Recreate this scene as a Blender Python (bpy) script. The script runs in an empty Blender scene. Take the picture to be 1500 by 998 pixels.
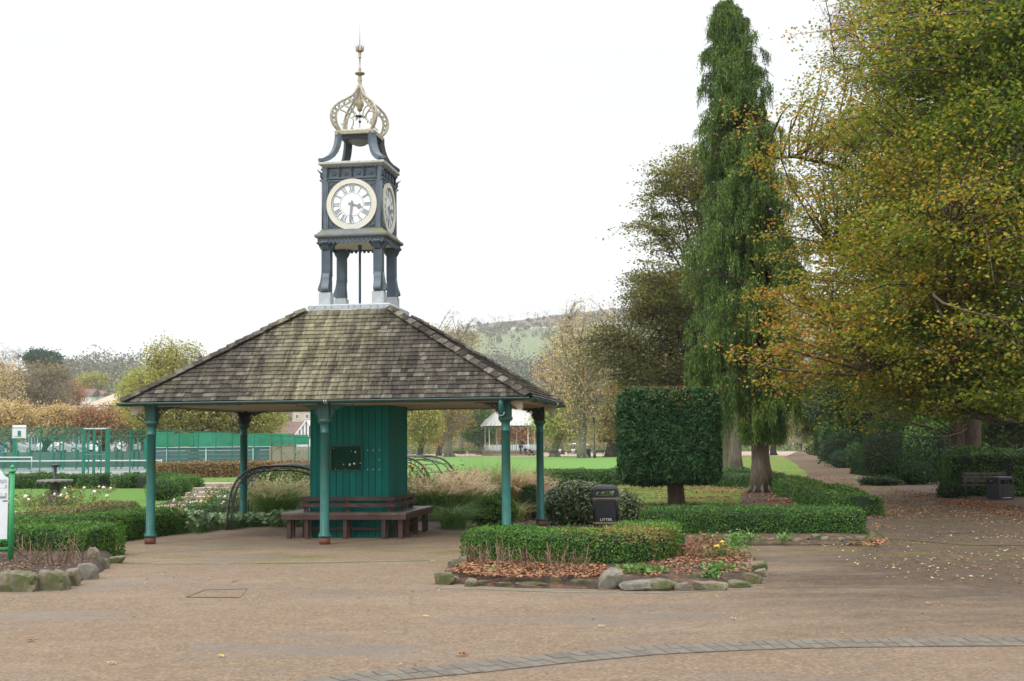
import bpy, math, random
import numpy as np
from mathutils import Vector, Matrix
R = math.radians
random.seed(7); rng = np.random.default_rng(7)
C = bpy.context.scene.collection
# ---------------------------------------------------------------- camera
FPX, PITCH, ROLL, CAMH = 1852.36, 0.079, -0.010, 1.65      # focal length in photo pixels (1500 px wide)
cd_ = bpy.data.cameras.new('camera'); cam = bpy.data.objects.new('camera', cd_); C.objects.link(cam)
cd_.sensor_width = 36; cd_.lens = FPX / 1500 * 36; cd_.clip_start = .1; cd_.clip_end = 6000
fwd = Vector((0, math.cos(PITCH), math.sin(PITCH))); up0 = Vector((0, -math.sin(PITCH), math.cos(PITCH))); rt0 = Vector((1, 0, 0))
crl, srl = math.cos(ROLL), math.sin(ROLL)
rt = rt0 * crl + up0 * srl; up = up0 * crl - rt0 * srl
Mx = Matrix((rt, up, -fwd)).transposed().to_4x4(); Mx.translation = Vector((0, 0, CAMH))
cam.matrix_world = Mx
bpy.context.scene.camera = cam
# ---------------------------------------------------------------- world: bright overcast sky
SUN_EL, SUN_AZ = R(48), R(-40)          # azimuth from +y towards +x
w = bpy.data.worlds.new('World'); bpy.context.scene.world = w; w.use_nodes = True
nt = w.node_tree; nt.nodes.clear()
out = nt.nodes.new('ShaderNodeOutputWorld')
sky = nt.nodes.new('ShaderNodeTexSky'); sky.sky_type = 'NISHITA'; sky.sun_disc = False
sky.sun_elevation = SUN_EL; sky.sun_rotation = SUN_AZ
b1 = nt.nodes.new('ShaderNodeBackground'); b1.inputs[1].default_value = .1
nt.links.new(sky.outputs[0], b1.inputs[0])
tc = nt.nodes.new('ShaderNodeTexCoord'); nz = nt.nodes.new('ShaderNodeTexNoise'); nz.inputs['Scale'].default_value = 1.6; nz.inputs['Detail'].default_value = 5
mp = nt.nodes.new('ShaderNodeMapping'); mp.inputs['Scale'].default_value = (1, 1, 3)
nt.links.new(tc.outputs['Generated'], mp.inputs[0]); nt.links.new(mp.outputs[0], nz.inputs['Vector'])
cr = nt.nodes.new('ShaderNodeValToRGB'); cr.color_ramp.elements[0].color = (.95, .96, .97, 1); cr.color_ramp.elements[1].color = (1, 1, .995, 1)
cr.color_ramp.elements[0].position = .3; cr.color_ramp.elements[1].position = .7
nt.links.new(nz.outputs['Fac'], cr.inputs[0])
b2 = nt.nodes.new('ShaderNodeBackground'); b2.inputs[1].default_value = 1.2
# overcast sky: zenith about twice as bright as the horizon
sxyz = nt.nodes.new('ShaderNodeSeparateXYZ'); nt.links.new(tc.outputs['Generated'], sxyz.inputs[0])
gr = nt.nodes.new('ShaderNodeMapRange'); gr.inputs['From Min'].default_value = .3; gr.inputs['From Max'].default_value = 1; gr.inputs['To Min'].default_value = .70; gr.inputs['To Max'].default_value = 2.3
nt.links.new(sxyz.outputs[2], gr.inputs['Value']); nt.links.new(gr.outputs[0], b2.inputs[1])
nt.links.new(cr.outputs[0], b2.inputs[0])
mxs = nt.nodes.new('ShaderNodeMixShader'); mxs.inputs[0].default_value = .88     # cloud cover
nt.links.new(b1.outputs[0], mxs.inputs[1]); nt.links.new(b2.outputs[0], mxs.inputs[2]); nt.links.new(mxs.outputs[0], out.inputs[0])
sd = bpy.data.lights.new('sun', 'SUN'); sd.energy = 1.1; sd.angle = R(12); sd.color = (1, .97, .92)
so = bpy.data.objects.new('sun', sd); C.objects.link(so)
sdir = Vector((math.sin(SUN_AZ) * math.cos(SUN_EL), math.cos(SUN_AZ) * math.cos(SUN_EL), math.sin(SUN_EL)))
SUNV = Vector((-.45, -.55, .70)).normalized()
so.rotation_euler = SUNV.to_track_quat('Z', 'Y').to_euler(); sky.sun_elevation = math.asin(SUNV.z); sky.sun_rotation = math.atan2(SUNV.x, SUNV.y)
vs = bpy.context.scene.view_settings; vs.view_transform = 'Standard'; vs.look = 'None'; vs.exposure = .64; vs.gamma = 1
bpy.context.scene.cycles.max_bounces = 6; bpy.context.scene.cycles.transparent_max_bounces = 16
bpy.context.scene.cycles.volume_bounces = 1
# ---------------------------------------------------------------- pixel <-> world (photo pixels)
SLOPE_Y, SLOPE = 60.0, -.0045
def G(y): return SLOPE * max(0., y - SLOPE_Y)
def ray(u, v):
    a, b = u - 750, v - 499
    x = a * crl + b * srl; y = -a * srl + b * crl
    d = fwd + rt0 * (x / FPX) - up0 * (y / FPX)
    return d
def at(u, v, z=None):
    """ground point seen at photo pixel (u, v)"""
    d = ray(u, v); o = Vector((0, 0, CAMH))
    if z is not None:
        t = (z - CAMH) / d.z; return o + d * t
    t = -CAMH / d.z; P = o + d * t
    if P.y > SLOPE_Y or d.z >= 0:
        t = (-CAMH - SLOPE * SLOPE_Y) / (d.z - SLOPE * d.y); P = o + d * t
    return P
def atd(u, v, Y):
    """point seen at (u, v) at depth Y"""
    d = ray(u, v); return Vector((0, 0, CAMH)) + d * (Y / d.y)
def zat(P, v):
    """height above z=0 at the ground point P of photo row v"""
    u = pix(P)[0]; return atd(u, v, P[1]).z
def pix(P):
    q = Vector(P) - Vector((0, 0, CAMH)); yc = q.dot(fwd); a = q.dot(rt) / yc * FPX; b = -q.dot(up) / yc * FPX
    return 750 + a, 499 + b
def gp(u, v): P = at(u, v); return (P.x, P.y)
# ---------------------------------------------------------------- noise
_k = np.random.default_rng(99).normal(size=(10, 3)); _ph = np.random.default_rng(98).uniform(0, 6.28, 10)
def n3(p, f=1., seed=0):
    p = np.asarray(p, float) * f + seed * 7.31; s = 0
    for i in range(10):
        s = s + np.sin(p @ _k[i] * (1 + .23 * i) + _ph[i] + seed) / (1 + .25 * i)
    return s / 3.2
# ---------------------------------------------------------------- materials
MATS = {}
def _nodes(name):
    m = bpy.data.materials.new(name); m.use_nodes = True; t = m.node_tree
    p = t.nodes['Principled BSDF']; return m, t, p
def ramp(t, cols, fac, mode='LINEAR'):
    r = t.nodes.new('ShaderNodeValToRGB'); e = r.color_ramp.elements; r.color_ramp.interpolation = mode
    n = len(cols)
    while len(e) < n: e.new(.5)
    for i, c in enumerate(cols):
        if len(c) == 4: e[i].position = c[3]
        else: e[i].position = i / (n - 1) if mode == 'LINEAR' else i / n
        e[i].color = (c[0], c[1], c[2], 1)
    t.links.new(fac, r.inputs[0]); return r.outputs[0]
def noise(t, scale, detail=4, rough=.55, vec=None, dist=0):
    n = t.nodes.new('ShaderNodeTexNoise'); n.inputs['Scale'].default_value = scale; n.inputs['Detail'].default_value = detail
    n.inputs['Roughness'].default_value = rough; n.inputs['Distortion'].default_value = dist
    if vec: t.links.new(vec, n.inputs['Vector'])
    return n.outputs['Fac']
def mapping(t, vec, scale=(1, 1, 1), loc=(0, 0, 0), rot=(0, 0, 0)):
    m = t.nodes.new('ShaderNodeMapping'); m.inputs['Scale'].default_value = scale; m.inputs['Location'].default_value = loc; m.inputs['Rotation'].default_value = rot
    t.links.new(vec, m.inputs[0]); return m.outputs[0]
def mix(t, a, b, fac, mode='MIX'):
    m = t.nodes.new('ShaderNodeMix'); m.data_type = 'RGBA'; m.blend_type = mode
    for s, x in ((0, fac), (6, a), (7, b)):
        if isinstance(x, (int, float)): m.inputs[s].default_value = x
        elif isinstance(x, tuple): m.inputs[s].default_value = (*x, 1)
        else: t.links.new(x, m.inputs[s])
    return m.outputs[2]
def math_(t, op, a, b=0., clamp=False):
    m = t.nodes.new('ShaderNodeMath'); m.operation = op; m.use_clamp = clamp
    for s, x in ((0, a), (1, b)):
        if isinstance(x, (int, float)): m.inputs[s].default_value = x
        else: t.links.new(x, m.inputs[s])
    return m.outputs[0]
def geo(t, o='Position'): return t.nodes.new('ShaderNodeNewGeometry').outputs[o]
def objc(t): return t.nodes.new('ShaderNodeTexCoord').outputs['Object']
def bump(t, p, h, dist=.01, st=.5):
    b = t.nodes.new('ShaderNodeBump'); b.inputs['Distance'].default_value = dist; b.inputs['Strength'].default_value = st
    t.links.new(h, b.inputs['Height']); t.links.new(b.outputs[0], p.inputs['Normal'])
def paint(name, c, c2=None, rough=.5, scale=6, metal=0, bmp=.3, stretch=(1, 1, 1), spec=.5, dirt=None, thr=(.45, .7)):
    """plain surface with two-tone mottling and optional dirt patches"""
    m, t, p = _nodes(name); v = mapping(t, objc(t), stretch)
    c2 = c2 or tuple(x * .75 for x in c)
    f = noise(t, scale, 6, .6, v)
    col = ramp(t, [(*c2, .3), (*c, .65)], f)
    if dirt:
        g = noise(t, scale * .35, 8, .7, v)
        k = ramp(t, [(0, 0, 0, thr[0]), (1, 1, 1, thr[1])], g); col = mix(t, col, dirt, k)
    t.links.new(col, p.inputs['Base Color']); p.inputs['Roughness'].default_value = rough; p.inputs['Metallic'].default_value = metal
    p.inputs['Specular IOR Level'].default_value = spec
    if bmp: bump(t, p, noise(t, scale * 6, 5, .6, v), .004, bmp)
    MATS[name] = m; return m
def leafmat(name, cols, rough=.5, trans=.3, clump=.35, cs=1.2, spec=.35, iso=.72, turn=None):
    """cols: list of colours picked per leaf, with larger clumps of hue variation"""
    m, t, p = _nodes(name); isl = geo(t, 'Random Per Island')
    n = noise(t, cs, 3, .6, geo(t))
    n = math_(t, 'MULTIPLY', math_(t, 'SUBTRACT', n, .5), clump * 4)
    if turn:      # leaves turning colour more towards one side of the crown (x0, per metre)
        sx = t.nodes.new('ShaderNodeSeparateXYZ'); t.links.new(geo(t), sx.inputs[0])
        n = math_(t, 'ADD', n, math_(t, 'MAXIMUM', math_(t, 'MINIMUM', math_(t, 'MULTIPLY', math_(t, 'SUBTRACT', turn[0], sx.outputs[0]), turn[1]), .3), -.26))
    f = math_(t, 'ADD', math_(t, 'ADD', math_(t, 'MULTIPLY', isl, iso), (1 - iso) / 2), n, True)
    f = math_(t, 'MULTIPLY', f, .999)
    col = ramp(t, cols, f)
    t.links.new(col, p.inputs['Base Color']); p.inputs['Roughness'].default_value = rough; p.inputs['Specular IOR Level'].default_value = spec
    if trans:
        tr = t.nodes.new('ShaderNodeBsdfTranslucent'); t.links.new(mix(t, col, (1, 1, .5), .25, 'MULTIPLY'), tr.inputs[0])
        ms = t.nodes.new('ShaderNodeMixShader'); ms.inputs[0].default_value = trans
        t.links.new(p.outputs[0], ms.inputs[1]); t.links.new(tr.outputs[0], ms.inputs[2]); t.links.new(ms.outputs[0], t.nodes['Material Output'].inputs[0])
    MATS[name] = m; return m
# ---------------------------------------------------------------- mesh building
class MB:
    def __init__(s): s.V = []; s.F = []; s.n = 0
    def add(s, v, faces, mi=0, smooth=False):
        """faces: array (n,k) or list of such / list of tuples"""
        v = np.asarray(v, float).reshape(-1, 3)
        if isinstance(faces, np.ndarray): s.F.append((faces + s.n, mi, smooth))
        else:
            by = {}
            for f in faces: by.setdefault(len(f), []).append(f)
            for k, fs in by.items(): s.F.append((np.array(fs) + s.n, mi, smooth))
        s.V.append(v); s.n += len(v); return s
    def box(s, c, size, rz=0, M=None, mi=0, taper=1.):
        x, y, z = [q / 2 for q in size]
        v = np.array([(-x, -y, -z), (x, -y, -z), (x, y, -z), (-x, y, -z), (-x * taper, -y * taper, z), (x * taper, -y * taper, z), (x * taper, y * taper, z), (-x * taper, y * taper, z)])
        if M is not None: v = v @ np.array(M.to_3x3()).T
        elif rz: cc, ss = math.cos(rz), math.sin(rz); v = np.c_[v[:, 0] * cc - v[:, 1] * ss, v[:, 0] * ss + v[:, 1] * cc, v[:, 2]]
        return s.add(v + np.array(c), [(0, 3, 2, 1), (4, 5, 6, 7), (0, 1, 5, 4), (1, 2, 6, 5), (2, 3, 7, 6), (3, 0, 4, 7)], mi)
    def bar(s, a, b, wdt, h, mi=0):
        """rectangular bar from a to b, width across, height up"""
        a = Vector(a); b = Vector(b); d = (b - a); L = d.length; d.normalize()
        sd_ = d.cross(Vector((0, 0, 1)));
        if sd_.length < 1e-4: sd_ = Vector((1, 0, 0))
        sd_.normalize(); u_ = sd_.cross(d)
        M = Matrix((d, sd_, u_)).transposed()
        return s.box((a + b) / 2, (L, wdt, h), M=M, mi=mi)
    def tube(s, pts, rad, n=8, mi=0, cap=True, smooth=True, flat=None):
        P = np.array([tuple(p) for p in pts], float); m = len(P); rad = np.broadcast_to(np.asarray(rad, float), (m,))
        T = np.gradient(P, axis=0); T /= np.linalg.norm(T, axis=1, keepdims=True) + 1e-9
        ref = np.array([0, 0, 1.]) if abs(T[0, 2]) < .9 else np.array([1., 0, 0])
        V = []; A = np.cross(T[0], ref); A /= np.linalg.norm(A)
        ang = np.arange(n) * 2 * math.pi / n
        for i in range(m):
            A = A - T[i] * (A @ T[i]); A /= np.linalg.norm(A) + 1e-9; B = np.cross(T[i], A)
            V.append(P[i] + rad[i] * (np.cos(ang)[:, None] * A + np.sin(ang)[:, None] * B))
        V = np.concatenate(V); i = np.arange(m - 1)[:, None] * n; j = np.arange(n)[None]
        q = np.stack([i + j, i + (j + 1) % n, i + n + (j + 1) % n, i + n + j], -1).reshape(-1, 4)
        s.add(V, q, mi, smooth)
        if cap:
            s.F.append((np.array([list(range(n))[::-1]]) + s.n - m * n, mi, False)); s.F.append((np.array([list(range(n))]) + s.n - n, mi, False))
        return s
    def lathe(s, prof, c=(0, 0, 0), n=20, mi=0, smooth=True, sq=False, rz=0):
        """profile (radius, z); sq=True gives a square section"""
        if sq: n = 4
        k = math.sqrt(2) if sq else 1
        ang = np.arange(n) * 2 * math.pi / n + (math.pi / 4 if sq else 0) + rz
        V = np.concatenate([np.c_[r * k * np.cos(ang), r * k * np.sin(ang), np.full(n, z)] for r, z in prof]) + np.array(c)
        m = len(prof); i = np.arange(m - 1)[:, None] * n; j = np.arange(n)[None]
        q = np.stack([i + j, i + (j + 1) % n, i + n + (j + 1) % n, i + n + j], -1).reshape(-1, 4)
        s.add(V, q, mi, smooth and not sq)
        s.F.append((np.array([list(range(n))[::-1]]) + s.n - m * n, mi, False)); s.F.append((np.array([list(range(n))]) + s.n - n, mi, False))
        return s
    def leaves(s, Pn, A, B, mi=0):
        """rhombus leaves: centre Pn, half axis A (length), B (width)"""
        k = len(Pn); V = np.stack([Pn - A, Pn + B - A * .1, Pn + A, Pn - B - A * .1], 1).reshape(-1, 3)
        s.add(V, np.arange(4 * k).reshape(k, 4), mi); return s
    def mesh(s, name, mats):
        me = bpy.data.meshes.new(name)
        if s.n == 0: return me
        V = np.concatenate(s.V); me.vertices.add(len(V)); me.vertices.foreach_set('co', V.astype(np.float32).ravel())
        li = np.concatenate([f.ravel() for f, _, _ in s.F]); cnt = np.concatenate([np.full(len(f), f.shape[1]) for f, _, _ in s.F])
        me.loops.add(len(li)); me.loops.foreach_set('vertex_index', li.astype(np.int32))
        me.polygons.add(len(cnt)); st = np.r_[0, np.cumsum(cnt)[:-1]]
        me.polygons.foreach_set('loop_start', st.astype(np.int32))
        me.polygons.foreach_set('material_index', np.concatenate([np.full(len(f), mi) for f, mi, _ in s.F]).astype(np.int32))
        me.polygons.foreach_set('use_smooth', np.concatenate([np.full(len(f), sm) for f, _, sm in s.F]))
        for m in (mats if isinstance(mats, (list, tuple)) else [mats]): me.materials.append(MATS[m] if isinstance(m, str) else m)
        me.update(calc_edges=True); return me
    def build(s, name, mats, parent=None, loc=None, **kw):
        return link(name, s.mesh(name, mats), parent, loc, **kw)
def link(name, me, parent=None, loc=None, rz=0, label=None, cat=None, group=None, kind=None, M=None, scale=None):
    o = bpy.data.objects.new(name, me); C.objects.link(o)
    if parent is not None: o.parent = parent
    if loc is not None: o.location = loc
    if rz: o.rotation_euler.z = rz
    if M is not None: o.matrix_local = M
    if scale: o.scale = scale
    return tag(o, label, cat, group, kind)
def tag(o, label=None, cat=None, group=None, kind=None):
    if label: o['label'] = label
    if cat: o['category'] = cat
    if group: o['group'] = group
    if kind: o['kind'] = kind
    return o
def thing(name, label, cat, loc=(0, 0, 0), rz=0, group=None):
    return tag(link(name, None, None, loc, rz), label, cat, group)
def dup(root, loc, rz=None, label=None, group=None, scale=None):
    r = root.copy(); C.objects.link(r); r.location = loc
    if rz is not None: r.rotation_euler.z = rz
    if label: r['label'] = label
    if group: r['group'] = group
    if scale: r.scale = scale
    for ch in list(root.children):
        c = ch.copy(); C.objects.link(c); c.parent = r
        for g in ch.children:
            d = g.copy(); C.objects.link(d); d.parent = c
    return r
def curve_mesh(name, loops, depth, mats, bevel=0):
    """filled 2-D outline(s) (holes allowed) extruded; lies in xy, thickness +-depth/2 along z"""
    cu = bpy.data.curves.new('tmp', 'CURVE'); cu.dimensions = '2D'; cu.fill_mode = 'BOTH'; cu.extrude = depth / 2; cu.bevel_depth = bevel
    for lp in loops:
        sp = cu.splines.new('POLY'); sp.points.add(len(lp) - 1); sp.use_cyclic_u = True
        for k, (x, y) in enumerate(lp): sp.points[k].co = (x, y, 0, 1)
    o = bpy.data.objects.new('tmp', cu); me = bpy.data.meshes.new_from_object(o); me.name = name
    bpy.data.objects.remove(o); bpy.data.curves.remove(cu)
    me.materials.clear()
    for m in (mats if isinstance(mats, (list, tuple)) else [mats]): me.materials.append(MATS[m])
    return me
def text_mesh(name, txt, size, depth, mat, sx=1., align='CENTER'):
    cu = bpy.data.curves.new('tmp', 'FONT'); cu.body = txt; cu.size = size; cu.extrude = depth / 2; cu.align_x = align; cu.align_y = 'CENTER'
    cu.resolution_u = 3
    o = bpy.data.objects.new('tmp', cu); C.objects.link(o); bpy.context.view_layer.update()
    me = bpy.data.meshes.new_from_object(o); me.name = name
    bpy.data.objects.remove(o); bpy.data.curves.remove(cu)
    me.materials.clear(); me.materials.append(MATS[mat])
    if sx != 1: me.transform(Matrix.Diagonal((sx, 1, 1, 1)))
    return me
STAND = Matrix.Rotation(R(90), 4, 'X')        # xy drawing -> upright, facing -y
def circ(cx, cy, r, n=24, a0=0): return [(cx + r * math.cos(a0 + 2 * math.pi * k / n), cy + r * math.sin(a0 + 2 * math.pi * k / n)) for k in range(n)]
# ================================================================ materials
def ground_gravel():
    m, t, p = _nodes('gravel'); v = geo(t)
    big = noise(t, .35, 5, .6, mapping(t, v, (1, 2.2, 1))); fine = noise(t, 30, 5, .85, v); mid = noise(t, 5, 9, .85, v)
    vo = t.nodes.new('ShaderNodeTexVoronoi'); vo.inputs['Scale'].default_value = 42; t.links.new(v, vo.inputs['Vector'])
    peb = ramp(t, [(.055, .042, .032), (.20, .155, .115), (.33, .27, .215), (.15, .112, .082), (.46, .40, .33), (.11, .085, .065), (.26, .205, .155)], vo.outputs['Color'])
    base = ramp(t, [(.135, .104, .078, .3), (.215, .172, .132, .55), (.30, .248, .196, .78)], mid)
    base = mix(t, base, (1., .93, .84), 1., 'MULTIPLY'); col = mix(t, base, peb, .34); col = mix(t, col, ramp(t, [(.62, .62, .62, .3), (1.25, 1.25, 1.25, .7)], fine), 1., 'MULTIPLY')
    # pale, washed-out streaks and grey damp patches
    pal = ramp(t, [(0, 0, 0, .50), (1, 1, 1, .72)], noise(t, .9, 7, .65, mapping(t, v, (.55, 1.1, 1), (3, 7, 0))))
    col = mix(t, col, (.31, .26, .21), math_(t, 'MULTIPLY', pal, .45))
    wet = ramp(t, [(0, 0, 0, .52), (1, 1, 1, .64)], noise(t, .55, 8, .7, mapping(t, v, (.6, 1.2, 1))))
    col = mix(t, col, (.135, .125, .115), math_(t, 'MULTIPLY', wet, .6))
    sx = t.nodes.new('ShaderNodeSeparateXYZ'); t.links.new(v, sx.inputs[0])
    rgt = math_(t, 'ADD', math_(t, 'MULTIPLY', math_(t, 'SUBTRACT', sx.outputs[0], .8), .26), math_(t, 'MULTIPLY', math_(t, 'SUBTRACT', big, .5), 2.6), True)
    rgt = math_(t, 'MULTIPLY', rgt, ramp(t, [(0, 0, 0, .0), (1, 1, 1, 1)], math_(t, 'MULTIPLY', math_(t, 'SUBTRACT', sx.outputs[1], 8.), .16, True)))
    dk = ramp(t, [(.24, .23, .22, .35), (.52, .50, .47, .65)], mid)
    col = mix(t, col, dk, math_(t, 'MULTIPLY', rgt, .95), 'MULTIPLY')  # darker towards the right: canopy shade painted into the gravel, along with wet
    lf_ = math_(t, 'MULTIPLY', math_(t, 'SUBTRACT', sx.outputs[1], 25.), .12, True); lv = t.nodes.new('ShaderNodeTexVoronoi'); lv.inputs['Scale'].default_value = 13; t.links.new(v, lv.inputs['Vector'])
    lk = ramp(t, [(0, 0, 0, .50), (1, 1, 1, .56)], noise(t, 3.2, 8, .85, v)); col = mix(t, col, ramp(t, [(.15, .075, .035), (.27, .15, .07), (.10, .055, .03), (.33, .21, .10)], lv.outputs['Color']), math_(t, 'MULTIPLY', math_(t, 'MULTIPLY', lf_, rgt), lk))
    moss = ramp(t, [(0, 0, 0, .50), (1, 1, 1, .64)], noise(t, 1.1, 8, .8, mapping(t, v, (.7, 1.5, 1))))
    yb = ramp(t, [(0, 0, 0, 0), (1, 1, 1, .25), (1, 1, 1, .6), (.25, .25, .25, 1)], math_(t, 'MULTIPLY', math_(t, 'SUBTRACT', sx.outputs[1], 16.5), .2, True))
    col = mix(t, col, (.13, .13, .02), math_(t, 'MULTIPLY', math_(t, 'MULTIPLY', moss, yb), .9))
    col = mix(t, col, (.86, .80, .73), 1., 'MULTIPLY')
    # hair cracks
    vc = t.nodes.new('ShaderNodeTexVoronoi'); vc.feature = 'DISTANCE_TO_EDGE'; vc.inputs['Scale'].default_value = .38; nv = t.nodes.new('ShaderNodeTexNoise'); nv.inputs['Scale'].default_value = 2.2; t.links.new(v, nv.inputs['Vector'])
    t.links.new(mix(t, v, nv.outputs['Color'], .18), vc.inputs['Vector'])
    ck = ramp(t, [(1, 1, 1, 0), (0, 0, 0, .006)], vc.outputs['Distance']); col = mix(t, col, (.05, .042, .034), math_(t, 'MULTIPLY', ck, math_(t, 'MULTIPLY', pal, .9)))
    t.links.new(col, p.inputs['Base Color'])
    rr = ramp(t, [(.93, .93, .93), (.5, .5, .5)], wet); t.links.new(rr, p.inputs['Roughness']); p.inputs['Specular IOR Level'].default_value = .25
    bump(t, p, mix(t, vo.outputs['Distance'], fine, .5), .012, .8); MATS['gravel'] = m
ground_gravel()
def grassmat(name, a, b, c, litter=0., s=1.):
    m, t, p = _nodes(name); v = geo(t)
    f = noise(t, 45 * s, 6, .75, mapping(t, v, (1, .35, 1))); g = noise(t, .5 * s, 5, .65, v)
    col = mix(t, ramp(t, [(*a, .3), (*b, .7)], f), c, ramp(t, [(0, 0, 0, .45), (1, 1, 1, .7)], g))
    if litter:
        k = ramp(t, [(0, 0, 0, .62 - litter), (1, 1, 1, .68 - litter)], noise(t, 7, 8, .8, v))
        col = mix(t, col, ramp(t, [(.16, .065, .025), (.27, .13, .05)], f), math_(t, 'MULTIPLY', k, ramp(t, [(.2, .2, .2, .4), (1, 1, 1, .6)], noise(t, .35, 3, .5, v))))
    t.links.new(col, p.inputs['Base Color']); p.inputs['Roughness'].default_value = .85; p.inputs['Specular IOR Level'].default_value = .15
    bump(t, p, f, .03, .5); MATS[name] = m
grassmat('lawn', (.055, .125, .018), (.115, .215, .032), (.085, .175, .026))
grassmat('field', (.085, .185, .035), (.13, .255, .05), (.11, .215, .04), s=.35)
grassmat('tree_lawn', (.05, .135, .014), (.10, .23, .026), (.085, .18, .02), litter=.14)
grassmat('meadow', (.075, .12, .025), (.12, .17, .045), (.13, .13, .05), s=.2)
def soil(name, a, b, leaf, amt):
    m, t, p = _nodes(name); v = geo(t); f = noise(t, 14, 8, .75, v)
    vo = t.nodes.new('ShaderNodeTexVoronoi'); vo.inputs['Scale'].default_value = 16; t.links.new(v, vo.inputs['Vector'])
    col = mix(t, ramp(t, [(*a, .3), (*b, .7)], f), ramp(t, [leaf, tuple(x * .45 for x in leaf), tuple(x * 1.3 for x in leaf)], vo.outputs['Color']), ramp(t, [(0, 0, 0, .55 - amt), (1, 1, 1, .6 - amt)], noise(t, 5, 5, .7, v)))
    t.links.new(col, p.inputs['Base Color']); p.inputs['Roughness'].default_value = .9; bump(t, p, f, .05, .9); MATS[name] = m
soil('soil', (.03, .02, .014), (.07, .048, .033), (.22, .10, .045), -.05)
soil('leafy_soil', (.028, .019, .012), (.07, .043, .027), (.17, .085, .04), .06)
def pathmat(name, a, b, leaf):
    m, t, p = _nodes(name); v = geo(t); f = noise(t, 25, 7, .7, v); g = noise(t, .6, 5, .6, v)
    col = mix(t, ramp(t, [(*a, .3), (*b, .7)], f), tuple(x * .6 for x in a), ramp(t, [(0, 0, 0, .45), (.7, .7, .7, .7)], g))
    if leaf: col = mix(t, col, (.28, .14, .06), ramp(t, [(0, 0, 0, .58), (1, 1, 1, .64)], noise(t, 9, 6, .8, v)))
    t.links.new(col, p.inputs['Base Color']); p.inputs['Roughness'].default_value = .85; p.inputs['Specular IOR Level'].default_value = .2
    bump(t, p, f, .01, .5); MATS[name] = m
pathmat('path', (.16, .115, .09), (.24, .18, .145), True)
pathmat('pink_path', (.33, .235, .185), (.43, .32, .26), False)
pathmat('court', (.27, .275, .27), (.35, .355, .34), False)
pathmat('court_edge', (.22, .28, .17), (.32, .34, .24), False)
# shingles: weathered cedar, stains running down the slope
def shingle(name, perobj):
    m, t, p = _nodes(name)
    r = t.nodes.new('ShaderNodeObjectInfo').outputs['Random'] if perobj else geo(t, 'Random Per Island')
    v = geo(t)
    # world -> roof axes (roof is turned by 0.148 rad)
    vr = mapping(t, v, (1, 1, 1), (0, 0, 0), (0, 0, .148))
    st = noise(t, 1.0, 7, .75, mapping(t, vr, (9, .6, 1.2))); fine = noise(t, 14, 7, .75, mapping(t, vr, (6, .5, .8)))
    broad = noise(t, .62, 3, .45, mapping(t, vr, (1., .15, .15), (1.15, 0, 0)))
    base = ramp(t, [(.038, .032, .027), (.07, .06, .049), (.10, .087, .072), (.052, .044, .036), (.17, .155, .128), (.082, .071, .058), (.046, .039, .032)], r)
    pale = ramp(t, [(.16, .145, .075), (.29, .265, .16), (.40, .37, .26)], fine)
    sx = t.nodes.new('ShaderNodeSeparateXYZ'); t.links.new(vr, sx.inputs[0])
    d = math_(t, 'ABSOLUTE', math_(t, 'SUBTRACT', sx.outputs[0], XBAND)); band = math_(t, 'SUBTRACT', 1, math_(t, 'MULTIPLY', d, .62), True)
    k = math_(t, 'ADD', math_(t, 'MULTIPLY', band, .95), math_(t, 'MULTIPLY', math_(t, 'SUBTRACT', st, .55), 2.3), True)
    k = math_(t, 'MULTIPLY', k, math_(t, 'ADD', .45, math_(t, 'MULTIPLY', r, .5)))
    col = mix(t, base, pale, k)
    sp = ramp(t, [(0, 0, 0, .67), (1, 1, 1, .72)], noise(t, 9, 4, .6, v)); col = mix(t, col, (.42, .41, .33), math_(t, 'MULTIPLY', sp, .7))
    ms = ramp(t, [(0, 0, 0, .55), (1, 1, 1, .72)], noise(t, 2.2, 6, .7, v)); col = mix(t, col, (.085, .088, .022), math_(t, 'MULTIPLY', ms, .6))
    dk = ramp(t, [(.35, .35, .35, .3), (1.15, 1.15, 1.15, .66)], fine); col = mix(t, col, dk, .85, 'MULTIPLY'); dk2 = ramp(t, [(.42, .40, .37, .38), (1.15, 1.15, 1.15, .58)], st); col = mix(t, col, dk2, .8, 'MULTIPLY')
    t.links.new(col, p.inputs['Base Color']); p.inputs['Roughness'].default_value = .85; p.inputs['Specular IOR Level'].default_value = .25
    bump(t, p, fine, .006, .7); MATS[name] = m
XBAND = -2.7561 * math.cos(.148) - 22.8477 * math.sin(.148) - .25
shingle('shingle_each', True); shingle('shingle_many', False)
paint('post_green', (.022, .145, .122), (.014, .10, .086), .42, 5, dirt=(.06, .08, .06), thr=(.47, .72), spec=.4)
paint('red_oxide', (.20, .055, .04), (.10, .05, .04), .7, 12)
paint('gutter_green', (.022, .075, .068), (.014, .05, .045), .4, 6, dirt=(.06, .055, .035), thr=(.5, .75))
paint('iron_dark', (.022, .033, .034), (.012, .018, .018), .5, 8)
paint('cream_timber', (.62, .55, .42), (.50, .43, .32), .7, 4)
paint('fascia', (.40, .33, .23), (.28, .23, .16), .7, 4)
def boardmat(name, c, c2):
    m, t, p = _nodes(name); r = t.nodes.new('ShaderNodeObjectInfo').outputs['Random']
    f = noise(t, 3, 6, .7, mapping(t, geo(t), (6, 6, .7)))
    col = ramp(t, [(*c2, .25), (*c, .7)], f); col = mix(t, col, ramp(t, [(.80, .80, .80), (1, 1, 1)], r), 1., 'MULTIPLY')
    sx = t.nodes.new('ShaderNodeSeparateXYZ'); t.links.new(geo(t), sx.inputs[0])
    t.links.new(col, p.inputs['Base Color']); p.inputs['Roughness'].default_value = .6; p.inputs['Specular IOR Level'].default_value = .25; bump(t, p, f, .003, .3); MATS[name] = m
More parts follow.
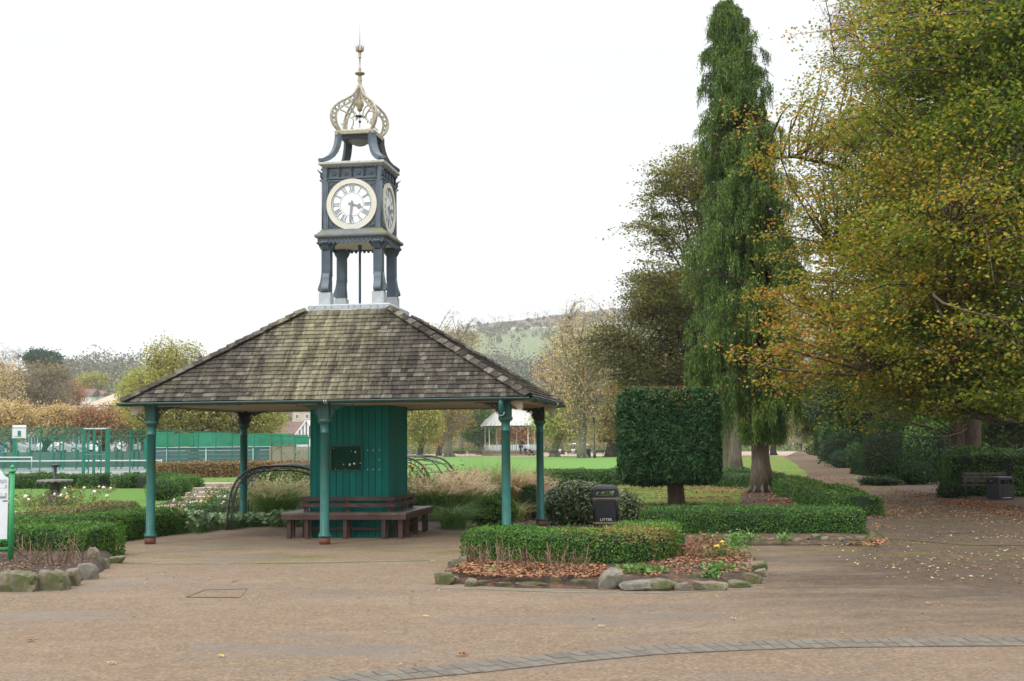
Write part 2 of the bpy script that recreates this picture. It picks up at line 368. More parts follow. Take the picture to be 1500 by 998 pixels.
boardmat('hut_board', (.0, .20, .165), (.0, .14, .118))
paint('hut_core', (.003, .02, .016), None, .8)
paint('board_face', (.006, .055, .032), (.004, .04, .024), .8, 5, spec=.15)
paint('board_rim', (.006, .06, .036), None, .4, 8)
paint('bench_wood', (.072, .032, .024), (.036, .018, .014), .5, 4, stretch=(1, 1, 1), dirt=(.16, .12, .10), thr=(.55, .8))
paint('bench_seat', (.115, .08, .068), (.06, .038, .032), .4, 4, dirt=(.20, .18, .16), thr=(.5, .75))
paint('tower_grey', (.075, .105, .135), (.045, .065, .088), .5, 5, dirt=(.16, .175, .175), thr=(.55, .8))
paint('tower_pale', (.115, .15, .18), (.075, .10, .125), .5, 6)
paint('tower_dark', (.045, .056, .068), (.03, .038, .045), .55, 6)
paint('cornice_moss', (.18, .195, .19), (.12, .135, .14), .7, 6, dirt=(.17, .175, .035), thr=(.52, .62))
paint('lead', (.46, .49, .51), (.36, .39, .42), .6, 6, dirt=(.27, .28, .27), thr=(.5, .75))
paint('slab_lead', (.55, .55, .52), (.38, .39, .38), .6, 8, stretch=(3, 3, 1))
paint('gilt_cream', (.47, .43, .33), (.30, .26, .18), .5, 14, dirt=(.33, .33, .31), thr=(.5, .7))
paint('gold', (.36, .28, .16), (.24, .18, .10), .45, 14, dirt=(.30, .29, .25))
paint('dial_white', (.86, .87, .86), (.80, .82, .82), .3, 3, bmp=0)
paint('dial_cream', (.70, .67, .56), (.62, .60, .52), .45, 6)
paint('dial_grey', (.25, .30, .34), (.19, .235, .27), .6, 9, bmp=0)
paint('bin_black', (.022, .023, .029), (.015, .016, .021), .55, 8, spec=.3)
paint('bin_dark', (.006, .006, .007), None, .6)
paint('bin_gold', (.50, .40, .24), None, .5)
paint('white', (.8, .8, .79), (.72, .72, .70), .5)
paint('sign_green', (.03, .30, .10), (.02, .24, .08), .4)
paint('sign_white', (.74, .78, .82), (.68, .72, .76), .35, bmp=0)
paint('ink', (.03, .05, .06), None, .6, bmp=0)
paint('ink_grey', (.40, .43, .46), None, .6, bmp=0)
paint('court_green', (.0, .17, .115), (.0, .13, .09), .45, 5)
paint('fabric_green', (.015, .20, .095), (.01, .15, .075), .8, 2, dirt=(.03, .26, .16), thr=(.4, .6))
paint('slate_board', (.065, .115, .135), (.05, .09, .105), .7, 2, stretch=(1, 1, 12))
paint('wood_pale', (.36, .27, .21), (.28, .20, .15), .8, 3, stretch=(8, 1, 1))
paint('iron_arch', (.03, .033, .036), (.09, .085, .075), .45, 12)
paint('fountain_iron', (.050, .052, .054), (.028, .028, .03), .55, 10, dirt=(.13, .14, .14), thr=(.5, .7))
paint('fountain_bowl', (.16, .155, .145), (.10, .095, .09), .6, 10, dirt=(.07, .08, .05), thr=(.5, .7))
paint('stone', (.23, .19, .13), (.085, .07, .047), .9, 9, bmp=1., dirt=(.07, .075, .03), thr=(.48, .64))
paint('stone_mossy', (.19, .16, .105), (.075, .063, .042), .9, 11, bmp=1., dirt=(.065, .078, .02), thr=(.46, .60))
paint('stone_grey', (.21, .19, .15), (.085, .08, .066), .9, 9, bmp=1., dirt=(.085, .085, .05), thr=(.52, .7))
paint('edging', (.20, .185, .16), (.13, .12, .10), .85, 5, dirt=(.1, .11, .04), thr=(.45, .62))
paint('step_stone', (.42, .34, .26), (.30, .235, .18), .85, 5)
def sett(name):
    m, t, p = _nodes(name); r = t.nodes.new('ShaderNodeObjectInfo').outputs['Random']; f = noise(t, 60, 6, .75, geo(t))
    g = noise(t, 5, 5, .7, geo(t))
    col = mix(t, ramp(t, [(.105, .088, .068), (.13, .111, .088), (.152, .131, .105), (.113, .096, .075)], r), ramp(t, [(.65, .65, .65), (1.1, 1.1, 1.1)], f), 1., 'MULTIPLY')
    col = mix(t, col, (.14, .13, .095), ramp(t, [(0, 0, 0, .5), (.8, .8, .8, .65)], g))
    t.links.new(col, p.inputs['Base Color']); p.inputs['Roughness'].default_value = .75; bump(t, p, f, .004, .6); MATS[name] = m
sett('sett')
paint('joint', (.14, .115, .085), (.09, .072, .055), .95, 20)
def bark(name, a, b, sc=3):
    m, t, p = _nodes(name); f = noise(t, sc, 8, .7, mapping(t, objc(t), (7, 7, .8)), 1.)
    t.links.new(ramp(t, [(*a, .35), (*b, .65)], f), p.inputs['Base Color']); p.inputs['Roughness'].default_value = .9; p.inputs['Specular IOR Level'].default_value = .2
    bump(t, p, f, .04, .9); MATS[name] = m
bark('bark_grey', (.075, .062, .048), (.19, .165, .135)); bark('bark_red', (.06, .04, .028), (.17, .125, .09)); bark('bark_cypress', (.07, .052, .038), (.19, .155, .115)); bark('bark_dark', (.025, .02, .015), (.075, .06, .045))
bark('bark_pale', (.13, .122, .095), (.26, .24, .19)); bark('bark_olive', (.13, .12, .07), (.25, .22, .14)); bark('twig', (.20, .125, .085), (.33, .235, .165), 9)
# foliage colours (per leaf)
leafmat('box_leaf', [(.022, .075, .008), (.045, .13, .012), (.085, .21, .018), (.15, .29, .03)], clump=.25, cs=2.5)
leafmat('box_leaf_dark', [(.016, .06, .008), (.035, .105, .012), (.065, .165, .018), (.12, .23, .028)], clump=.2, cs=2.5)
leafmat('box_brown', [(.22, .13, .035), (.30, .20, .06), (.22, .22, .04), (.14, .21, .03)])
leafmat('yew_leaf', [(.008, .032, .011), (.016, .055, .017), (.034, .092, .028), (.065, .14, .045)], clump=.4, cs=4, trans=.1, spec=.12, rough=.7)
leafmat('cypress_leaf', [(.02, .05, .010), (.042, .10, .016), (.08, .155, .022), (.15, .24, .034), (.22, .29, .05)], clump=.35, cs=1.6, trans=.2)
leafmat('beech_leaf', [(.022, .06, .012), (.04, .10, .014), (.075, .155, .018), (.13, .21, .02), (.18, .235, .022), (.22, .25, .026), (.26, .27, .026), (.40, .33, .03), (.54, .33, .035), (.46, .19, .035), (.34, .11, .028)], clump=.22, cs=.5, trans=.5, iso=.55, turn=(8.7, .085))
leafmat('beech_green', [(.022, .058, .012), (.035, .08, .014), (.055, .105, .016), (.08, .125, .018), (.12, .14, .02)], clump=.25, cs=.5, trans=.3)
leafmat('olive_leaf', [(.085, .105, .022), (.13, .15, .03), (.20, .20, .04), (.30, .27, .06), (.46, .38, .11)], clump=.3, cs=.5, trans=.4)
leafmat('yellow_green', [(.17, .18, .03), (.26, .26, .045), (.36, .34, .06), (.48, .41, .10), (.30, .34, .04)], clump=.3, cs=.25)
leafmat('lime_leaf', [(.22, .26, .04), (.30, .36, .05), (.38, .42, .07), (.42, .40, .09)], clump=.3, cs=.3)
leafmat('amber_leaf', [(.32, .21, .07), (.46, .30, .11), (.60, .43, .18), (.70, .56, .30), (.42, .36, .14)], clump=.3, cs=.3)
leafmat('rust_leaf', [(.19, .085, .035), (.30, .13, .05), (.40, .19, .075), (.45, .28, .12), (.25, .18, .06)], clump=.3, cs=.3)
leafmat('gold_leaf', [(.20, .16, .04), (.30, .22, .05), (.40, .28, .06), (.33, .19, .05), (.20, .19, .045)], clump=.3, cs=.35)
leafmat('brown_olive', [(.15, .125, .065), (.22, .17, .09), (.28, .225, .12), (.20, .19, .09)], clump=.3, cs=.3)
leafmat('conifer_far', [(.02, .055, .035), (.035, .085, .05), (.055, .11, .06)], clump=.2)
leafmat('dark_shrub', [(.010, .028, .009), (.018, .048, .012), (.032, .072, .018), (.055, .10, .028)], clump=.3, cs=1.2, trans=.1, spec=.08, rough=.8)
leafmat('green_shrub', [(.02, .06, .012), (.04, .10, .016), (.075, .16, .02), (.12, .21, .03)], clump=.3, cs=1.2)
leafmat('bright_shrub', [(.03, .09, .015), (.06, .16, .02), (.11, .25, .03), (.20, .33, .05)], clump=.25, cs=2.5)
leafmat('glossy_shrub', [(.018, .045, .014), (.035, .075, .022), (.065, .12, .035), (.16, .22, .07), (.24, .12, .05)], clump=.15, cs=3, rough=.28, spec=.7, trans=.15)
leafmat('beech_hedge', [(.13, .09, .03), (.24, .13, .045), (.33, .15, .06), (.30, .20, .08), (.14, .15, .035), (.19, .19, .05)], clump=.35, cs=2)
leafmat('grass_blade', [(.07, .16, .03), (.12, .26, .05), (.19, .36, .09), (.33, .42, .14)], clump=.2, cs=3)
leafmat('grass_gold', [(.22, .22, .06), (.33, .30, .10), (.42, .37, .14), (.18, .24, .05)], clump=.2, cs=3)
leafmat('plume', [(.55, .40, .29), (.68, .52, .40), (.74, .60, .48), (.62, .42, .33)], clump=.3, cs=2, trans=.6, rough=.8)
leafmat('plume_pale', [(.48, .42, .25), (.60, .54, .36), (.74, .68, .52)], clump=.3, cs=2, trans=.6, rough=.8)
leafmat('litter_leaf', [(.09, .038, .018), (.17, .068, .028), (.26, .11, .045), (.35, .17, .075), (.30, .20, .10)], trans=.05, clump=.2, cs=2)
leafmat('litter_yellow', [(.17, .09, .04), (.28, .17, .07), (.42, .29, .12), (.50, .40, .24), (.20, .10, .05)], trans=.05, clump=.2, cs=2)
leafmat('bed_plant', [(.04, .11, .02), (.08, .19, .03), (.14, .27, .06), (.22, .36, .12)], clump=.2, cs=4)
leafmat('bergenia', [(.05, .13, .035), (.09, .20, .06), (.16, .28, .11), (.26, .36, .18), (.25, .12, .06)], clump=.25, cs=3, rough=.35, spec=.6)
leafmat('rose_leaf', [(.05, .10, .02), (.10, .15, .035), (.18, .18, .05), (.27, .16, .06), (.14, .20, .05)], clump=.3, cs=2)
paint('petal_white', (.75, .73, .66), (.65, .55, .48), .6, bmp=0); paint('petal_red', (.36, .05, .03), (.30, .08, .04), .6, bmp=0); paint('petal_yellow', (.7, .5, .06), None, .6, bmp=0)
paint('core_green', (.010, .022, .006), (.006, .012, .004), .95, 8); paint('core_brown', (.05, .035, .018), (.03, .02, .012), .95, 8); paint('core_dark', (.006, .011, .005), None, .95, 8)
paint('render_white', (.72, .72, .70), (.62, .62, .60), .8, 1); paint('render_cream', (.55, .46, .36), (.46, .38, .30), .8, 1)
paint('roof_brown', (.16, .10, .08), (.10, .065, .055), .8, 2, stretch=(1, 1, 6)); paint('roof_tan', (.48, .37, .28), (.38, .29, .22), .8, 2); paint('roof_white', (.72, .72, .70), None, .8, 2)
paint('window_glass', (.05, .07, .08), (.03, .04, .05), .12, 2, bmp=0); paint('brick_red', (.22, .11, .08), (.16, .08, .06), .85, 8)
paint('car_silver', (.42, .44, .46), None, .25, 2, metal=.4, bmp=0); paint('car_white', (.75, .75, .75), None, .25, 2, bmp=0); paint('car_blue', (.06, .12, .18), None, .25, 2, bmp=0)
paint('tyre', (.012, .012, .012), None, .8); paint('glass_dark', (.02, .03, .035), None, .1, bmp=0)
paint('cloth_dark', (.012, .016, .035), (.008, .01, .02), .85, 10); paint('cloth_white', (.6, .6, .58), None, .85, 10); paint('skin', (.45, .28, .21), None, .6, 10, bmp=0); paint('hair', (.03, .02, .015), None, .7, 10)
paint('stand_roof', (.56, .57, .53), (.44, .45, .41), .55, 1.5, dirt=(.36, .37, .33), thr=(.5, .75)); paint('pale_blue', (.50, .66, .68), (.42, .57, .60), .5, 3)
paint('stand_stone', (.32, .26, .18), (.22, .18, .12), .85, 2)
def netmat(name, col, tr):
    m, t, p = _nodes(name); p.inputs['Base Color'].default_value = (*col, 1); p.inputs['Roughness'].default_value = .7
    tb = t.nodes.new('ShaderNodeBsdfTransparent'); ms = t.nodes.new('ShaderNodeMixShader'); ms.inputs[0].default_value = tr
    t.links.new(p.outputs[0], ms.inputs[1]); t.links.new(tb.outputs[0], ms.inputs[2]); t.links.new(ms.outputs[0], t.nodes['Material Output'].inputs[0]); MATS[name] = m
netmat('mesh_panel', (.0, .20, .14), .76); netmat('tennis_net', (.02, .03, .03), .7); netmat('wire_net', (.05, .05, .045), .72)
# ================================================================ clock shelter
TH = .1478; PX, PY = -2.7561, 22.8477
PW, PD, EW, ED, EH = 2.9898, 2.1544, 3.39, 2.3974, 2.314
CW, CD, CH = .775, .84, 3.93
cT, sT = math.cos(TH), math.sin(TH)
def wl(a, b): return (PX + a * cT + b * sT, PY - a * sT + b * cT)
def ZL(a, b, v): X, Y = wl(a, b); return atd(pix((X, Y, 2))[0], v, Y).z
def shelter():
    T = thing('clock_shelter', 'open park shelter with shingled hip roof carrying a clock tower', 'shelter', (PX, PY, 0), -TH)
    P = lambda mb, n, m, par=T, **k: mb.build(n, m, par, **k)
    # ---- posts
    def post(a, b, pipe=False):
        o = link('post', None, T, (a, b, 0))
        m = MB(); m.lathe([(.09, .0), (.09, .12), (.075, .125)], n=20); P(m, 'painted_foot', 'red_oxide', o)
        m = MB()
        m.lathe([(.105, .12), (.105, .15), (.09, .165), (.09, .185), (.076, .20), (.072, 1.0), (.070, 1.80), (.078, 1.805), (.078, 1.825), (.072, 1.83), (.072, 1.94), (.085, 1.96), (.115, 1.985), (.118, 2.01), (.115, 2.03), (.09, 2.04)], n=22)
        P(m, 'shaft', 'post_green', o)
        m = MB(); m.box((0, 0, 2.155), (.17, .17, .235))
        for k in (-.055, -.02, .02, .055):                     # flutes
            for s in (-1, 1): m.box((k, s * .088, 2.155), (.016, .012, .22)); m.box((s * .088, k, 2.155), (.012, .016, .22))
        m.box((0, 0, 2.278), (.2, .2, .02))
        P(m, 'capital', 'post_green' if b < 0 else 'iron_dark', o)
        return o
    # bracket: quarter spandrel with pierced holes
    r = .34
    arc = [(r * (1 - math.cos(t)), -r * .92 * (1 - math.sin(t)) ) for t in np.linspace(0, math.pi / 2, 12)]
    outl = [(0, 0), (0, -r * .95)] + [(.012 + r * (1 - math.cos(t)), -r * .9 + r * .87 * math.sin(t)) for t in np.linspace(0.05, math.pi / 2, 12)] + [(r + .06, -.02), (r + .06, 0)]
    holes = [circ(.085 + dx, -.085 + dy, .016, 10) for dx, dy in ((.026, 0), (-.026, 0), (0, .026), (0, -.026))] + [circ(.17, -.05, .014, 8), (circ(.05, -.17, .014, 8)), circ(.235, -.035, .009, 8)]
    bm_ = curve_mesh('bracket', [outl] + holes, .03, 'iron_dark'); bm_.transform(STAND)
    bg_ = bm_.copy(); bg_.materials.clear(); bg_.materials.append(MATS['post_green'])
    for a, b, dirs in ((-PW, -PD, (0, 90)), (0, -PD, (0, 180, 90)), (PW, -PD, (180, 90)), (-PW, PD, (0, -90)), (0, PD, (0, 180, -90)), (PW, PD, (180, -90))):
        o = post(a, b)
        for d in dirs:
            ca, sa = math.cos(R(d)) * .085, math.sin(R(d)) * .085
            link('bracket', bg_ if (a == 0 and b < 0) else bm_, o, (ca, sa, 2.268), rz=R(d))
    # ---- soffit, eaves beams and gutters
    m = MB(); m.box((0, 0, 2.305), (2 * EW - .1, 2 * ED - .1, .03)); P(m, 'soffit', 'cream_timber')
    for b in (-PD, PD): m = MB(); m.box((0, b, 2.277), (2 * PW, .1, .022)); P(m, 'eaves_beam', 'fascia')
    for a in (-PW, PW): m = MB(); m.box((a, 0, 2.276), (.1, 2 * PD - .1, .02)); P(m, 'eaves_beam', 'fascia')
    for k, (a, b) in enumerate(((-EW, -ED), (EW, -ED), (EW, ED), (-EW, ED))):      # shaped rafter ends at the corners
        s = [(0, 0), (.30, 0), (.30, -.045), (.22, -.055), (.13, -.09), (.07, -.15), (.0, -.15)]
        me = curve_mesh('rafter_end', [s], .05, 'cream_timber'); me.transform(STAND)
        link('rafter_end', me, T, (a * .968, b * .968, 2.288), rz=math.atan2(-b, -a))
    def gutter(x0, y0, x1, y1):
        m = MB(); L = math.hypot(x1 - x0, y1 - y0); d = ((x1 - x0) / L, (y1 - y0) / L)
        n = 10; ang = np.linspace(math.pi, 2 * math.pi, n); nrm = np.array([d[1], -d[0]])
        pr = [(math.cos(t) * .052, math.sin(t) * .055) for t in ang] + [(math.cos(t) * .044, math.sin(t) * .047) for t in ang[::-1]]
        V = []
        for e in ((x0, y0), (x1, y1)):
            for q, z in pr: V.append((e[0] + nrm[0] * q, e[1] + nrm[1] * q, 2.335 + z))
        k = len(pr); m.add(V, [(i, (i + 1) % k, k + (i + 1) % k, k + i) for i in range(k)], smooth=True); m.add(V[:k], [tuple(range(k))]); m.add(V[k:], [tuple(range(k))[::-1]])
        g = P(m, 'gutter', 'gutter_green')
        for t in np.arange(.6, L, 1.45):
            c = MB(); cx, cy = x0 + d[0] * t, y0 + d[1] * t
            pts = [(cx + nrm[0] * math.cos(u) * .059, cy + nrm[1] * math.cos(u) * .059, 2.335 + math.sin(u) * .062) for u in np.linspace(math.pi, 2 * math.pi, 8)]
            c.tube(pts, .009, 5); c.tube([(x + d[0] * .035, y + d[1] * .035, z) for x, y, z in pts], .009, 5); P(c, 'gutter_joint', 'slab_lead' if int(t * 7) % 3 == 0 else 'gutter_green', g)
    e1, e2 = EW + .03, ED + .03
    gutter(-e1, -e2, e1, -e2); gutter(e1, -e2 - .05, e1, e2 + .03); gutter(e1, e2, -e1, e2); gutter(-e1, e2 + .03, -e1, -e2 - .05)
    m = MB(); gx, gy = PW - .03, -ED - .02                       # rainwater outlet beside the corner post
    m.tube([(gx, gy - .01, 2.30), (gx, gy - .02, 2.22), (gx, gy + .0, 2.14), (gx, gy + .06, 2.08), (gx, -PD - .1, 2.05)], .038, 12); m.tube([(gx, gy - .01, 2.215), (gx, gy - .005, 2.245)], .047, 12)
    P(m, 'downpipe', 'post_green')
    m = MB(); m.tube([(gx + .055 * math.cos(t), gy - .02, 2.10 + .055 * math.sin(t)) for t in np.linspace(math.pi, 2 * math.pi, 9)], .007, 6); P(m, 'pipe_clip', 'lead')
    # ---- roof deck under the shingles
    Z0, Z1 = 2.345, CH
    m = MB(); q = lambda a, b, z: (a, b, z)
    V = [(-EW, -ED, Z0), (EW, -ED, Z0), (EW, ED, Z0), (-EW, ED, Z0), (-CW, -CD, Z1), (CW, -CD, Z1), (CW, CD, Z1), (-CW, CD, Z1)]
    m.add(V, [(0, 1, 5, 4), (1, 2, 6, 5), (2, 3, 7, 6), (3, 0, 4, 7), (4, 5, 6, 7), (0, 3, 2, 1)]); P(m, 'roof_deck', 'core_brown')
    # ---- shingles
    sh = MB(); L, TK = .17, .020
    sh.add([(-.5, 0, 0), (.5, 0, 0), (.5, 1, 0), (-.5, 1, 0), (-.5, 0, 1), (.5, 0, 1), (.5, 1, .25), (-.5, 1, .25)], [(0, 3, 2, 1), (4, 5, 6, 7), (0, 1, 5, 4), (1, 2, 6, 5), (2, 3, 7, 6), (3, 0, 4, 7)])
    unit = sh.mesh('shingle', 'shingle_each'); rs = random.Random(3)
    uv = np.concatenate(sh.V)
    NC = 22; many = MB(); roofs = MB(); count = 0
    for side in range(4):
        w0, w1 = (EW, CW) if side % 2 == 0 else (ED, CD); d0, d1 = (ED, CD) if side % 2 == 0 else (EW, CW)
        rot = side * math.pi / 2; run = d0 - d1; rise = Z1 - Z0; sl = math.hypot(run, rise); tilt = math.atan2(rise, run)
        ex = Vector((math.cos(rot), math.sin(rot), 0)); inn = Vector((-math.sin(rot), math.cos(rot), 0))
        upv = (inn * run + Vector((0, 0, rise))) / sl; nv = ex.cross(upv)
        for c in range(NC):
            s0 = c * sl / NC; f = (s0 + .02) / sl; half = w0 + (w1 - w0) * f; x = -half + rs.uniform(-.1, 0)
            while x < half:
                wd = rs.choice((.10, .125, .15, .17, .19)) * rs.uniform(.92, 1.08); xa, xb = max(x, -half), min(x + wd, half)
                x += wd + .006
                if xb - xa < .03: continue
                org = inn * (-d0) + Vector((0, 0, Z0)) + upv * (s0 - .03 + rs.uniform(-.007, .007)) + nv * (.012 + rs.uniform(0, .004)) + ex * ((xa + xb) / 2)
                # pitched a little flatter than the deck, so each tail stands proud
                tw = Matrix.Rotation(rs.gauss(0, .012), 3, nv); u2 = (tw @ (upv - nv * .06)).normalized(); e2_ = (tw @ ex).normalized(); n2 = e2_.cross(u2)
                Mt = Matrix((e2_ * (xb - xa), u2 * L, n2 * TK)).transposed().to_4x4(); Mt.translation = org + nv * .008
                if side == 0 and c < 8 and count < 298:
                    link('shingle', unit, T, M=Mt); count += 1
                else:
                    A = np.array(Mt); (many if side == 1 or side == 0 else roofs).add(uv @ A[:3, :3].T + A[:3, 3], [(0, 3, 2, 1), (4, 5, 6, 7), (0, 1, 5, 4), (1, 2, 6, 5), (2, 3, 7, 6), (3, 0, 4, 7)])
    P(many, 'upper_shingles', 'shingle_many', kind='stuff'); P(roofs, 'rear_shingles', 'shingle_many', kind='stuff')
    # ---- hip tiles: two-winged caps lapping up each hip
    hm = MB(); wv = .105
    hm.add([(0, -.0, .018), (-wv, 0, -.045), (wv, 0, -.045), (0, 1, 0), (-wv, 1, -.06), (wv, 1, -.06), (0, 0, 0), (-wv, 0, -.062), (wv, 0, -.062)], [(0, 3, 4, 1), (0, 2, 5, 3), (0, 1, 7, 6), (0, 6, 8, 2), (1, 4, 7), (2, 8, 5)])
    hmesh = hm.mesh('hip_tile', 'shingle_each')
    for a, b in ((-1, -1), (1, -1), (1, 1), (-1, 1)):
        p0 = Vector((a * EW, b * ED, Z0 + .015)); p1 = Vector((a * CW, b * CD, Z1 + .03)); d = p1 - p0; Ln = d.length; d.normalize()
        N = 21; xx = d.cross(Vector((0, 0, 1))).normalized(); nn = xx.cross(d)
        for k in range(N):
            org = p0 + d * (k * Ln / N - .02) + nn * (.052 + rs.uniform(0, .008)); l = Ln / N * 1.3
            x2 = (Matrix.Rotation(rs.gauss(0, .03), 3, nn) @ xx)
            Mt = Matrix((x2, (d - nn * .05) * l, nn)).transposed().to_4x4(); Mt.translation = org; link('hip_tile', hmesh, T, M=Mt)
    # ---- lead apron round the tower foot
    m = MB(); zc = CH
    m.lathe([(CW + .055, zc - .055), (CW + .05, zc - .03), (CW - .08, zc + .085)], sq=True)
    V = np.concatenate(m.V); m.V = [V * np.array([1, 1.04, 1])]
    P(m, 'lead_apron', 'lead')
    m = MB(); m.lathe([(CW - .045, zc + .05), (CW - .03, zc + .06), (CW - .03, zc + .125), (CW - .06, zc + .15), (CW - .3, zc + .17)], sq=True); P(m, 'lead_kerb', 'lead')
    for k in range(14):
        m = MB(); t = (-.68 + k * .105) + rs.uniform(-.02, .02); m.box((t, -CW + .022, zc + .09), (.085, .02, .07), rz=rs.gauss(0, .05)); P(m, 'lead_flashing', 'lead')
    # ---- tower
    zb = zc + .12; ZP = 4.27; ZC0 = 5.22; A = .475
    V0 = ZL(0, -.5, 431)
    for a in (-A, A):
        for b in (-A, A):
            o = link('tower_column', None, T, (a, b, 0)); sx, sy = (1 if a > 0 else -1), (1 if b > 0 else -1)
            m = MB(); m.box((sx * .01, sy * .01, (zb + ZP) / 2), (.215, .215, ZP - zb + .06)); m.box((sx * .01, sy * .01, ZP + .02), (.2, .2, .04)); P(m, 'plinth', 'lead', o)
            m = MB(); m.box((0, 0, (ZP + ZC0) / 2 + .02), (.15, .15, ZC0 - ZP)); m.box((0, 0, 4.63), (.168, .168, .018))
            for s in (-1, 1): m.box((s * .06, 0, 4.92), (.034, .162, .56)); m.box((0, s * .06, 4.92), (.162, .034, .56))
            P(m, 'shaft', 'tower_grey', o)
            # scrolled foot on the two outer faces
            sc = [(0, .36), (.012, .36), (.02, .28), (.035, .2), (.065, .12), (.078, .08), (.075, .045), (.05, .03), (.03, .035), (.035, .0), (0, 0)]
            me = curve_mesh('scroll_foot', [[(x, y) for x, y in sc]], .13, 'tower_pale'); me.transform(STAND)
            link('scroll_foot', me, o, (sx * .075, 0, ZP + .03), rz=0 if sx > 0 else math.pi)
            me2 = curve_mesh('scroll_foot', [[(x, y) for x, y in sc]], .13, 'tower_pale'); me2.transform(STAND)
            link('scroll_foot', me2, o, (0, sy * .075, ZP + .03), rz=math.pi / 2 * sy)
            cp = [(0, 0), (.105, 0), (.10, -.03), (.065, -.045), (.05, -.09), (.02, -.14), (0, -.16)]
            me3 = curve_mesh('scroll_head', [cp], .12, 'tower_grey'); me3.transform(STAND)
            link('scroll_head', me3, o, (sx * .075, 0, ZC0), rz=0 if sx > 0 else math.pi)
            link('scroll_head', me3, o, (0, sy * .075, ZC0), rz=math.pi / 2 * sy)
            link('scroll_head', me3, o, (-sx * .075, 0, ZC0), rz=0 if sx < 0 else math.pi)
    m = MB(); m.tube([(.0, .0, zb), (.0, .0, 5.3)], .022, 10); m.tube([(0, 0, 5.12), (0, 0, 5.3)], .035, 10); P(m, 'drive_rod', 'tower_grey')
    # scalloped valance on four sides
    def scallop(half, n, h0, h1, depth=.018):
        pts = [(-half, 0), (-half, -h0)]
        for k in range(n):
            x0 = -half + 2 * half * k / n; wk = 2 * half / n
            for t in np.linspace(.08, .92, 6): pts.append((x0 + wk * t, -h0 - (h1 - h0) * math.sin(math.pi * t) ** .8))
        pts += [(half, -h0), (half, 0)]
        return [pts] + [circ(-half + 2 * half * (k + .5) / n, -h0 * .75, h0 * .22, 8) for k in range(n)]
    vm = curve_mesh('valance', scallop(.60, 15, .055, .115), .02, 'tower_grey'); vm.transform(STAND)
    for k in range(4): link('valance', vm, T, (.605 * math.sin(k * math.pi / 2), -.605 * math.cos(k * math.pi / 2), 5.285), rz=k * math.pi / 2)
    m = MB(); m.box((0, 0, 5.245), (1.16, 1.16, .03)); P(m, 'tower_ceiling', 'cream_timber')
    m = MB(); m.lathe([(.60, 5.26), (.615, 5.285), (.645, 5.29), (.66, 5.315), (.655, 5.345), (.62, 5.36), (.60, 5.39), (.575, 5.41), (.565, 5.44), (.54, 5.445)], sq=True); P(m, 'lower_cornice', 'cornice_moss')
    Zt = 6.60
    m = MB(); m.box((0, 0, (5.44 + Zt) / 2), (1.05, 1.05, Zt - 5.44)); P(m, 'clock_case', 'tower_grey')
    for a in (-.505, .505):
        for b in (-.505, .505): m = MB(); m.box((a, b, (5.445 + Zt) / 2), (.085, .085, Zt - 5.445 - .004)); m.tube([(a * 1.07, b * 1.07, 5.46), (a * 1.07, b * 1.07, 6.3)], .018, 8); P(m, 'corner_strip', 'tower_pale')
    zc_d = 5.885; FR = .54
    nums = ['XII', 'I', 'II', 'III', 'IIII', 'V', 'VI', 'VII', 'VIII', 'IX', 'X', 'XI']
    def glyphs():
        H = .098; outm = []
        for h, s in enumerate(nums):
            mb = MB(); outm.append(mb)
            wd = {'I': .022, 'V': .052, 'X': .052}; tot = sum(wd[c] for c in s); x = -tot / 2; ang = -h * math.pi / 6
            for c in s:
                cx = x + wd[c] / 2; x += wd[c]; parts = []
                if c == 'I': parts = [((cx, -H / 2), (cx, H / 2), .0135)]
                if c == 'V': parts = [((cx - .018, H / 2), (cx, -H / 2), .014), ((cx + .018, H / 2), (cx, -H / 2), .006)]
                if c == 'X': parts = [((cx - .018, H / 2), (cx + .018, -H / 2), .014), ((cx + .018, H / 2), (cx - .018, -H / 2), .006)]
                parts += [((cx - wd[c] * .45, H / 2), (cx + wd[c] * .45, H / 2), .006), ((cx - wd[c] * .45, -H / 2), (cx + wd[c] * .45, -H / 2), .006)]
                for (x0, y0), (x1, y1), tk in parts:
                    L_ = math.hypot(x1 - x0, y1 - y0); nx, ny = -(y1 - y0) / L_ * tk / 2, (x1 - x0) / L_ * tk / 2
                    q = []
                    for z in (0, -.003):
                        for px_, py_ in ((x0 + nx, y0 + ny), (x1 + nx, y1 + ny), (x1 - nx, y1 - ny), (x0 - nx, y0 - ny)):
                            py2 = py_ + .272; q.append((px_ * math.cos(ang) - py2 * math.sin(ang), z, px_ * math.sin(ang) + py2 * math.cos(ang)))
                    mb.add(q, [(0, 3, 2, 1), (4, 5, 6, 7), (0, 1, 5, 4), (1, 2, 6, 5), (2, 3, 7, 6), (3, 0, 4, 7)])
        return outm
    def ringm(r0, r1, y0, y1, n=64):
        m = MB(); V = []
        for rr, yy in ((r0, y0), (r0, y1), (r1, y1), (r1, y0)):
            V += [(rr * math.cos(2 * math.pi * k / n), yy, rr * math.sin(2 * math.pi * k / n)) for k in range(n)]
        F = [];
        for j in range(4):
            for k in range(n): F.append((j * n + k, j * n + (k + 1) % n, ((j + 1) % 4) * n + (k + 1) % n, ((j + 1) % 4) * n + k))
        return m.add(V, F)
    dialm = {}
    def disc(rr, y, n=64): m = MB(); m.add([(rr * math.cos(2 * math.pi * k / n), y, rr * math.sin(2 * math.pi * k / n)) for k in range(n)], [tuple(range(n))[::-1]]); return m
    bez = ringm(.355, .435, .03, -.035); bez.F += []
    tr = ringm(.352, .358, .0, -.0165); t2 = ringm(.322, .327, .0, -.0165); t3 = ringm(.196, .202, .0, -.0165)
    minute = MB()
    for k in range(60):
        an = k * math.pi / 30; minute.box((math.sin(an) * .34, -.0145, math.cos(an) * .34), (.011, .004, .03), M=Matrix.Rotation(an, 3, 'Y'))
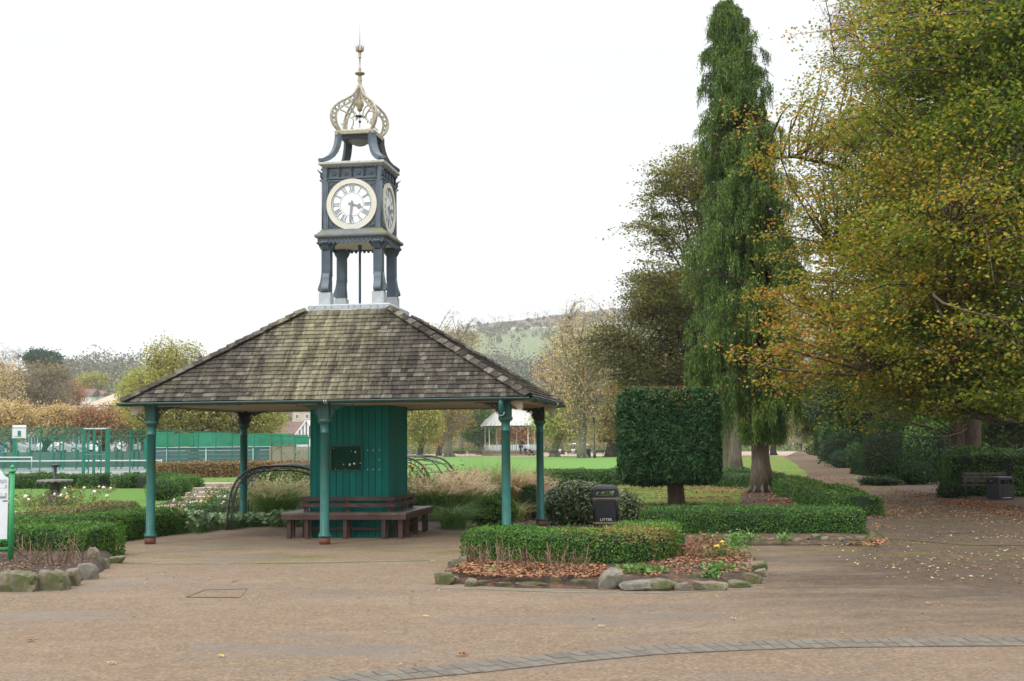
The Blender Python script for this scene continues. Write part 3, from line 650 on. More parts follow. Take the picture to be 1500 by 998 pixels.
    gl = glyphs()
    def hand(length, wd, an, y, name, face, tail=.06):
        m = MB(); Mr = Matrix.Rotation(an, 3, 'Y')
        if name == 'hour_hand': out = [(-.018, -tail), (.018, -tail), (.013, length * .5), (.035, length * .62), (.05, length * .74), (.022, length * .85), (0, length), (-.022, length * .85), (-.05, length * .74), (-.035, length * .62), (-.013, length * .5)]
        else: out = [(-.018, -tail), (.018, -tail), (.02, 0), (.012, length * .9), (0, length), (-.012, length * .9), (-.02, 0)]
        me = curve_mesh(name, [out], .006, 'dial_grey'); me.transform(STAND); me.transform(Mr.to_4x4()); link(name, me, face, (0, y, 0)); return m
    for k in range(4):
        rot = Matrix.Rotation(k * math.pi / 2, 4, 'Z'); Mt = rot @ Matrix.Translation((0, -.526, 0))
        if k == 0: fm = disc(.375, -.012).mesh('clock_face', 'dial_white')
        f = link('clock_face', fm, T)
        f.matrix_local = rot @ Matrix.Translation((0, -.526, zc_d)) @ Matrix.Diagonal((1.06, 1, 1.06, 1))
        if k == 0: sub = [(bez.mesh('dial_ring', 'dial_cream'), 'dial_ring'), (minute.mesh('minute_track', 'dial_grey'), 'minute_track')] + [(x.mesh('numeral', 'dial_grey'), 'numeral') for x in gl] + [(x.mesh('track_ring', 'dial_grey'), 'track_ring') for x in (tr, t2, t3)]
        for me, nm in sub:
            link(nm, me, f, (0, -.0135 if nm == 'numeral' else 0, 0), kind='stuff' if nm == 'minute_track' else None)
        hand(.185, .03, math.pi * 2 * (3 + 31 / 60) / 12, -.022, 'hour_hand', f); hand(.315, .02, math.pi * 2 * 31 / 60, -.030, 'minute_hand', f)
        # panel frame, spandrel leaves, frieze with rosettes and little brackets
        fr = MB(); F = .525
        for s in (-1, 1): fr.box((s * .447, -F - .009, 5.885), (.022, .02, .87)); fr.box((0, -F - .008, 5.885 + s * .437), (.872, .018, .022))
        for z in (6.36, 6.375, 6.565): fr.box((0, -F - .012, z), (.94, .03, .012))
        fb = fr.build('panel_frame', 'tower_pale', T); fb.matrix_local = rot
        for i in range(4):
            x = (i - 1.5) * .225; ro = MB()
            pts = [(x + .036 * math.cos(t), -F - .012, 6.468 + .036 * math.sin(t)) for t in np.linspace(0, 2 * math.pi, 15)]
            ro.tube(pts, .008, 6, cap=False); ro.tube([(x, -F - .002, 6.468), (x, -F - .022, 6.468)], .014, 8)
            for q in range(6): an = q * math.pi / 3; ro.tube([(x + .014 * math.cos(an), -F - .01, 6.468 + .014 * math.sin(an)), (x + .036 * math.cos(an), -F - .01, 6.468 + .036 * math.sin(an))], .005, 5)
            ob = ro.build('rosette', 'tower_pale', T); ob.matrix_local = rot
        for i in range(5):
            x = (i - 2) * .225; br = MB(); br.tube([(x, -F - .005, 6.385), (x, -F - .022, 6.40), (x, -F - .02, 6.50), (x, -F - .05, 6.545), (x, -F - .065, 6.57)], [.012, .014, .012, .018, .02], 7)
            ob = br.build('frieze_bracket', 'tower_grey', T); ob.matrix_local = rot
        for sx_ in (-1, 1):
            for sz in (-1, 1):
                sp = MB(); cx, cz = sx_ * .395, 5.885 + sz * .385
                for q in range(3):
                    L_ = (.09, .11, .09)[q]; an = math.atan2(-sz, -sx_) + (q - 1) * .72
                    pts = [(cx + L_ * t * math.cos(an + .5 * t * (q - 1)), -F - .006, cz + L_ * t * math.sin(an + .5 * t * (q - 1))) for t in np.linspace(0, 1, 6)]
                    sp.tube(pts, [.012, .011, .009, .008, .007, .004], 6)
                sp.tube([(cx - .03 * sx_ * 0 + .03 * math.cos(t), -F - .005, cz + .03 * math.sin(t)) for t in np.linspace(0, 6.28, 12)], .005, 5, cap=False)
                ob = sp.build('spandrel_leaf', 'tower_pale', T); ob.matrix_local = rot
    for a in (-1, 1):
        for b in (-1, 1):
            m = MB(); m.tube([(a * .545, b * .545, 6.36), (a * .565, b * .565, 6.40), (a * .56, b * .56, 6.46), (a * .62, b * .62, 6.52)], [.012, .02, .022, .006], 7); m.tube([(a * .54, b * .54, 6.30), (a * .575, b * .575, 6.33), (a * .54, b * .54, 6.37)], [.01, .02, .01], 7); P(m, 'corner_crocket', 'tower_grey')
    m = MB(); m.lathe([(.54, 6.575), (.575, 6.60), (.60, 6.615), (.605, 6.625), (.605, 6.655), (.59, 6.665), (.4, 6.68)], sq=True); P(m, 'upper_slab', 'slab_lead')
    # curved legs up to the crown plate
    for a in (-1, 1):
        for b in (-1, 1):
            m = MB(); zz = 6.675
            prof = [(.555, 0), (.53, .035), (.47, .075), (.41, .14), (.365, .23), (.335, .33), (.315, .45), (.31, .56)]
            V = []
            for i, (q, z) in enumerate(prof):
                j = min(i + 1, len(prof) - 1); h = max(i - 1, 0); dq, dz = prof[j][0] - prof[h][0], prof[j][1] - prof[h][1]; L_ = math.hypot(dq * 1.414, dz); nq, nz = dz / L_, -dq * 1.414 / L_
                t_ = .042 if i else .05
                c0 = np.array([a * q, b * q, zz + z]); e = np.array([a * .7071, -b * .7071, 0]) * .068; nn = np.array([a * nq * .7071, b * nq * .7071, nz]) * t_
                V += [c0 - e - nn, c0 + e - nn, c0 + e + nn, c0 - e + nn]
            Fq = []
            for i in range(len(prof) - 1):
                for k in range(4): Fq.append((i * 4 + k, i * 4 + (k + 1) % 4, i * 4 + 4 + (k + 1) % 4, i * 4 + 4 + k))
            Fq += [(3, 2, 1, 0), tuple(4 * (len(prof) - 1) + k for k in range(4))]
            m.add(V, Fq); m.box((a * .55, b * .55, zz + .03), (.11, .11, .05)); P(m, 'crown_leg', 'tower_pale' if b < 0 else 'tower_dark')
    m = MB(); m.lathe([(.315, 7.17), (.33, 7.20), (.345, 7.235)], sq=True); P(m, 'crown_plate_rim', 'tower_dark')
    m = MB(); m.lathe([(.35, 7.236), (.372, 7.25), (.372, 7.275), (.35, 7.285), (.27, 7.32), (.25, 7.325)], sq=True); P(m, 'crown_plate', 'gilt_cream')
    vm2 = curve_mesh('crown_fringe', scallop(.36, 15, .012, .045, .01)[:1], .012, 'gilt_cream'); vm2.transform(STAND)
    for k in range(4): link('crown_fringe', vm2, T, (.362 * math.sin(k * math.pi / 2), -.362 * math.cos(k * math.pi / 2), 7.25), rz=k * math.pi / 2)
    m = MB(); m.lathe([(.03, 7.06), (.10, 7.08), (.19, 7.14), (.23, 7.2)], n=16); P(m, 'pendant_boss', 'cornice_moss')
    # pierced crown ribs
    zr = 7.29
    prof = [(.33, 0), (.39, .04), (.445, .11), (.478, .20), (.488, .30), (.475, .40), (.43, .49), (.35, .58), (.25, .66), (.155, .74), (.09, .82), (.05, .91), (.035, .97)]
    pi_ = [(.32, .01), (.35, .06), (.38, .12), (.40, .20), (.405, .29), (.39, .37), (.345, .45), (.265, .53), (.175, .60), (.095, .69), (.045, .78), (.03, .88), (.03, .95)]
    for a, b in ((-1, -1), (1, -1), (1, 1), (-1, 1)):
        k_ = .86
        o = lambda q, z: (a * q * k_, b * q * k_, zr + z * .92)
        rb = MB(); rb.tube([o(*p) for p in prof], [.03] * 5 + [.022] * 8, 8); rb.tube([o(*p) for p in pi_], .016, 6)
        for i in range(1, len(prof) - 2):
            (q0, z0), (q1, z1) = prof[i], pi_[i]; cq, cz = (q0 + q1) / 2, (z0 + z1) / 2; rr = math.hypot(q0 - q1, z0 - z1) / 2 * .9
            rb.tube([o(cq + rr * math.cos(t) * .75, cz + rr * math.sin(t)) for t in np.linspace(0, 5.2, 10)], .0125, 5)
            (q2, z2) = prof[i + 1]; rb.tube([o(q1, z1), o((q1 + q2) / 2, (z1 + z2) / 2 + .01), o(q2, z2)], .011, 5)
        ob = P(rb, 'crown_rib', 'gilt_cream')
        cu = MB()
        cu.tube([o(.33, .43), o(.25, .40), o(.19, .33), o(.20, .25), o(.25, .20), o(.22, .17)], .013, 6); cu.tube([o(.25, .20), o(.28, .16), o(.32, .13)], .011, 5)
        cu.tube([o(.245, .51), o(.17, .50), o(.11, .44), o(.09, .36), o(.12, .31)], .012, 6); cu.tube([o(.09, .36), o(.06, .32)], .01, 5)
        P(cu, 'scroll', 'gilt_cream', ob)
    m = MB(); z0 = zr + .42
    m.lathe([(.02, z0), (.05, z0 + .03), (.045, z0 + .06), (.075, z0 + .11), (.07, z0 + .17), (.04, z0 + .22), (.03, z0 + .40), (.05, z0 + .42), (.05, z0 + .45), (.035, z0 + .47), (.035, zr + .95)], n=14); P(m, 'crown_spindle', 'gold')
    m = MB(); m.tube([(0, 0, zr + .12), (0, 0, z0)], .006, 6); m.lathe([(.01, zr + .30), (.085, zr + .325), (.09, zr + .335), (.02, zr + .345)], n=16); m.lathe([(.005, zr + .20), (.026, zr + .22), (.026, zr + .24), (.005, zr + .26)], n=10); P(m, 'hanging_finial', 'iron_dark')
    # finial
    zf = zr + .86
    m = MB(); m.lathe([(.035, zf), (.05, zf + .02), (.04, zf + .05), (.03, zf + .10), (.045, zf + .14), (.04, zf + .17), (.03, zf + .2), (.03, zf + .30), (.022, zf + .34), (.03, zf + .35), (.03, zf + .365), (.018, zf + .37), (.014, zf + .56), (.03, zf + .57), (.03, zf + .59), (.018, zf + .60), (.03, zf + .63), (.03, zf + .645), (.012, zf + .66), (.01, zf + .76)], n=14); P(m, 'finial_shaft', 'gilt_cream')
    m = MB(); m.lathe([(.03, zf + .245), (.07, zf + .25), (.095, zf + .27), (.09, zf + .285), (.03, zf + .29)], n=18); P(m, 'finial_dish', 'gold')
    fl = MB()
    for q in range(6):
        an = q * math.pi / 3 + .3; c_, s_ = math.cos(an), math.sin(an)
        pts = [(0 + r_ * c_, r_ * s_, zf - .1 + h_) for r_, h_ in ((.0, .77), (.035, .79), (.06, .83), (.062, .87), (.09, .90))]; fl.tube(pts, [.012, .016, .018, .014, .003], 6)
        fl.tube([(r_ * c_, r_ * s_, zf - .1 + h_) for r_, h_ in ((.03, .80), (.055, .79), (.08, .81))], [.008, .012, .004], 5)
    P(fl, 'finial_leaves', 'gold')
    m = MB(); m.tube([(0, 0, zf + .7), (0, 0, 9.36)], [.010, .007], 6); P(m, 'lightning_rod', 'lead')
    # ---- central hut
    hw = .697
    m = MB(); m.box((0, 0, 1.15), (2 * hw - .03, 2 * hw - .03, 2.29)); P(m, 'hut_core', 'hut_core')
    nb = 12; wd = 2 * hw / nb
    bdm = MB(); bdm.box((0, 0, 0), (wd - .009, .018, 2.29)); me = bdm.mesh('board', 'hut_board')
    for s in range(4):
        for k in range(nb):
            q = -hw + wd * (k + .5); rot = Matrix.Rotation(s * math.pi / 2, 4, 'Z')
            link('board', me, T, M=rot @ Matrix.Translation((q, -hw + .009, 1.15)))
    for a in (-1, 1):
        for b in (-1, 1): m = MB(); m.box((a * (hw - .006), b * (hw - .006), 1.15), (.03, .03, 2.28)); P(m, 'corner_bead', 'hut_board')
    # noticeboard
    Y = -hw - .004
    x0, x1 = -.335, .245; z0_, z1_ = ZL(0, -hw, 690.3), ZL(0, -hw, 652)
    nbd = link('notice_board', None, T)
    cx, cz, ww, hh = (x0 + x1) / 2, (z0_ + z1_) / 2, x1 - x0, z1_ - z0_
    m = MB(); m.box((cx, Y - .012, cz), (ww - .03, .02, hh - .03)); P(m, 'panel', 'board_face', nbd)
    m = MB()
    for s in (-1, 1): m.box((cx + s * (ww / 2 - .012), Y - .022, cz), (.026, .045, hh)); m.box((cx, Y - .022, cz + s * (hh / 2 - .012)), (ww - .05, .044, .026))
    P(m, 'frame', 'board_rim', nbd)
    for dx, dz, s in ((.09, .12, .5), (.16, .10, 1.2), (-.05, -.11, .7), (.06, -.115, 1.4), (.14, -.10, 1.3), (-.23, .17, .4), (-.2, -.19, .4), (-.02, -.19, .4), (.25, -.09, .7)):
        m = MB(); pp = [(math.cos(t) * .013 * s * rs.uniform(.5, 1.3), math.sin(t) * .017 * s * rs.uniform(.5, 1.3)) for t in np.linspace(0, 6.28, 9)[:-1]]
        pm = curve_mesh('paper_scrap', [pp], .002, 'white'); pm.transform(STAND); link('paper_scrap', pm, nbd, (cx + dx, Y - .026, cz + dz))
    for i, x in enumerate((.33, .43, .54)):
        for z in (ZL(0, -hw, 660), ZL(0, -hw, 688)): m = MB(); m.lathe([(.009, 0), (.009, .008)], n=8); V = m.V[0]; m.V = [np.c_[V[:, 0], -V[:, 2], V[:, 1]]]; m.build('screw_head', 'white', T, (x, -hw - .001, z))
    m = MB(); m.lathe([(.009, 0), (.009, .008)], n=8); V = m.V[0]; m.V = [np.c_[V[:, 0], -V[:, 2], V[:, 1]]]; m.build('screw_head', 'white', T, (.54, -hw - .001, ZL(0, -hw, 674)))
shelter()
# ---------------------------------------------------------------- bench round the hut
def hut_bench():
    T = thing('wrap_around_bench', 'dark red slatted bench running round the green hut under the clock', 'bench', (PX, PY, 0), -TH)
    o_, i_ = 1.103, .76; Zs = .45; nsl = 4; wd = (o_ - i_) / nsl
    for s in range(4):
        rot = Matrix.Rotation(s * math.pi / 2, 4, 'Z')
        for k in range(nsl):
            r1 = o_ - k * wd - .003; r0 = r1 - wd + .016; m = MB()
            V = [(-r1, -r1, 0), (r1, -r1, 0), (r0, -r0, 0), (-r0, -r0, 0)]; V = [(x, y, Zs) for x, y, _ in V] + [(x, y, Zs - .035) for x, y, _ in V]
            m.add(V, [(0, 1, 2, 3), (7, 6, 5, 4), (0, 4, 5, 1), (1, 5, 6, 2), (2, 6, 7, 3), (3, 7, 4, 0)]); m.build('seat_slat', 'bench_seat', T, M=rot)
        m = MB(); m.box((0, -o_ + .02, Zs - .078), (2 * o_ - .04 * (s % 2) - .01, .035, .08)); m.build('apron', 'bench_wood', T, M=rot)
        for z in (.565, .675):
            bo = .835 if z < .6 else .81
            m = MB(); m.box((0, -bo, z), (2 * bo + (.03 if s % 2 == 0 else -.03), .03, .065)); m.build('back_rail', 'bench_wood', T, M=rot)
        for x in (-.74, 0, .74): m = MB(); m.bar((x, -.775, .40), (x, -.80, .70), .07, .035); m.build('back_post', 'bench_wood', T, M=rot)
        for x in (-.66, .02, .70): m = MB(); m.box((x, -1.02, .187), (.068, .068, .374)); m.build('leg', 'bench_wood', T, M=rot)
        for x in (-.66, .02, .70): m = MB(); m.box((x, -.80, .187), (.06, .06, .374)); m.build('leg', 'bench_wood', T, M=rot)
        m = MB(); m.box((.02, -.80, .16), (1.3, .03, .05)); m.build('stretcher', 'bench_wood', T, M=rot)
        m = MB(); m.box((-.985, -.985, .187), (.075, .075, .374)); m.build('leg', 'bench_wood', T, M=rot)
hut_bench()
# ================================================================ ground sheets
def sheet(name, poly, mat, lift, kind='structure', label=None, cat=None):
    """flat sheet draped on the ground from (x, y) corners"""
    import bmesh
    bm = bmesh.new(); vs_ = [bm.verts.new((x, y, 0)) for x, y in poly]; f = bm.faces.new(vs_); f.normal_update()
    if f.normal.z < 0: f.normal_flip()
    bmesh.ops.triangulate(bm, faces=[f]);
    for yy in (SLOPE_Y,): bmesh.ops.bisect_plane(bm, geom=bm.verts[:] + bm.edges[:] + bm.faces[:], plane_co=(0, yy, 0), plane_no=(0, 1, 0))
    for v in bm.verts: v.co.z = G(v.co.y) + lift
    me = bpy.data.meshes.new(name); bm.to_mesh(me); bm.free(); me.materials.append(MATS[mat])
    return link(name, me, kind=kind, label=label, cat=cat)
def PP(*uv): return [gp(u, v) for u, v in uv]
m = MB()
ys = [-60, 0, 60, 200, 420, 900, 2600]; 
V = [(x, y, G(y) if y < 420 else G(420)) for y in ys for x in (-2600, 2600)]
m.add(V, [(2 * i, 2 * i + 1, 2 * i + 3, 2 * i + 2) for i in range(len(ys) - 1)]); m.build('ground', 'meadow', kind='structure')
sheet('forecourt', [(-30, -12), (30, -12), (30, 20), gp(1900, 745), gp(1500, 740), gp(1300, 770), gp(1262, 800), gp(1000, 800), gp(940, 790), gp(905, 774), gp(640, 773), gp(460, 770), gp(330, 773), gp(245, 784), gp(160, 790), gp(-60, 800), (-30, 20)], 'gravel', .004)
# ================================================================ foliage builders
def XY(u, y): 
    """ground point on the bearing of photo column u at depth y"""
    P = atd(u, 640, y); return (P.x, y)
def unit(v): return v / (np.linalg.norm(v, axis=-1, keepdims=True) + 1e-9)
def rdir(n): return unit(rng.normal(size=(n, 3)))
def leaf_axes(n, L, W, nrm=None, flat=.0, spread=.6):
    """half axes of leaves lying roughly across normals nrm (or level when flat)"""
    N = rdir(n)
    if nrm is not None: N = unit(nrm + N * spread)
    if flat: N = unit(N + np.array([0, 0, flat]))
    A = unit(np.cross(N, rdir(n))); B = np.cross(N, A)
    k = rng.uniform(.6, 1.25, (n, 1)); return A * L * k / 2, B * W * k / 2
def strips(mb, base, d, length, width, droop, nseg=4, mi=0, up=1., tip=.15):
    """curved blades: base (n,3), horizontal dir d (n,3), rising then drooping"""
    n = len(base); t = np.linspace(0, 1, nseg + 1)[None, :, None]
    L = np.asarray(length).reshape(-1, 1, 1); dr = np.asarray(droop).reshape(-1, 1, 1)
    hx = d[:, None, :] * (L * (t * .25 + dr * t ** 2 * .75)); z = L * (up * t - dr * .62 * t ** 2.2)
    P = base[:, None, :] + hx; P[:, :, 2:3] += z
    sd_ = unit(np.cross(d, np.array([0, 0, 1.])) + rng.normal(size=d.shape) * .5)[:, None, :]
    w = np.asarray(width).reshape(-1, 1, 1) / 2 * (1 - (1 - tip) * t)
    V = np.stack([P - sd_ * w, P + sd_ * w], 2).reshape(n, -1, 3); m = 2 * (nseg + 1)
    F = np.array([(2 * i, 2 * i + 1, 2 * i + 3, 2 * i + 2) for i in range(nseg)])
    mb.add(V.reshape(-1, 3), (np.arange(n)[:, None, None] * m + F[None]).reshape(-1, 4), mi); return P
def tubes(mb, P, r0, r1, mi=0, n=3):
    """many thin branches at once: P (k, m, 3)"""
    k, m, _ = P.shape; T = unit(np.gradient(P, axis=1)); ref = np.where(np.abs(T[..., 2:3]) < .9, np.array([0, 0, 1.]), np.array([1., 0, 0]))
    A = unit(np.cross(T, ref)); B = np.cross(T, A); t = np.linspace(0, 1, m)[None, :, None]
    rad = np.asarray(r0).reshape(-1, 1, 1) * (1 - t) + np.asarray(r1).reshape(-1, 1, 1) * t
    ring = [P + rad * (math.cos(a) * A + math.sin(a) * B) for a in np.arange(n) * 2 * math.pi / n]
    V = np.stack(ring, 2).reshape(-1, 3); F = np.array([(i * n + j, i * n + (j + 1) % n, (i + 1) * n + (j + 1) % n, (i + 1) * n + j) for i in range(m - 1) for j in range(n)])
    mb.add(V, (np.arange(k)[:, None, None] * (m * n) + F[None]).reshape(-1, 4), mi, True)
def icosphere(sub=3):
    import bmesh
    bm = bmesh.new(); bmesh.ops.create_icosphere(bm, subdivisions=sub, radius=1); V = np.array([v.co[:] for v in bm.verts]); F = np.array([[v.index for v in f.verts] for f in bm.faces]); bm.free(); return V, F
ICO = {k: icosphere(k) for k in (2, 3, 4)}
def hedge(name, label, pts, width, height, leaf=.026, dens=4200, mat='box_leaf', core='core_green', lump=.035, cat='hedge', group=None, extra=None, batter=.04, z0=0., shoots=0):
    """clipped hedge along a centre line of (x, y) points"""
    P = np.array(pts, float); seg = np.linalg.norm(np.diff(P, axis=0), axis=1); s = np.r_[0, np.cumsum(seg)]; L = s[-1]
    m = max(6, int(L / .25)); q = np.linspace(0, L, m); C_ = np.c_[np.interp(q, s, P[:, 0]), np.interp(q, s, P[:, 1])]
    for _ in range(2): C_[1:-1] = (C_[:-2] + 2 * C_[1:-1] + C_[2:]) / 4
    T = unit(np.gradient(C_, axis=0)); N = np.c_[-T[:, 1], T[:, 0]]
    h = height; w = width / 2; rc = min(.09, h * .2)
    prof = [(-w, 0), (-w + batter * .4, h * .5), (-w + batter, h - rc), (-w + batter + rc, h), (0, h + .01), (w - batter - rc, h), (w - batter, h - rc), (w - batter * .4, h * .5), (w, 0)]
    pr = np.array(prof); k = len(pr)
    def place(qs, a, z):     # along, across, up -> world
        c = np.c_[np.interp(qs, q, C_[:, 0]), np.interp(qs, q, C_[:, 1])]; n_ = np.c_[np.interp(qs, q, N[:, 0]), np.interp(qs, q, N[:, 1])]
        return np.c_[c + n_ * a[:, None], z + z0 + np.array([G(y) for y in c[:, 1]])]
    mb = MB(); V = []
    for i, qq in enumerate(q):
        e = min(1, .55 + .45 * math.sqrt(min(1, min(i, m - 1 - i) / 1.0)))
        V.append(place(np.full(k, qq), pr[:, 0] * .93 * (e if e < 1 else 1), pr[:, 1] * .965 * (1 - (1 - e) * .15)))
    V = np.concatenate(V); V += unit(np.c_[n3(V, 3, 1), n3(V, 3, 2), n3(V, 3, 3)]) * n3(V, 2.2, 5)[:, None] * lump * .6
    i = np.arange(m - 1)[:, None] * k; j = np.arange(k - 1)[None]
    mb.add(V, np.stack([i + j, i + k + j, i + k + j + 1, i + j + 1], -1).reshape(-1, 4), 1, True)
    mb.F.append((np.array([list(range(k))]), 1, False)); mb.F.append((np.array([list(range(k))[::-1]]) + (m - 1) * k, 1, False))
    # leaves over the surface
    pl = np.linalg.norm(np.diff(pr, axis=0), axis=1); ps = np.r_[0, np.cumsum(pl)]; per = ps[-1]
    n = int(dens * L * per); qs = rng.uniform(0, L, n); u_ = rng.uniform(0, per, n)
    a = np.interp(u_, ps, pr[:, 0]); z = np.interp(u_, ps, pr[:, 1]); ii = np.clip(np.searchsorted(ps, u_) - 1, 0, k - 2); dd = pr[ii + 1] - pr[ii]
    na = np.c_[-dd[:, 1], dd[:, 0]]; na /= np.linalg.norm(na, axis=1, keepdims=True); 
    ne = int(dens * width * height); qe = np.where(rng.random(ne * 2) < .5, 0., L); ae = rng.uniform(-w + .02, w - .02, ne * 2); ze = rng.uniform(0, h - .02, ne * 2)
    Pw = place(qs, a, z); nn = np.c_[np.interp(qs, q, N[:, 0]), np.interp(qs, q, N[:, 1])]; Nw = np.c_[nn * na[:, :1], na[:, 1]]
    Pe = place(qe, ae, ze); te = np.where(qe[:, None] == 0, -T[0], T[-1]); Ne = np.c_[te, np.zeros(len(te))]
    Pw = np.r_[Pw, Pe + Ne * .02]; Nw = np.r_[Nw, Ne]
    off = n3(Pw, 2.2, 5) * lump + n3(Pw, 9, 6) * lump * .5 + rng.normal(0, .012, len(Pw)) + np.abs(rng.normal(0, leaf * .5, len(Pw))) * (rng.random(len(Pw)) < .3)
    Pw = Pw + Nw * off[:, None]
    A, B = leaf_axes(len(Pw), leaf, leaf * .72, Nw, spread=.9)
    mi = np.zeros(len(Pw), int)
    if extra: mi = extra(Pw)
    for v in np.unique(mi): k_ = mi == v; mb.leaves(Pw[k_], A[k_], B[k_], int(v) if v == 0 else int(v) + 1)
    mats = [mat, core] + (['box_brown'] if extra else [])
    if shoots:
        k_ = Nw[:, 2] > .7; idx = np.where(k_)[0]; idx = rng.choice(idx, min(shoots, len(idx)), False)
        strips(mb, Pw[idx], unit(rng.normal(size=(len(idx), 3)) * np.array([1, 1, 0])), rng.uniform(.03, .1, len(idx)), .01, .2, 2, 0)
    return mb.build(name, mats, label=label, cat=cat, group=group)
def shrub(name, label, c, r, leaf=.05, n=4000, mat='dark_shrub', core='core_dark', cat='shrub', rough=.22, group=None, corek=.86, parent=None, spread=.9, f=1.6, aspect=.55):
    """rounded bush: c centre, r radii"""
    mb = MB(); c = np.array(c, float); r = np.array(r, float); sd_ = int(abs(c[0] * 13 + c[1] * 7)) % 97
    def surf(d): return c + d * r * (1 + rough * n3(d, f, sd_) * .5 + rough * .3 * n3(d, f * 3.3, sd_ + 3))[:, None]
    V, F = ICO[3]; V2 = c + (surf(V) - c) * corek
    V2[:, 2] = np.maximum(V2[:, 2], G(c[1]) - .02); mb.add(V2, F, 1, True)
    d = rdir(n); d[:, 2] = np.where(d[:, 2] < -.7, -d[:, 2], d[:, 2]); P = c + (surf(d) - c) * (1 - np.abs(rng.normal(0, .06, n)))[:, None]; P += rng.normal(0, leaf * .6, (n, 3))
    P[:, 2] = np.maximum(P[:, 2], G(c[1]) + .01)
    A, B = leaf_axes(n, leaf, leaf * aspect, d / r * r.min(), spread=spread); mb.leaves(P, A, B)
    return mb.build(name, [mat, core], parent, label=label, cat=None if parent else cat, group=group)
def tree(name, label, base, crown, trunk_r, mat, bark_, leaf=.12, twigs=500, per=14, limbs=9, fork=.35, cat='tree', group=None, sig=.35, flat=.6, twig_r=.012, limb_r=.35, shell=.45, rough=.3, bare=0, leafk=.7, trunks=None, droop=0., maxx=None, keep=None, limb_from=None):
    """crown: list of (cx, cy, cz, rx, ry, rz) world ellipsoids; trunk from base (x, y)"""
    x0, y0 = base; z0 = G(y0); T = thing(name, label, cat, (0, 0, 0), group=group)
    cr = np.array(crown, float); vol = cr[:, 3] * cr[:, 4] * cr[:, 5]; ch = rng.choice(len(cr), twigs, p=vol / vol.sum())
    d = rdir(twigs); rr = rng.random(twigs) ** shell; k = 1 + rough * n3(d * 1.7 + ch[:, None] * 3, 1.3, len(label)) * .7
    W = cr[ch, :3] + d * cr[ch, 3:] * (rr * k)[:, None]
    W = W[W[:, 2] > z0 + .8]
    if keep is not None: W = W[keep(W)]
    top = (cr[:, 2] + cr[:, 5]).max(); bot = (cr[:, 2] - cr[:, 5]).min(); cx = np.average(cr[:, 0], weights=vol); cy = np.average(cr[:, 1], weights=vol)
    # trunk
    th = z0 + (top - z0) * .8; tt = np.linspace(0, 1, 12); lean = np.array([cx - x0, cy - y0])
    tp = np.c_[x0 + lean[0] * tt ** 2 * .8 + n3(np.c_[tt, tt, tt] * 3, 1, 3) * trunk_r * .8, y0 + lean[1] * tt ** 2 * .8, z0 - .05 + (th - z0) * tt]
    mb = MB(); rad = trunk_r * np.interp(tt, [0, .02, .06, .3, .7, 1], [1.35, 1.1, 1., .82, .4, .12]); mb.tube(tp, rad, 14)
    # root flare
    for a_ in np.arange(6) * 1.05 + .3: mb.tube([(x0 + math.cos(a_) * trunk_r * q, y0 + math.sin(a_) * trunk_r * q, z0 + h_) for q, h_ in ((.45, trunk_r * 1.7), (.8, trunk_r * .8), (1.25, trunk_r * .2), (1.75, -.05))], [trunk_r * .3, trunk_r * .32, trunk_r * .22, .02], 7)
    mb.build('trunk', bark_, T)
    # limbs
    lb = MB(); ends = W[rng.choice(len(W), min(limbs, len(W)), False)]; allp = [tp]; lim = []
    for e in ends:
        f = rng.uniform(fork, .85); f = min(f, max(fork * .8, (e[2] - z0) / (th - z0) * .8)); f = max(f, min(fork, .27))
        s_ = np.array([np.interp(f, tt, tp[:, i]) for i in range(3)]); r_ = trunk_r * np.interp(f, [0, .3, .7, 1], [1, .82, .4, .12]) * limb_r * 1.5
        q = np.linspace(0, 1, 9)[:, None]; mid = s_ + (e - s_) * q; mid[:, 2] += np.sin(q[:, 0] * math.pi) * np.linalg.norm(e - s_) * (.10 + droop); mid += np.c_[n3(mid, .6, 1), n3(mid, .6, 2), n3(mid, .6, 4)] * np.sin(q * math.pi) * .13 * np.linalg.norm(e - s_)
        lb.tube(mid, np.linspace(r_, r_ * .2, 9), 7, cap=False); allp.append(mid); lim.append(mid)
    lb.build('limbs', bark_, T, kind='stuff')
    # secondary branches: each twig point joins the nearest limb point lower down
    AP = np.concatenate([np.stack([np.interp(np.linspace(0, 1, 30), np.linspace(0, 1, len(p)), p[:, i]) for i in range(3)], 1) for p in allp])
    D = np.linalg.norm(W[:, None] - AP[None] + np.array([0, 0, .25]) * 0, axis=2) + np.maximum(0, AP[None, :, 2] - W[:, None, 2]) * 1.2
    j = D.argmin(1); S = AP[j]; q = np.linspace(0, 1, 6)[None, :, None]; ln = np.linalg.norm(W - S, axis=1)[:, None, None]
    Br = S[:, None] + (W - S)[:, None] * q; sgn = rng.normal(size=(len(W), 1, 3)) * .12; Br = Br + np.sin(q * math.pi) * ln * (sgn + np.array([0, 0, .10 + droop])); 
    tb = MB(); tubes(tb, Br, np.clip(ln[:, 0, 0] * .012, twig_r, twig_r * 4), twig_r * .35, n=4)
    if bare:   # fine twigs
        nb = len(W) * bare; k_ = rng.integers(0, len(W), nb); t_ = rng.uniform(.4, 1, nb); o_ = Br[k_, np.minimum((t_ * 5).astype(int), 5)]
        dv = unit((W - S)[k_]) + rdir(nb) * .8 + np.array([0, 0, .3]); e_ = o_ + unit(dv) * (sig * rng.uniform(.8, 2.4, nb))[:, None]
        qq = np.linspace(0, 1, 4)[None, :, None]; tubes(tb, o_[:, None] + (e_ - o_)[:, None] * qq + np.sin(qq * math.pi) * rng.normal(size=(nb, 1, 3)) * sig * .12, twig_r * .45, twig_r * .15, n=3)
    tb.build('branches', bark_, T, kind='stuff')
    n = len(W) * per; k_ = rng.integers(0, len(W), n); t_ = rng.uniform(.45, 1.08, n)
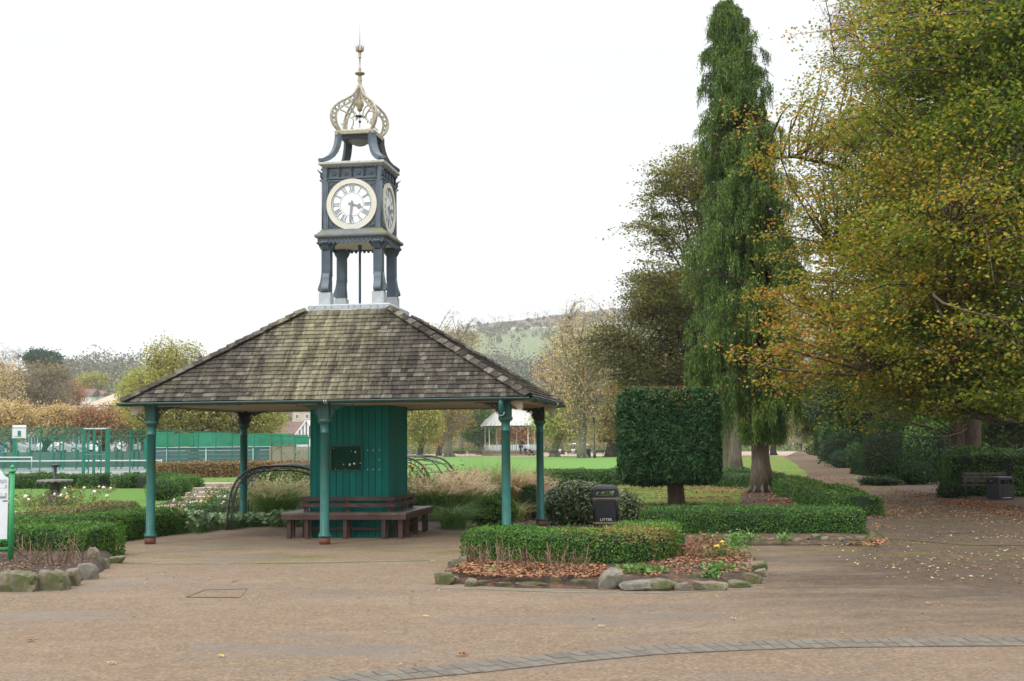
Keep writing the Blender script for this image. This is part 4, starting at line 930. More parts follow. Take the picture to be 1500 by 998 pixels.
    i0 = np.clip((t_ * 5).astype(int), 0, 4); fr = np.clip(t_ * 5 - i0, 0, 1.4)[:, None]; O = Br[k_, i0] * (1 - fr) + Br[k_, i0 + 1] * fr
    O = O + rng.normal(size=(n, 3)) * sig * (np.array([1.25, 1.25, .22]) if flat > 1 else np.array([1, 1, .45 if flat > .3 else .8]))
    if keep is not None: O = O[keep(O)]
    A, B = leaf_axes(len(O), leaf, leaf * leafk, flat=flat)
    cm = MB(); cm.leaves(O, A, B); cm.build('crown', mat, T)
    return T
def person(name, label, loc, rz, pose='walk', h=1.7, top='cloth_dark', group=None):
    """one continuous skinned body"""
    T = thing(name, label, 'person', loc, rz, group)
    k = h / 1.75
    if pose == 'walk': J = dict(pel=(0, 0, .95), ch=(0, -.03, 1.28), nk=(0, -.04, 1.47), hd=(0, -.07, 1.62), ls=(.18, -.03, 1.41), rs_=(-.18, -.03, 1.41), le=(.23, .08, 1.14), re=(-.23, -.12, 1.15), lh=(.22, -.06, .92), rh=(-.2, -.32, 1.0), lk=(.09, -.16, .52), rk=(-.09, .03, .50), la=(.09, -.20, .09), ra=(-.09, .28, .14), lt=(.09, -.36, .03), rt_=(-.09, .16, .03))
    elif pose == 'stand': J = dict(pel=(0, 0, .95), ch=(0, 0, 1.28), nk=(0, 0, 1.47), hd=(0, -.02, 1.62), ls=(.18, 0, 1.41), rs_=(-.18, 0, 1.41), le=(.24, .03, 1.14), re=(-.24, .03, 1.14), lh=(.24, -.08, .92), rh=(-.24, -.08, .92), lk=(.09, -.02, .5), rk=(-.09, -.02, .5), la=(.10, .02, .08), ra=(-.1, .02, .08), lt=(.11, -.14, .03), rt_=(-.11, -.14, .03))
    else: J = dict(pel=(0, .05, .50), ch=(0, .0, .82), nk=(0, -.05, 1.01), hd=(0, -.10, 1.15), ls=(.18, -.03, .95), rs_=(-.18, -.03, .95), le=(.22, -.06, .68), re=(-.22, -.06, .68), lh=(.10, -.30, .62), rh=(-.08, -.30, .60), lk=(.11, -.42, .50), rk=(-.11, -.42, .50), la=(.11, -.44, .08), ra=(-.11, -.44, .08), lt=(.11, -.60, .03), rt_=(-.11, -.60, .03))
    names_ = list(J); rad = dict(pel=.16, ch=.17, nk=.06, hd=.10, ls=.075, rs_=.075, le=.052, re=.052, lh=.035, rh=.035, lk=.075, rk=.075, la=.048, ra=.048, lt=.04, rt_=.04)
    E = [('pel', 'ch'), ('ch', 'nk'), ('nk', 'hd'), ('ch', 'ls'), ('ch', 'rs_'), ('ls', 'le'), ('rs_', 're'), ('le', 'lh'), ('re', 'rh'), ('pel', 'lk'), ('pel', 'rk'), ('lk', 'la'), ('rk', 'ra'), ('la', 'lt'), ('ra', 'rt_')]
    me = bpy.data.meshes.new('body'); me.from_pydata([tuple(c * k for c in J[n]) for n in names_], [(names_.index(a), names_.index(b)) for a, b in E], [])
    o = bpy.data.objects.new('tmp', me); C.objects.link(o); sk = o.modifiers.new('s', 'SKIN'); 
    if not me.skin_vertices: me.attributes
    for i, n in enumerate(names_): me.skin_vertices[0].data[i].radius = (rad[n] * k * (1.15 if n in ('ch', 'pel') else 1), rad[n] * k * (.75 if n in ('ch', 'pel') else 1)); me.skin_vertices[0].data[i].use_root = n == 'pel'
    sb = o.modifiers.new('b', 'SUBSURF'); sb.levels = 1; sb.render_levels = 1
    dg = bpy.context.evaluated_depsgraph_get(); b = bpy.data.meshes.new_from_object(o.evaluated_get(dg)); bpy.data.objects.remove(o); b.name = 'body'
    b.materials.clear(); b.materials.append(MATS[top]); b.materials.append(MATS['skin'])
    for p_ in b.polygons:
        c = p_.center; p_.use_smooth = True
        if c.z > J['nk'][2] * k + .02: p_.material_index = 1
        for hn in ('lh', 'rh'):
            if (c - Vector(J[hn]) * k).length < .06: p_.material_index = 1
    link('body', b, T)
    hx, hy, hz = [c * k for c in J['hd']]; V, F = ICO[2]; m = MB(); m.add(V * np.array([.105, .12, .12]) * k + np.array([hx, hy + .025, hz + .03]), F, 0, True); m.build('hair', 'hair', T)
    m = MB()
    for s in (-1, 1): m.box((hx + s * .035, hy - .105 * k, hz), (.018, .01, .012))
    m.build('eyes', 'hair', T); m = MB(); m.box((hx, hy - .11 * k, hz - .03), (.02, .03, .03)); m.build('nose', 'skin', T)
    return T
# ================================================================ ground sheets of the garden
sheet('garden_soil', [gp(-80, 800), gp(160, 792), gp(245, 785), gp(330, 774), gp(460, 771), gp(640, 774), gp(905, 775), gp(940, 790), gp(1000, 800), gp(1262, 800), gp(1285, 762), gp(1130, 700), gp(905, 708), gp(600, 706), gp(300, 706), gp(-150, 716)], 'soil', -.0 + .002)
sheet('rose_lawn', PP((-80, 716), (290, 716), (270, 728), (225, 742), (205, 746), (120, 758), (-80, 770)), 'lawn', .008)
sheet('garden_path', PP((198, 748), (240, 740), (285, 738), (300, 735), (285, 750), (275, 756), (470, 757), (470, 764), (250, 762), (225, 757)), 'pink_path', .012)
sheet('steps_path', PP((285, 715), (300, 707), (352, 707), (345, 715)), 'pink_path', .012)
sheet('gate_path', PP((150, 716), (176, 716), (170, 706), (160, 706)), 'pink_path', .014)
sheet('mid_lawn', PP((290, 706.5), (600, 706), (600, 699.5), (290, 700)), 'lawn', .006)
sheet('hut_lawn', PP((420, 731), (600, 731), (610, 707), (430, 707)), 'lawn', .008)
sheet('playing_field', [gp(470, 699), gp(600, 706), gp(905, 709), gp(1060, 704), gp(1085, 669.3), gp(470, 669.5), gp(455, 680)], 'field', .006)
sheet('far_path', PP((500, 669.2), (1152, 668.5), (1168, 661.5), (500, 664)), 'pink_path', .012)
sheet('tennis_court', PP((-300, 703), (240, 699), (225, 684), (-300, 688)), 'court', .01)
sheet('court_verge', PP((-300, 716), (178, 708), (240, 700), (-300, 704.5)), 'court_edge', .008)
sheet('shade_lawn', PP((905, 748), (940, 744), (1258, 744), (1262, 738), (1150, 706), (1110, 703), (905, 709)), 'tree_lawn', .008)
sheet('leafy_lawn', [gp(1060, 704), gp(1110, 705), gp(1150, 703), gp(1184, 697), gp(1180, 691), gp(1170, 685), gp(1166, 680), gp(1158, 675), gp(1150, 671), gp(1147, 669.3), gp(1085, 669.3)], 'tree_lawn', .010)
sheet('tree_soil', PP((1085, 745), (1210, 742), (1165, 718), (1085, 722)), 'leafy_soil', .014)
sheet('side_path', PP((898, 776), (940, 776), (934, 756), (955, 748), (905, 744)), 'path', .012)
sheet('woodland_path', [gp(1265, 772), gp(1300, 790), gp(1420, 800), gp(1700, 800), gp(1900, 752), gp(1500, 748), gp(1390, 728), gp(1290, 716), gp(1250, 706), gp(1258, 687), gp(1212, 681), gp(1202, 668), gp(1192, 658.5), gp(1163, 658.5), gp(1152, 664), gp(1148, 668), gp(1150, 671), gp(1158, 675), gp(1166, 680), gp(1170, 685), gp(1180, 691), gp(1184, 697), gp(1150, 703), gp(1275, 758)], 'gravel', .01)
sheet('path_verge', [gp(1390, 727), gp(1500, 747), gp(1900, 751), (40, 60), (40, 150), gp(1210, 665), gp(1215, 681), gp(1262, 686), gp(1254, 705), gp(1292, 715)], 'leafy_soil', .006)
# ---------------------------------------------------------------- playing field trees' far side
carp = MB(); carp.box((-95, 215, -.3), (150, 110, 1.8)); carp.build('car_park', 'court', kind='structure')
ZC = .6
# ---------------------------------------------------------------- brick drain strip across the forecourt
def brick_strip():
    T = tag(link('brick_strip', None, None), 'narrow strip of grey paving bricks curving across the gravel forecourt', None, None, 'structure')
    cl = np.array([gp(u, v) for u, v in ((440, 1008), (560, 992), (700, 979), (820, 966), (950, 954), (1100, 947), (1250, 943.5), (1420, 942), (1600, 941))])
    s = np.r_[0, np.cumsum(np.linalg.norm(np.diff(cl, axis=0), axis=1))]; rs = random.Random(5)
    jm = MB(); q = np.linspace(0, s[-1], 40); c = np.c_[np.interp(q, s, cl[:, 0]), np.interp(q, s, cl[:, 1])]; t = unit(np.gradient(c, axis=0)); n = np.c_[-t[:, 1], t[:, 0]]
    V = np.stack([np.c_[c - n * .205, np.full(40, .007)], np.c_[c + n * .205, np.full(40, .007)]], 1).reshape(-1, 3)
    jm.add(V, [(2 * i, 2 * i + 2, 2 * i + 3, 2 * i + 1) for i in range(39)]); jm.build('joint_bed', 'gravel', T)
    mb = MB(); mb.lathe([(.5, -1), (.5, .7), (.46, 1)], sq=True); ub = mb.mesh('brick', 'sett')
    d = .06
    while d < s[-1] - .05:
        cx, cy = np.interp(d, s, cl[:, 0]), np.interp(d, s, cl[:, 1]); cx2, cy2 = np.interp(d + .05, s, cl[:, 0]), np.interp(d + .05, s, cl[:, 1]); an = math.atan2(cy2 - cy, cx2 - cx)
        for k in (-1, 1):
            ox = k * .101
            link('brick', ub, T, (cx - math.sin(an) * ox, cy + math.cos(an) * ox, .008 + rs.uniform(-.001, .002)), rz=an + rs.gauss(0, .02), scale=(.094 * rs.uniform(.95, 1.03), .193, .004))
        d += .101
brick_strip()
def flat_bar(name, uv, wd, mat, lift, par=None, **k):
    c = np.array([gp(u, v) for u, v in uv]); s = np.r_[0, np.cumsum(np.linalg.norm(np.diff(c, axis=0), axis=1))]; q = np.linspace(0, s[-1], 24)
    c = np.c_[np.interp(q, s, c[:, 0]), np.interp(q, s, c[:, 1])]; t = unit(np.gradient(c, axis=0)); n = np.c_[-t[:, 1], t[:, 0]]
    V = np.stack([np.c_[c - n * wd / 2, np.full(24, lift)], np.c_[c + n * wd / 2, np.full(24, lift)], np.c_[c - n * wd / 2, np.full(24, 0.)]], 1).reshape(-1, 3)
    m = MB(); m.add(V, [(3 * i, 3 * i + 3, 3 * i + 4, 3 * i + 1) for i in range(23)] + [(3 * i + 2, 3 * i + 5, 3 * i + 3, 3 * i) for i in range(23)]); return m.build(name, mat, par, **k)
flat_bar('edging_strip', [(178, 826.5), (320, 827), (480, 825), (640, 822)], .07, 'edging', .013, kind='structure')
flat_bar('tarmac_joint', [(1120, 862), (1250, 861), (1400, 863), (1560, 866)], .025, 'joint', .009, kind='structure')
flat_bar('tarmac_joint', [(640, 862), (800, 868), (980, 870), (1120, 862)], .05, 'edging', .010, kind='structure')
dc = thing('drain_cover', 'flat iron drain cover frame set into the gravel forecourt', 'drain cover')
c4 = [gp(*q) for q in ((274, 876), (352, 876.5), (362, 864.5), (299, 866))]
m = MB(); m.add([(x, y, .010) for x, y in c4], [(0, 1, 2, 3)]); m.build('cover_plate', 'gravel', dc)
for i in (2, 3): m = MB(); a, b = c4[i], c4[(i + 1) % 4]; m.bar((*a, .010), (*b, .010), .03, .012); m.build('frame_bar', 'joint', dc)
# ---------------------------------------------------------------- beds and stone edging
def rock(name, c, size, mat, par, seed, rz=0):
    """broken block: a box cut by a few random planes, with rough flat faces"""
    V, F = ICO[3]; r = np.array(size) / 2; rs = np.random.default_rng(seed + 11); d = V.copy()
    Nn = np.r_[np.array([(1, 0, 0), (-1, 0, 0), (0, 1, 0), (0, -1, 0), (0, 0, 1), (0, 0, -1)]) + rs.normal(0, .16, (6, 3)), rs.normal(size=(7, 3))]; Nn = unit(Nn); h = np.r_[rs.uniform(.86, 1.02, 6), rs.uniform(.88, 1.15, 7)]
    q = V @ Nn.T; t = np.where(q > .05, h / np.maximum(q, .05), 9).min(1); V = V * t[:, None]; V = V * (1 + .035 * n3(V, 3.5, seed))[:, None] * r; cc, ss = math.cos(rz), math.sin(rz)
    V = np.c_[V[:, 0] * cc - V[:, 1] * ss, V[:, 0] * ss + V[:, 1] * cc, V[:, 2]]
    m = MB(); m.add(V, F); return m.build(name, mat, par, (c[0], c[1], c[2] - size[2] * .08))
def bed(name, uv, h, mat, label=None):
    P = np.array(PP(*uv)); c = P.mean(0); k = len(P); m = MB(); V = [(x, y, .008) for x, y in P]; 
    for f, z in ((.93, h * .7), (.8, h), (.5, h * 1.1)): V += [(c[0] + (x - c[0]) * f, c[1] + (y - c[1]) * f, z) for x, y in P]
    V.append((c[0], c[1], h * 1.1)); F = [(j * k + i, j * k + (i + 1) % k, (j + 1) * k + (i + 1) % k, (j + 1) * k + i) for j in range(3) for i in range(k)] + [(3 * k + i, 3 * k + (i + 1) % k, 4 * k) for i in range(k)]
    m.add(V, F, 0, True); return m.build(name, mat, kind='structure')
bed('flower_bed', [(640, 852), (690, 858), (760, 862), (850, 863), (940, 864), (1040, 862), (1108, 850), (1116, 836), (1095, 815), (1040, 800), (960, 790), (860, 800), (760, 800), (690, 812), (655, 832)], .10, 'leafy_soil')
bed('flower_bed', [(-120, 866), (-20, 866), (50, 866), (110, 856), (150, 838), (168, 822), (160, 806), (60, 800), (-120, 806)], .14, 'soil')
bed('flower_bed', [(935, 796), (1000, 800), (1265, 798), (1275, 786), (1262, 770), (935, 772)], .05, 'leafy_soil')
E1 = thing('stone_edging', 'rough mossy stones edging the island bed in front of the shelter', 'stone edging')
# (u, v base, width px, height px, material)
ST = [(650, 857, 28, 20, 'stone_mossy'), (672, 838, 26, 22, 'stone'), (665, 856, 16, 12, 'stone'), (690, 860, 18, 13, 'stone'), (713, 858, 26, 8, 'stone'), (742, 860, 24, 8, 'stone_mossy'), (780, 861, 52, 9, 'stone_mossy'), (815, 860, 16, 18, 'stone_mossy'), (853, 861, 28, 12, 'stone_mossy'), (897, 864, 37, 30, 'stone_grey'), (934, 866, 46, 14, 'stone_grey'), (972, 866, 32, 18, 'stone_mossy'), (1000, 866, 22, 12, 'stone_grey'), (1044, 866, 44, 13, 'stone'), (1083, 862, 34, 12, 'stone_mossy'), (1104, 856, 22, 16, 'stone_mossy'), (1116, 846, 20, 12, 'stone'), (1092, 836, 30, 12, 'stone_grey'), (1108, 842, 30, 20, 'stone_mossy'), (1090, 820, 22, 18, 'stone'), (700, 828, 14, 10, 'stone'), (1062, 806, 18, 9, 'stone_mossy')]
for i, (u, v, wp, hp, mt) in enumerate(ST):
    P = at(u, v); s = P.y / FPX; rock('stone', (P.x, P.y + wp * s * .3, hp * s * .42), (wp * s * 1.08, max(wp * s * .75, .12), hp * s * 1.15), mt, E1, i, random.uniform(-.3, .3))
E2 = thing('stone_edging', 'row of big squared stones edging the bed below the park sign', 'stone edging')
for i, (u, v, wp, hp, mt) in enumerate([(-38, 868, 46, 27, 'stone'), (22, 868, 60, 30, 'stone_mossy'), (72, 866, 42, 31, 'stone_mossy'), (103, 859, 24, 27, 'stone'), (124, 850, 28, 26, 'stone_grey'), (135, 832, 20, 30, 'stone'), (150, 834, 16, 18, 'stone'), (168, 826, 20, 10, 'stone_mossy'), (86, 856, 14, 22, 'stone')]):
    P = at(u, v); s = P.y / FPX; rock('stone', (P.x, P.y + wp * s * .3, hp * s * .45), (wp * s * 1.04, max(wp * s * .6, .16), hp * s * 1.2), mt, E2, i + 40, random.uniform(-.15, .15))
E3 = thing('stone_edging', 'low stones edging the second hedge beside the shelter post', 'stone edging')
for i, (u, v, wp, hp, mt) in enumerate([(168, 788, 18, 8, 'stone'), (183, 788, 16, 12, 'stone_mossy'), (200, 787, 20, 10, 'stone'), (215, 786, 12, 8, 'stone_mossy'), (240, 783, 14, 6, 'stone_mossy'), (150, 792, 20, 9, 'stone_mossy')]):
    P = at(u, v); s = P.y / FPX; rock('stone', (P.x, P.y + wp * s * .2, hp * s * .42), (wp * s * 1.05, wp * s * .8, hp * s * 1.2), mt, E3, i + 60)
E4 = thing('stone_edging', 'line of small upright mossy stones under the hedge by the topiary', 'stone edging')
for i in range(21):
    u = 1002 + i * 13 + random.uniform(-3, 3); wp = random.uniform(9, 15); hp = random.uniform(7, 15); P = at(u, 797 - random.uniform(0, 2)); s = P.y / FPX
    rock('stone', (P.x, P.y + .08, hp * s * .42), (wp * s * 1.1, .16, hp * s * 1.2), random.choice(['stone_mossy', 'stone', 'stone_mossy']), E4, i + 80, random.uniform(-.3, .3))
# ---------------------------------------------------------------- hedges
brown_x = XY(935, 16.4)
def brown(P):
    d = np.hypot((P[:, 0] - brown_x[0]) / 1.0, (P[:, 1] - brown_x[1]) / .6); pr = np.clip(1.25 - d, 0, .85) * (P[:, 2] > .36); pr2 = .25 * (np.abs(P[:, 0] - XY(985, 16.5)[0]) < .35) * (P[:, 1] < 17.3)
    return (rng.random(len(P)) < np.maximum(pr, pr2)).astype(int)
hedge('box_hedge', 'curved clipped box hedge with a browned top in the island bed', [XY(704, 17.15), XY(775, 16.75), XY(860, 16.2), XY(915, 16.4), XY(942, 17.1), XY(950, 18.3)], .95, .47, leaf=.030, dens=5200, extra=brown, shoots=500)
hedge('box_hedge', 'clipped box hedge behind the park sign and dry stems', [XY(-60, 18.9), XY(60, 18.8), XY(155, 18.6)], 1.25, .46, leaf=.030, dens=4200, shoots=500)
hedge('box_hedge', 'long clipped box hedge ending beside the front left shelter post', [XY(-10, 20.3), XY(90, 20.9), XY(165, 22.2), XY(238, 23.8)], 1.0, .45, leaf=.032, dens=3600, shoots=400)
hedge('box_hedge', 'straight dark box hedge in front of the square topiary', [XY(942, 22.2), XY(1100, 22.0), XY(1252, 21.9)], 1.15, .43, leaf=.032, dens=3600, mat='box_leaf_dark', shoots=400)
hedge('box_hedge', 'wavy box hedge running back along the woodland path', [XY(1257, 26.5), XY(1226, 28.6), XY(1196, 31.6), XY(1164, 36.5), XY(1120, 42.5), XY(1055, 44)], 1.0, .43, leaf=.042, dens=2000, mat='box_leaf_dark', lump=.10, extra=lambda P: (rng.random(len(P)) < .14 * (P[:, 2] > .45)).astype(int))
hedge('box_hedge', 'low hedge along the near edge of the playing field', [XY(785, 46.5), XY(860, 46.5), XY(960, 46), XY(1052, 45)], 1.1, .52, leaf=.06, dens=900, mat='box_leaf_dark', lump=.07)
hedge('box_hedge', 'dark box hedge behind the fountain', [XY(15, 49), XY(70, 49), XY(118, 48.5)], 1.2, .5, leaf=.06, dens=900, mat='box_leaf_dark', lump=.09)
hedge('box_bush', 'rounded box bush just left of the gap to the court gate', [XY(127, 48.5), XY(156, 48.3)], 1.2, .52, leaf=.06, dens=900, mat='box_leaf_dark', lump=.12, cat='bush')
hedge('box_bush', 'rounded box bush just right of the gap to the court gate', [XY(176, 48.5), XY(203, 48.3)], 1.2, .5, leaf=.06, dens=900, mat='box_leaf_dark', lump=.12, cat='bush')
hedge('box_hedge', 'dark box hedge behind the front left post at the top of the steps', [XY(208, 48.6), XY(268, 47.5)], 1.2, .5, leaf=.06, dens=900, mat='box_leaf_dark', lump=.1)
for i, (u, y, w_, h_, lb) in enumerate(((240, 37.5, .95, .66, 'lowest of the three bright box bushes beside the garden steps'), (261, 40.3, .85, .62, 'middle one of the three bright box bushes beside the garden steps'), (281, 43.2, .8, .58, 'topmost of the three bright box bushes beside the garden steps'))):
    x, yy = XY(u, y); shrub('box_bush', lb, (x, yy, h_ * .45), (w_ * .55, w_ * .55, h_ * .58), .05, 2600, 'box_leaf', 'core_green', 'bush', .15)
hedge('beech_hedge', 'brown autumn beech hedge in front of the tennis courts', [XY(222, 62), XY(330, 63), XY(500, 66)], 1.0, .70, leaf=.09, dens=520, mat='beech_hedge', core='core_brown', lump=.05)
hedge('box_hedge', 'box hedge seen through the iron arch', [XY(366, 49.5), XY(410, 49), XY(462, 48)], 1.2, .58, leaf=.06, dens=900, mat='box_leaf', lump=.08)
hedge('rose_hedge', 'low straggling russet and olive hedge in front of the fountain', [XY(-10, 23.6), XY(60, 24.6), XY(120, 26.5), XY(180, 29)], .9, .33, leaf=.045, dens=1500, mat='rose_leaf', core='core_brown', lump=.10)
hedge('box_hedge', 'dark hedge far down on the shaded side of the playing field', [XY(1058, 47), XY(1125, 46.5)], .8, .5, leaf=.06, dens=700, mat='box_leaf_dark', lump=.08)
# ---------------------------------------------------------------- steps
T = tag(link('garden_steps', None, None), 'shallow stone garden steps between the box bushes and the roses', None, None, 'structure')
for i, (u0, u1, v) in enumerate(((262, 300, 739), (266, 305, 733.5), (272, 320, 728.5), (280, 330, 723), (288, 340, 718))):
    a, b = at(u0, v), at(u1, v); m = MB(); m.box(((a.x + b.x) / 2, a.y + .3, .03 + i * .02), (b.x - a.x, .75, .07 + i * .04)); m.build('step', 'step_stone', T)
# ---------------------------------------------------------------- topiary, dry stems, bedding
def topiary():
    T = thing('topiary_yew', 'big dark yew clipped into a square block on bare trunks', 'topiary')
    yb = 31.6; xc = XY(977, yb)[0]; w_ = 1.16; zb = zat((xc, yb, 0), 705); zt = zat((xc, yb, 0), 574)
    V, F = ICO[4]; S = np.sign(V) * np.abs(V) ** .42; S = S / np.abs(S).max(0); S = S / (np.linalg.norm(S, ord=7, axis=1, keepdims=True))
    c = np.array([xc, yb, (zb + zt) / 2]); r = np.array([w_, w_ * .95, (zt - zb) / 2])
    nz_ = lambda D: (1 + .045 * n3(D, 2.4, 4) + .03 * n3(D, 6, 8) + .014 * n3(D, 15, 3))[:, None]
    m = MB(); m.add(c + S * r * .90 * nz_(V), F, 1, True)
    n = 46000; D = rng.uniform(-1, 1, (n, 3)); fx = rng.integers(0, 3, n); D[np.arange(n), fx] = np.sign(D[np.arange(n), fx]); Q = D.copy(); Q = Q / np.linalg.norm(Q, ord=7, axis=1, keepdims=True); P = c + Q * r * nz_(D) * (1 + rng.normal(0, .022, n))[:, None]
    P[:, 0] *= 1; P += rng.normal(0, .018, (n, 3)); A, B = leaf_axes(n, .12, .036, Q ** 5, spread=.9); A = A + np.array([0, 0, .012]); m.leaves(P, A, B)
    m.build('crown', ['yew_leaf', 'core_dark'], T)
    tw = MB(); k = 520; ang = rng.uniform(0, 6.28, k); rr = rng.uniform(0, .8, k); b = np.c_[xc - .05 + np.cos(ang) * rr * w_, yb + np.sin(ang) * rr * w_, zt - .03 - .1 * rr ** 3]
    strips(tw, b, unit(rng.normal(size=(k, 3)) * np.array([1, 1, 0])), rng.uniform(.12, .34, k), .012, rng.uniform(.4, 1.3, k), 4); tw.build('bare_twigs', 'twig', T, kind='stuff')
    lf = MB(); k = 800; b = np.c_[xc - .05 + rng.normal(0, .42, k), yb - .3 + rng.normal(0, .5, k), zt + rng.uniform(-.06, .12, k)]; b[:, 2] -= np.maximum(0, yb - 1.0 - b[:, 1]) * .8; b = np.r_[b, np.c_[xc + rng.normal(0, .45, 90), np.full(90, yb - w_ * .97) + rng.normal(0, .03, 90), zt - np.abs(rng.normal(0, .25, 90)) - .1]]; k += 90; A, B = leaf_axes(k, .06, .04); lf.leaves(b, A, B); lf.build('dead_leaves', 'beech_hedge', T, kind='stuff')
    for dx, dy, r_, lean in ((-.07, 0, .145, .02), (.12, .05, .10, -.03), (.02, .2, .1, .05)):
        t_ = MB(); pts = [(xc + .17 + dx + lean * q + .01 * math.sin(q * 9 + dx), yb - .2 + dy, -.05 + (zb + .35) * q) for q in np.linspace(0, 1, 8)]; t_.tube(pts, [r_ * 1.25, r_ * 1.05, r_, r_ * .95, r_, r_, r_ * 1.1, r_ * 1.2], 10)
        for a_ in range(5): an = a_ * 1.257; t_.tube([(p[0] + math.cos(an) * r_ * .75, p[1] + math.sin(an) * r_ * .75, p[2]) for p in pts], r_ * .36, 6)
        t_.build('trunk', 'bark_red', T)
topiary()
def stems(label, spots, hmin, hmax, n, mat='twig'):
    T = thing('dry_stems', label, 'plant')
    for (u, v, sp) in spots:
        P = at(u, v); b = np.c_[P.x + rng.normal(0, sp * .35, n), P.y + rng.normal(0, sp * .35, n), np.full(n, .06)]
        m = MB(); pts = strips(m, b, unit(rng.normal(size=(n, 3)) * np.array([1, 1, 0])), rng.uniform(hmin, hmax, n), rng.uniform(.011, .02, n), rng.uniform(-.1, .45, n), 4, tip=.55)
        k = rng.integers(0, n, n); o = pts[k, 2]; strips(m, o, unit(rng.normal(size=(n, 3)) * np.array([1, 1, 0])), rng.uniform(.06, .16, n), .009, .5, 3, tip=.4)
        m.build('stem', mat, T, kind='stuff')
stems('pale dry cut stems standing in leaf litter before the curved hedge', [(708, 838, .22), (722, 842, .22), (765, 845, .2), (800, 848, .25), (822, 850, .3), (842, 850, .25), (745, 840, .2), (690, 836, .12)], .22, .42, 16)
stems('brown dry cut stems in the bed beside the green sign post', [(48, 846, .25), (35, 840, .2), (62, 842, .22), (92, 842, .2), (112, 838, .22), (80, 846, .18)], .22, .46, 15)
def low_plant(name, label, u, v, r, h, n, mat, leaf=.05, cat='plant', flowers=None, group=None):
    P = at(u, v); b = np.c_[P.x + rng.normal(0, r * .45, n), P.y + rng.normal(0, r * .45, n), np.abs(rng.normal(.5, .25, n)) * h + .06]
    T = thing(name, label, cat, group=group); m = MB(); A, B = leaf_axes(n, leaf, leaf * .6, flat=.7); m.leaves(b, A, B); k = n // 5
    strips(m, b[:k] * np.array([1, 1, 0]) + np.array([0, 0, .05]), unit(rng.normal(size=(k, 3)) * np.array([1, 1, 0])), rng.uniform(h * .4, h, k), .008, .3, 3); m.build('leaves', mat, T, kind='stuff')
    if flowers:
        fm, nf, fs = flowers; V, F = ICO[2]
        for q in range(nf):
            i = rng.integers(0, n); m = MB(); m.add(V * np.array([fs, fs, fs * .7]) * (1 + .25 * n3(V, 3, q))[:, None] + b[i] + np.array([0, 0, .04]), F, 0, True); m.build('flower', fm, T)
    return T
low_plant('bedding_plant', 'bright green leafy plant among stones at the middle of the island bed', 942, 852, .22, .12, 300, 'bed_plant', .07)
low_plant('bedding_plant', 'bright green leafy plant on the right of the island bed', 1052, 846, .22, .10, 300, 'bed_plant', .07)
low_plant('bedding_plant', 'small green rosette in front of the stones of the island bed', 1040, 855, .14, .08, 120, 'bed_plant', .06)
low_plant('bedding_plant', 'small green leaves in copper litter under the dry stems', 722, 850, .14, .08, 110, 'bed_plant', .06)
low_plant('flowering_plant', 'yellow flowered plant by the stones of the island bed', 1054, 828, .28, .22, 260, 'rose_leaf', .05, flowers=('petal_yellow', 5, .03))
low_plant('red_stemmed_plant', 'plant with red leaves beside the end of the curved hedge', 1026, 822, .26, .28, 260, 'litter_leaf', .05, flowers=('petal_red', 6, .028))
low_plant('leafy_plant', 'tall green leafed plant at the right tip of the island bed', 1080, 818, .22, .34, 260, 'bed_plant', .05)
for u, w_ in ((1035, 'first'), (1075, 'second'), (1100, 'third'), (1150, 'last')): low_plant('bedding_plant', w_ + ' pale green plant from the side path between stones under the straight hedge', u, 799, .16, .14, 110, 'bed_plant', .05, group='pale plants along the straight hedge')
def twiggy(label, uv, r, h, n, mat='twig', lm='litter_leaf', ln=160):
    P = at(*uv); T = thing('bare_shrub', label, 'shrub'); m = MB(); b = np.c_[P.x + rng.normal(0, r * .3, n), P.y + rng.normal(0, r * .3, n), np.full(n, .05)]
    pts = strips(m, b, unit(rng.normal(size=(n, 3)) * np.array([1, 1, 0])), rng.uniform(h * .5, h, n), .009, rng.uniform(.2, .9, n), 5, tip=.4); k = rng.integers(0, n, n * 3); o = pts[k, rng.integers(2, 5, n * 3)]
    strips(m, o, unit(rng.normal(size=(n * 3, 3)) * np.array([1, 1, 0])), rng.uniform(.08, .2, n * 3), .005, .5, 3); m.build('stems', mat, T, kind='stuff')
    if ln: l = MB(); k = rng.integers(0, n, ln); o = pts[k, rng.integers(1, 6, ln)] + rng.normal(0, .03, (ln, 3)); A, B = leaf_axes(ln, .04, .025); l.leaves(o, A, B); l.build('leaves', lm, T, kind='stuff')
    return T
twiggy('leafless brown shrub at the right end of the curved hedge', (1012, 828), .3, .42, 30)
twiggy('thin leggy shrub with reddish leaves near the island bed tip', (1045, 812), .3, .38, 26)
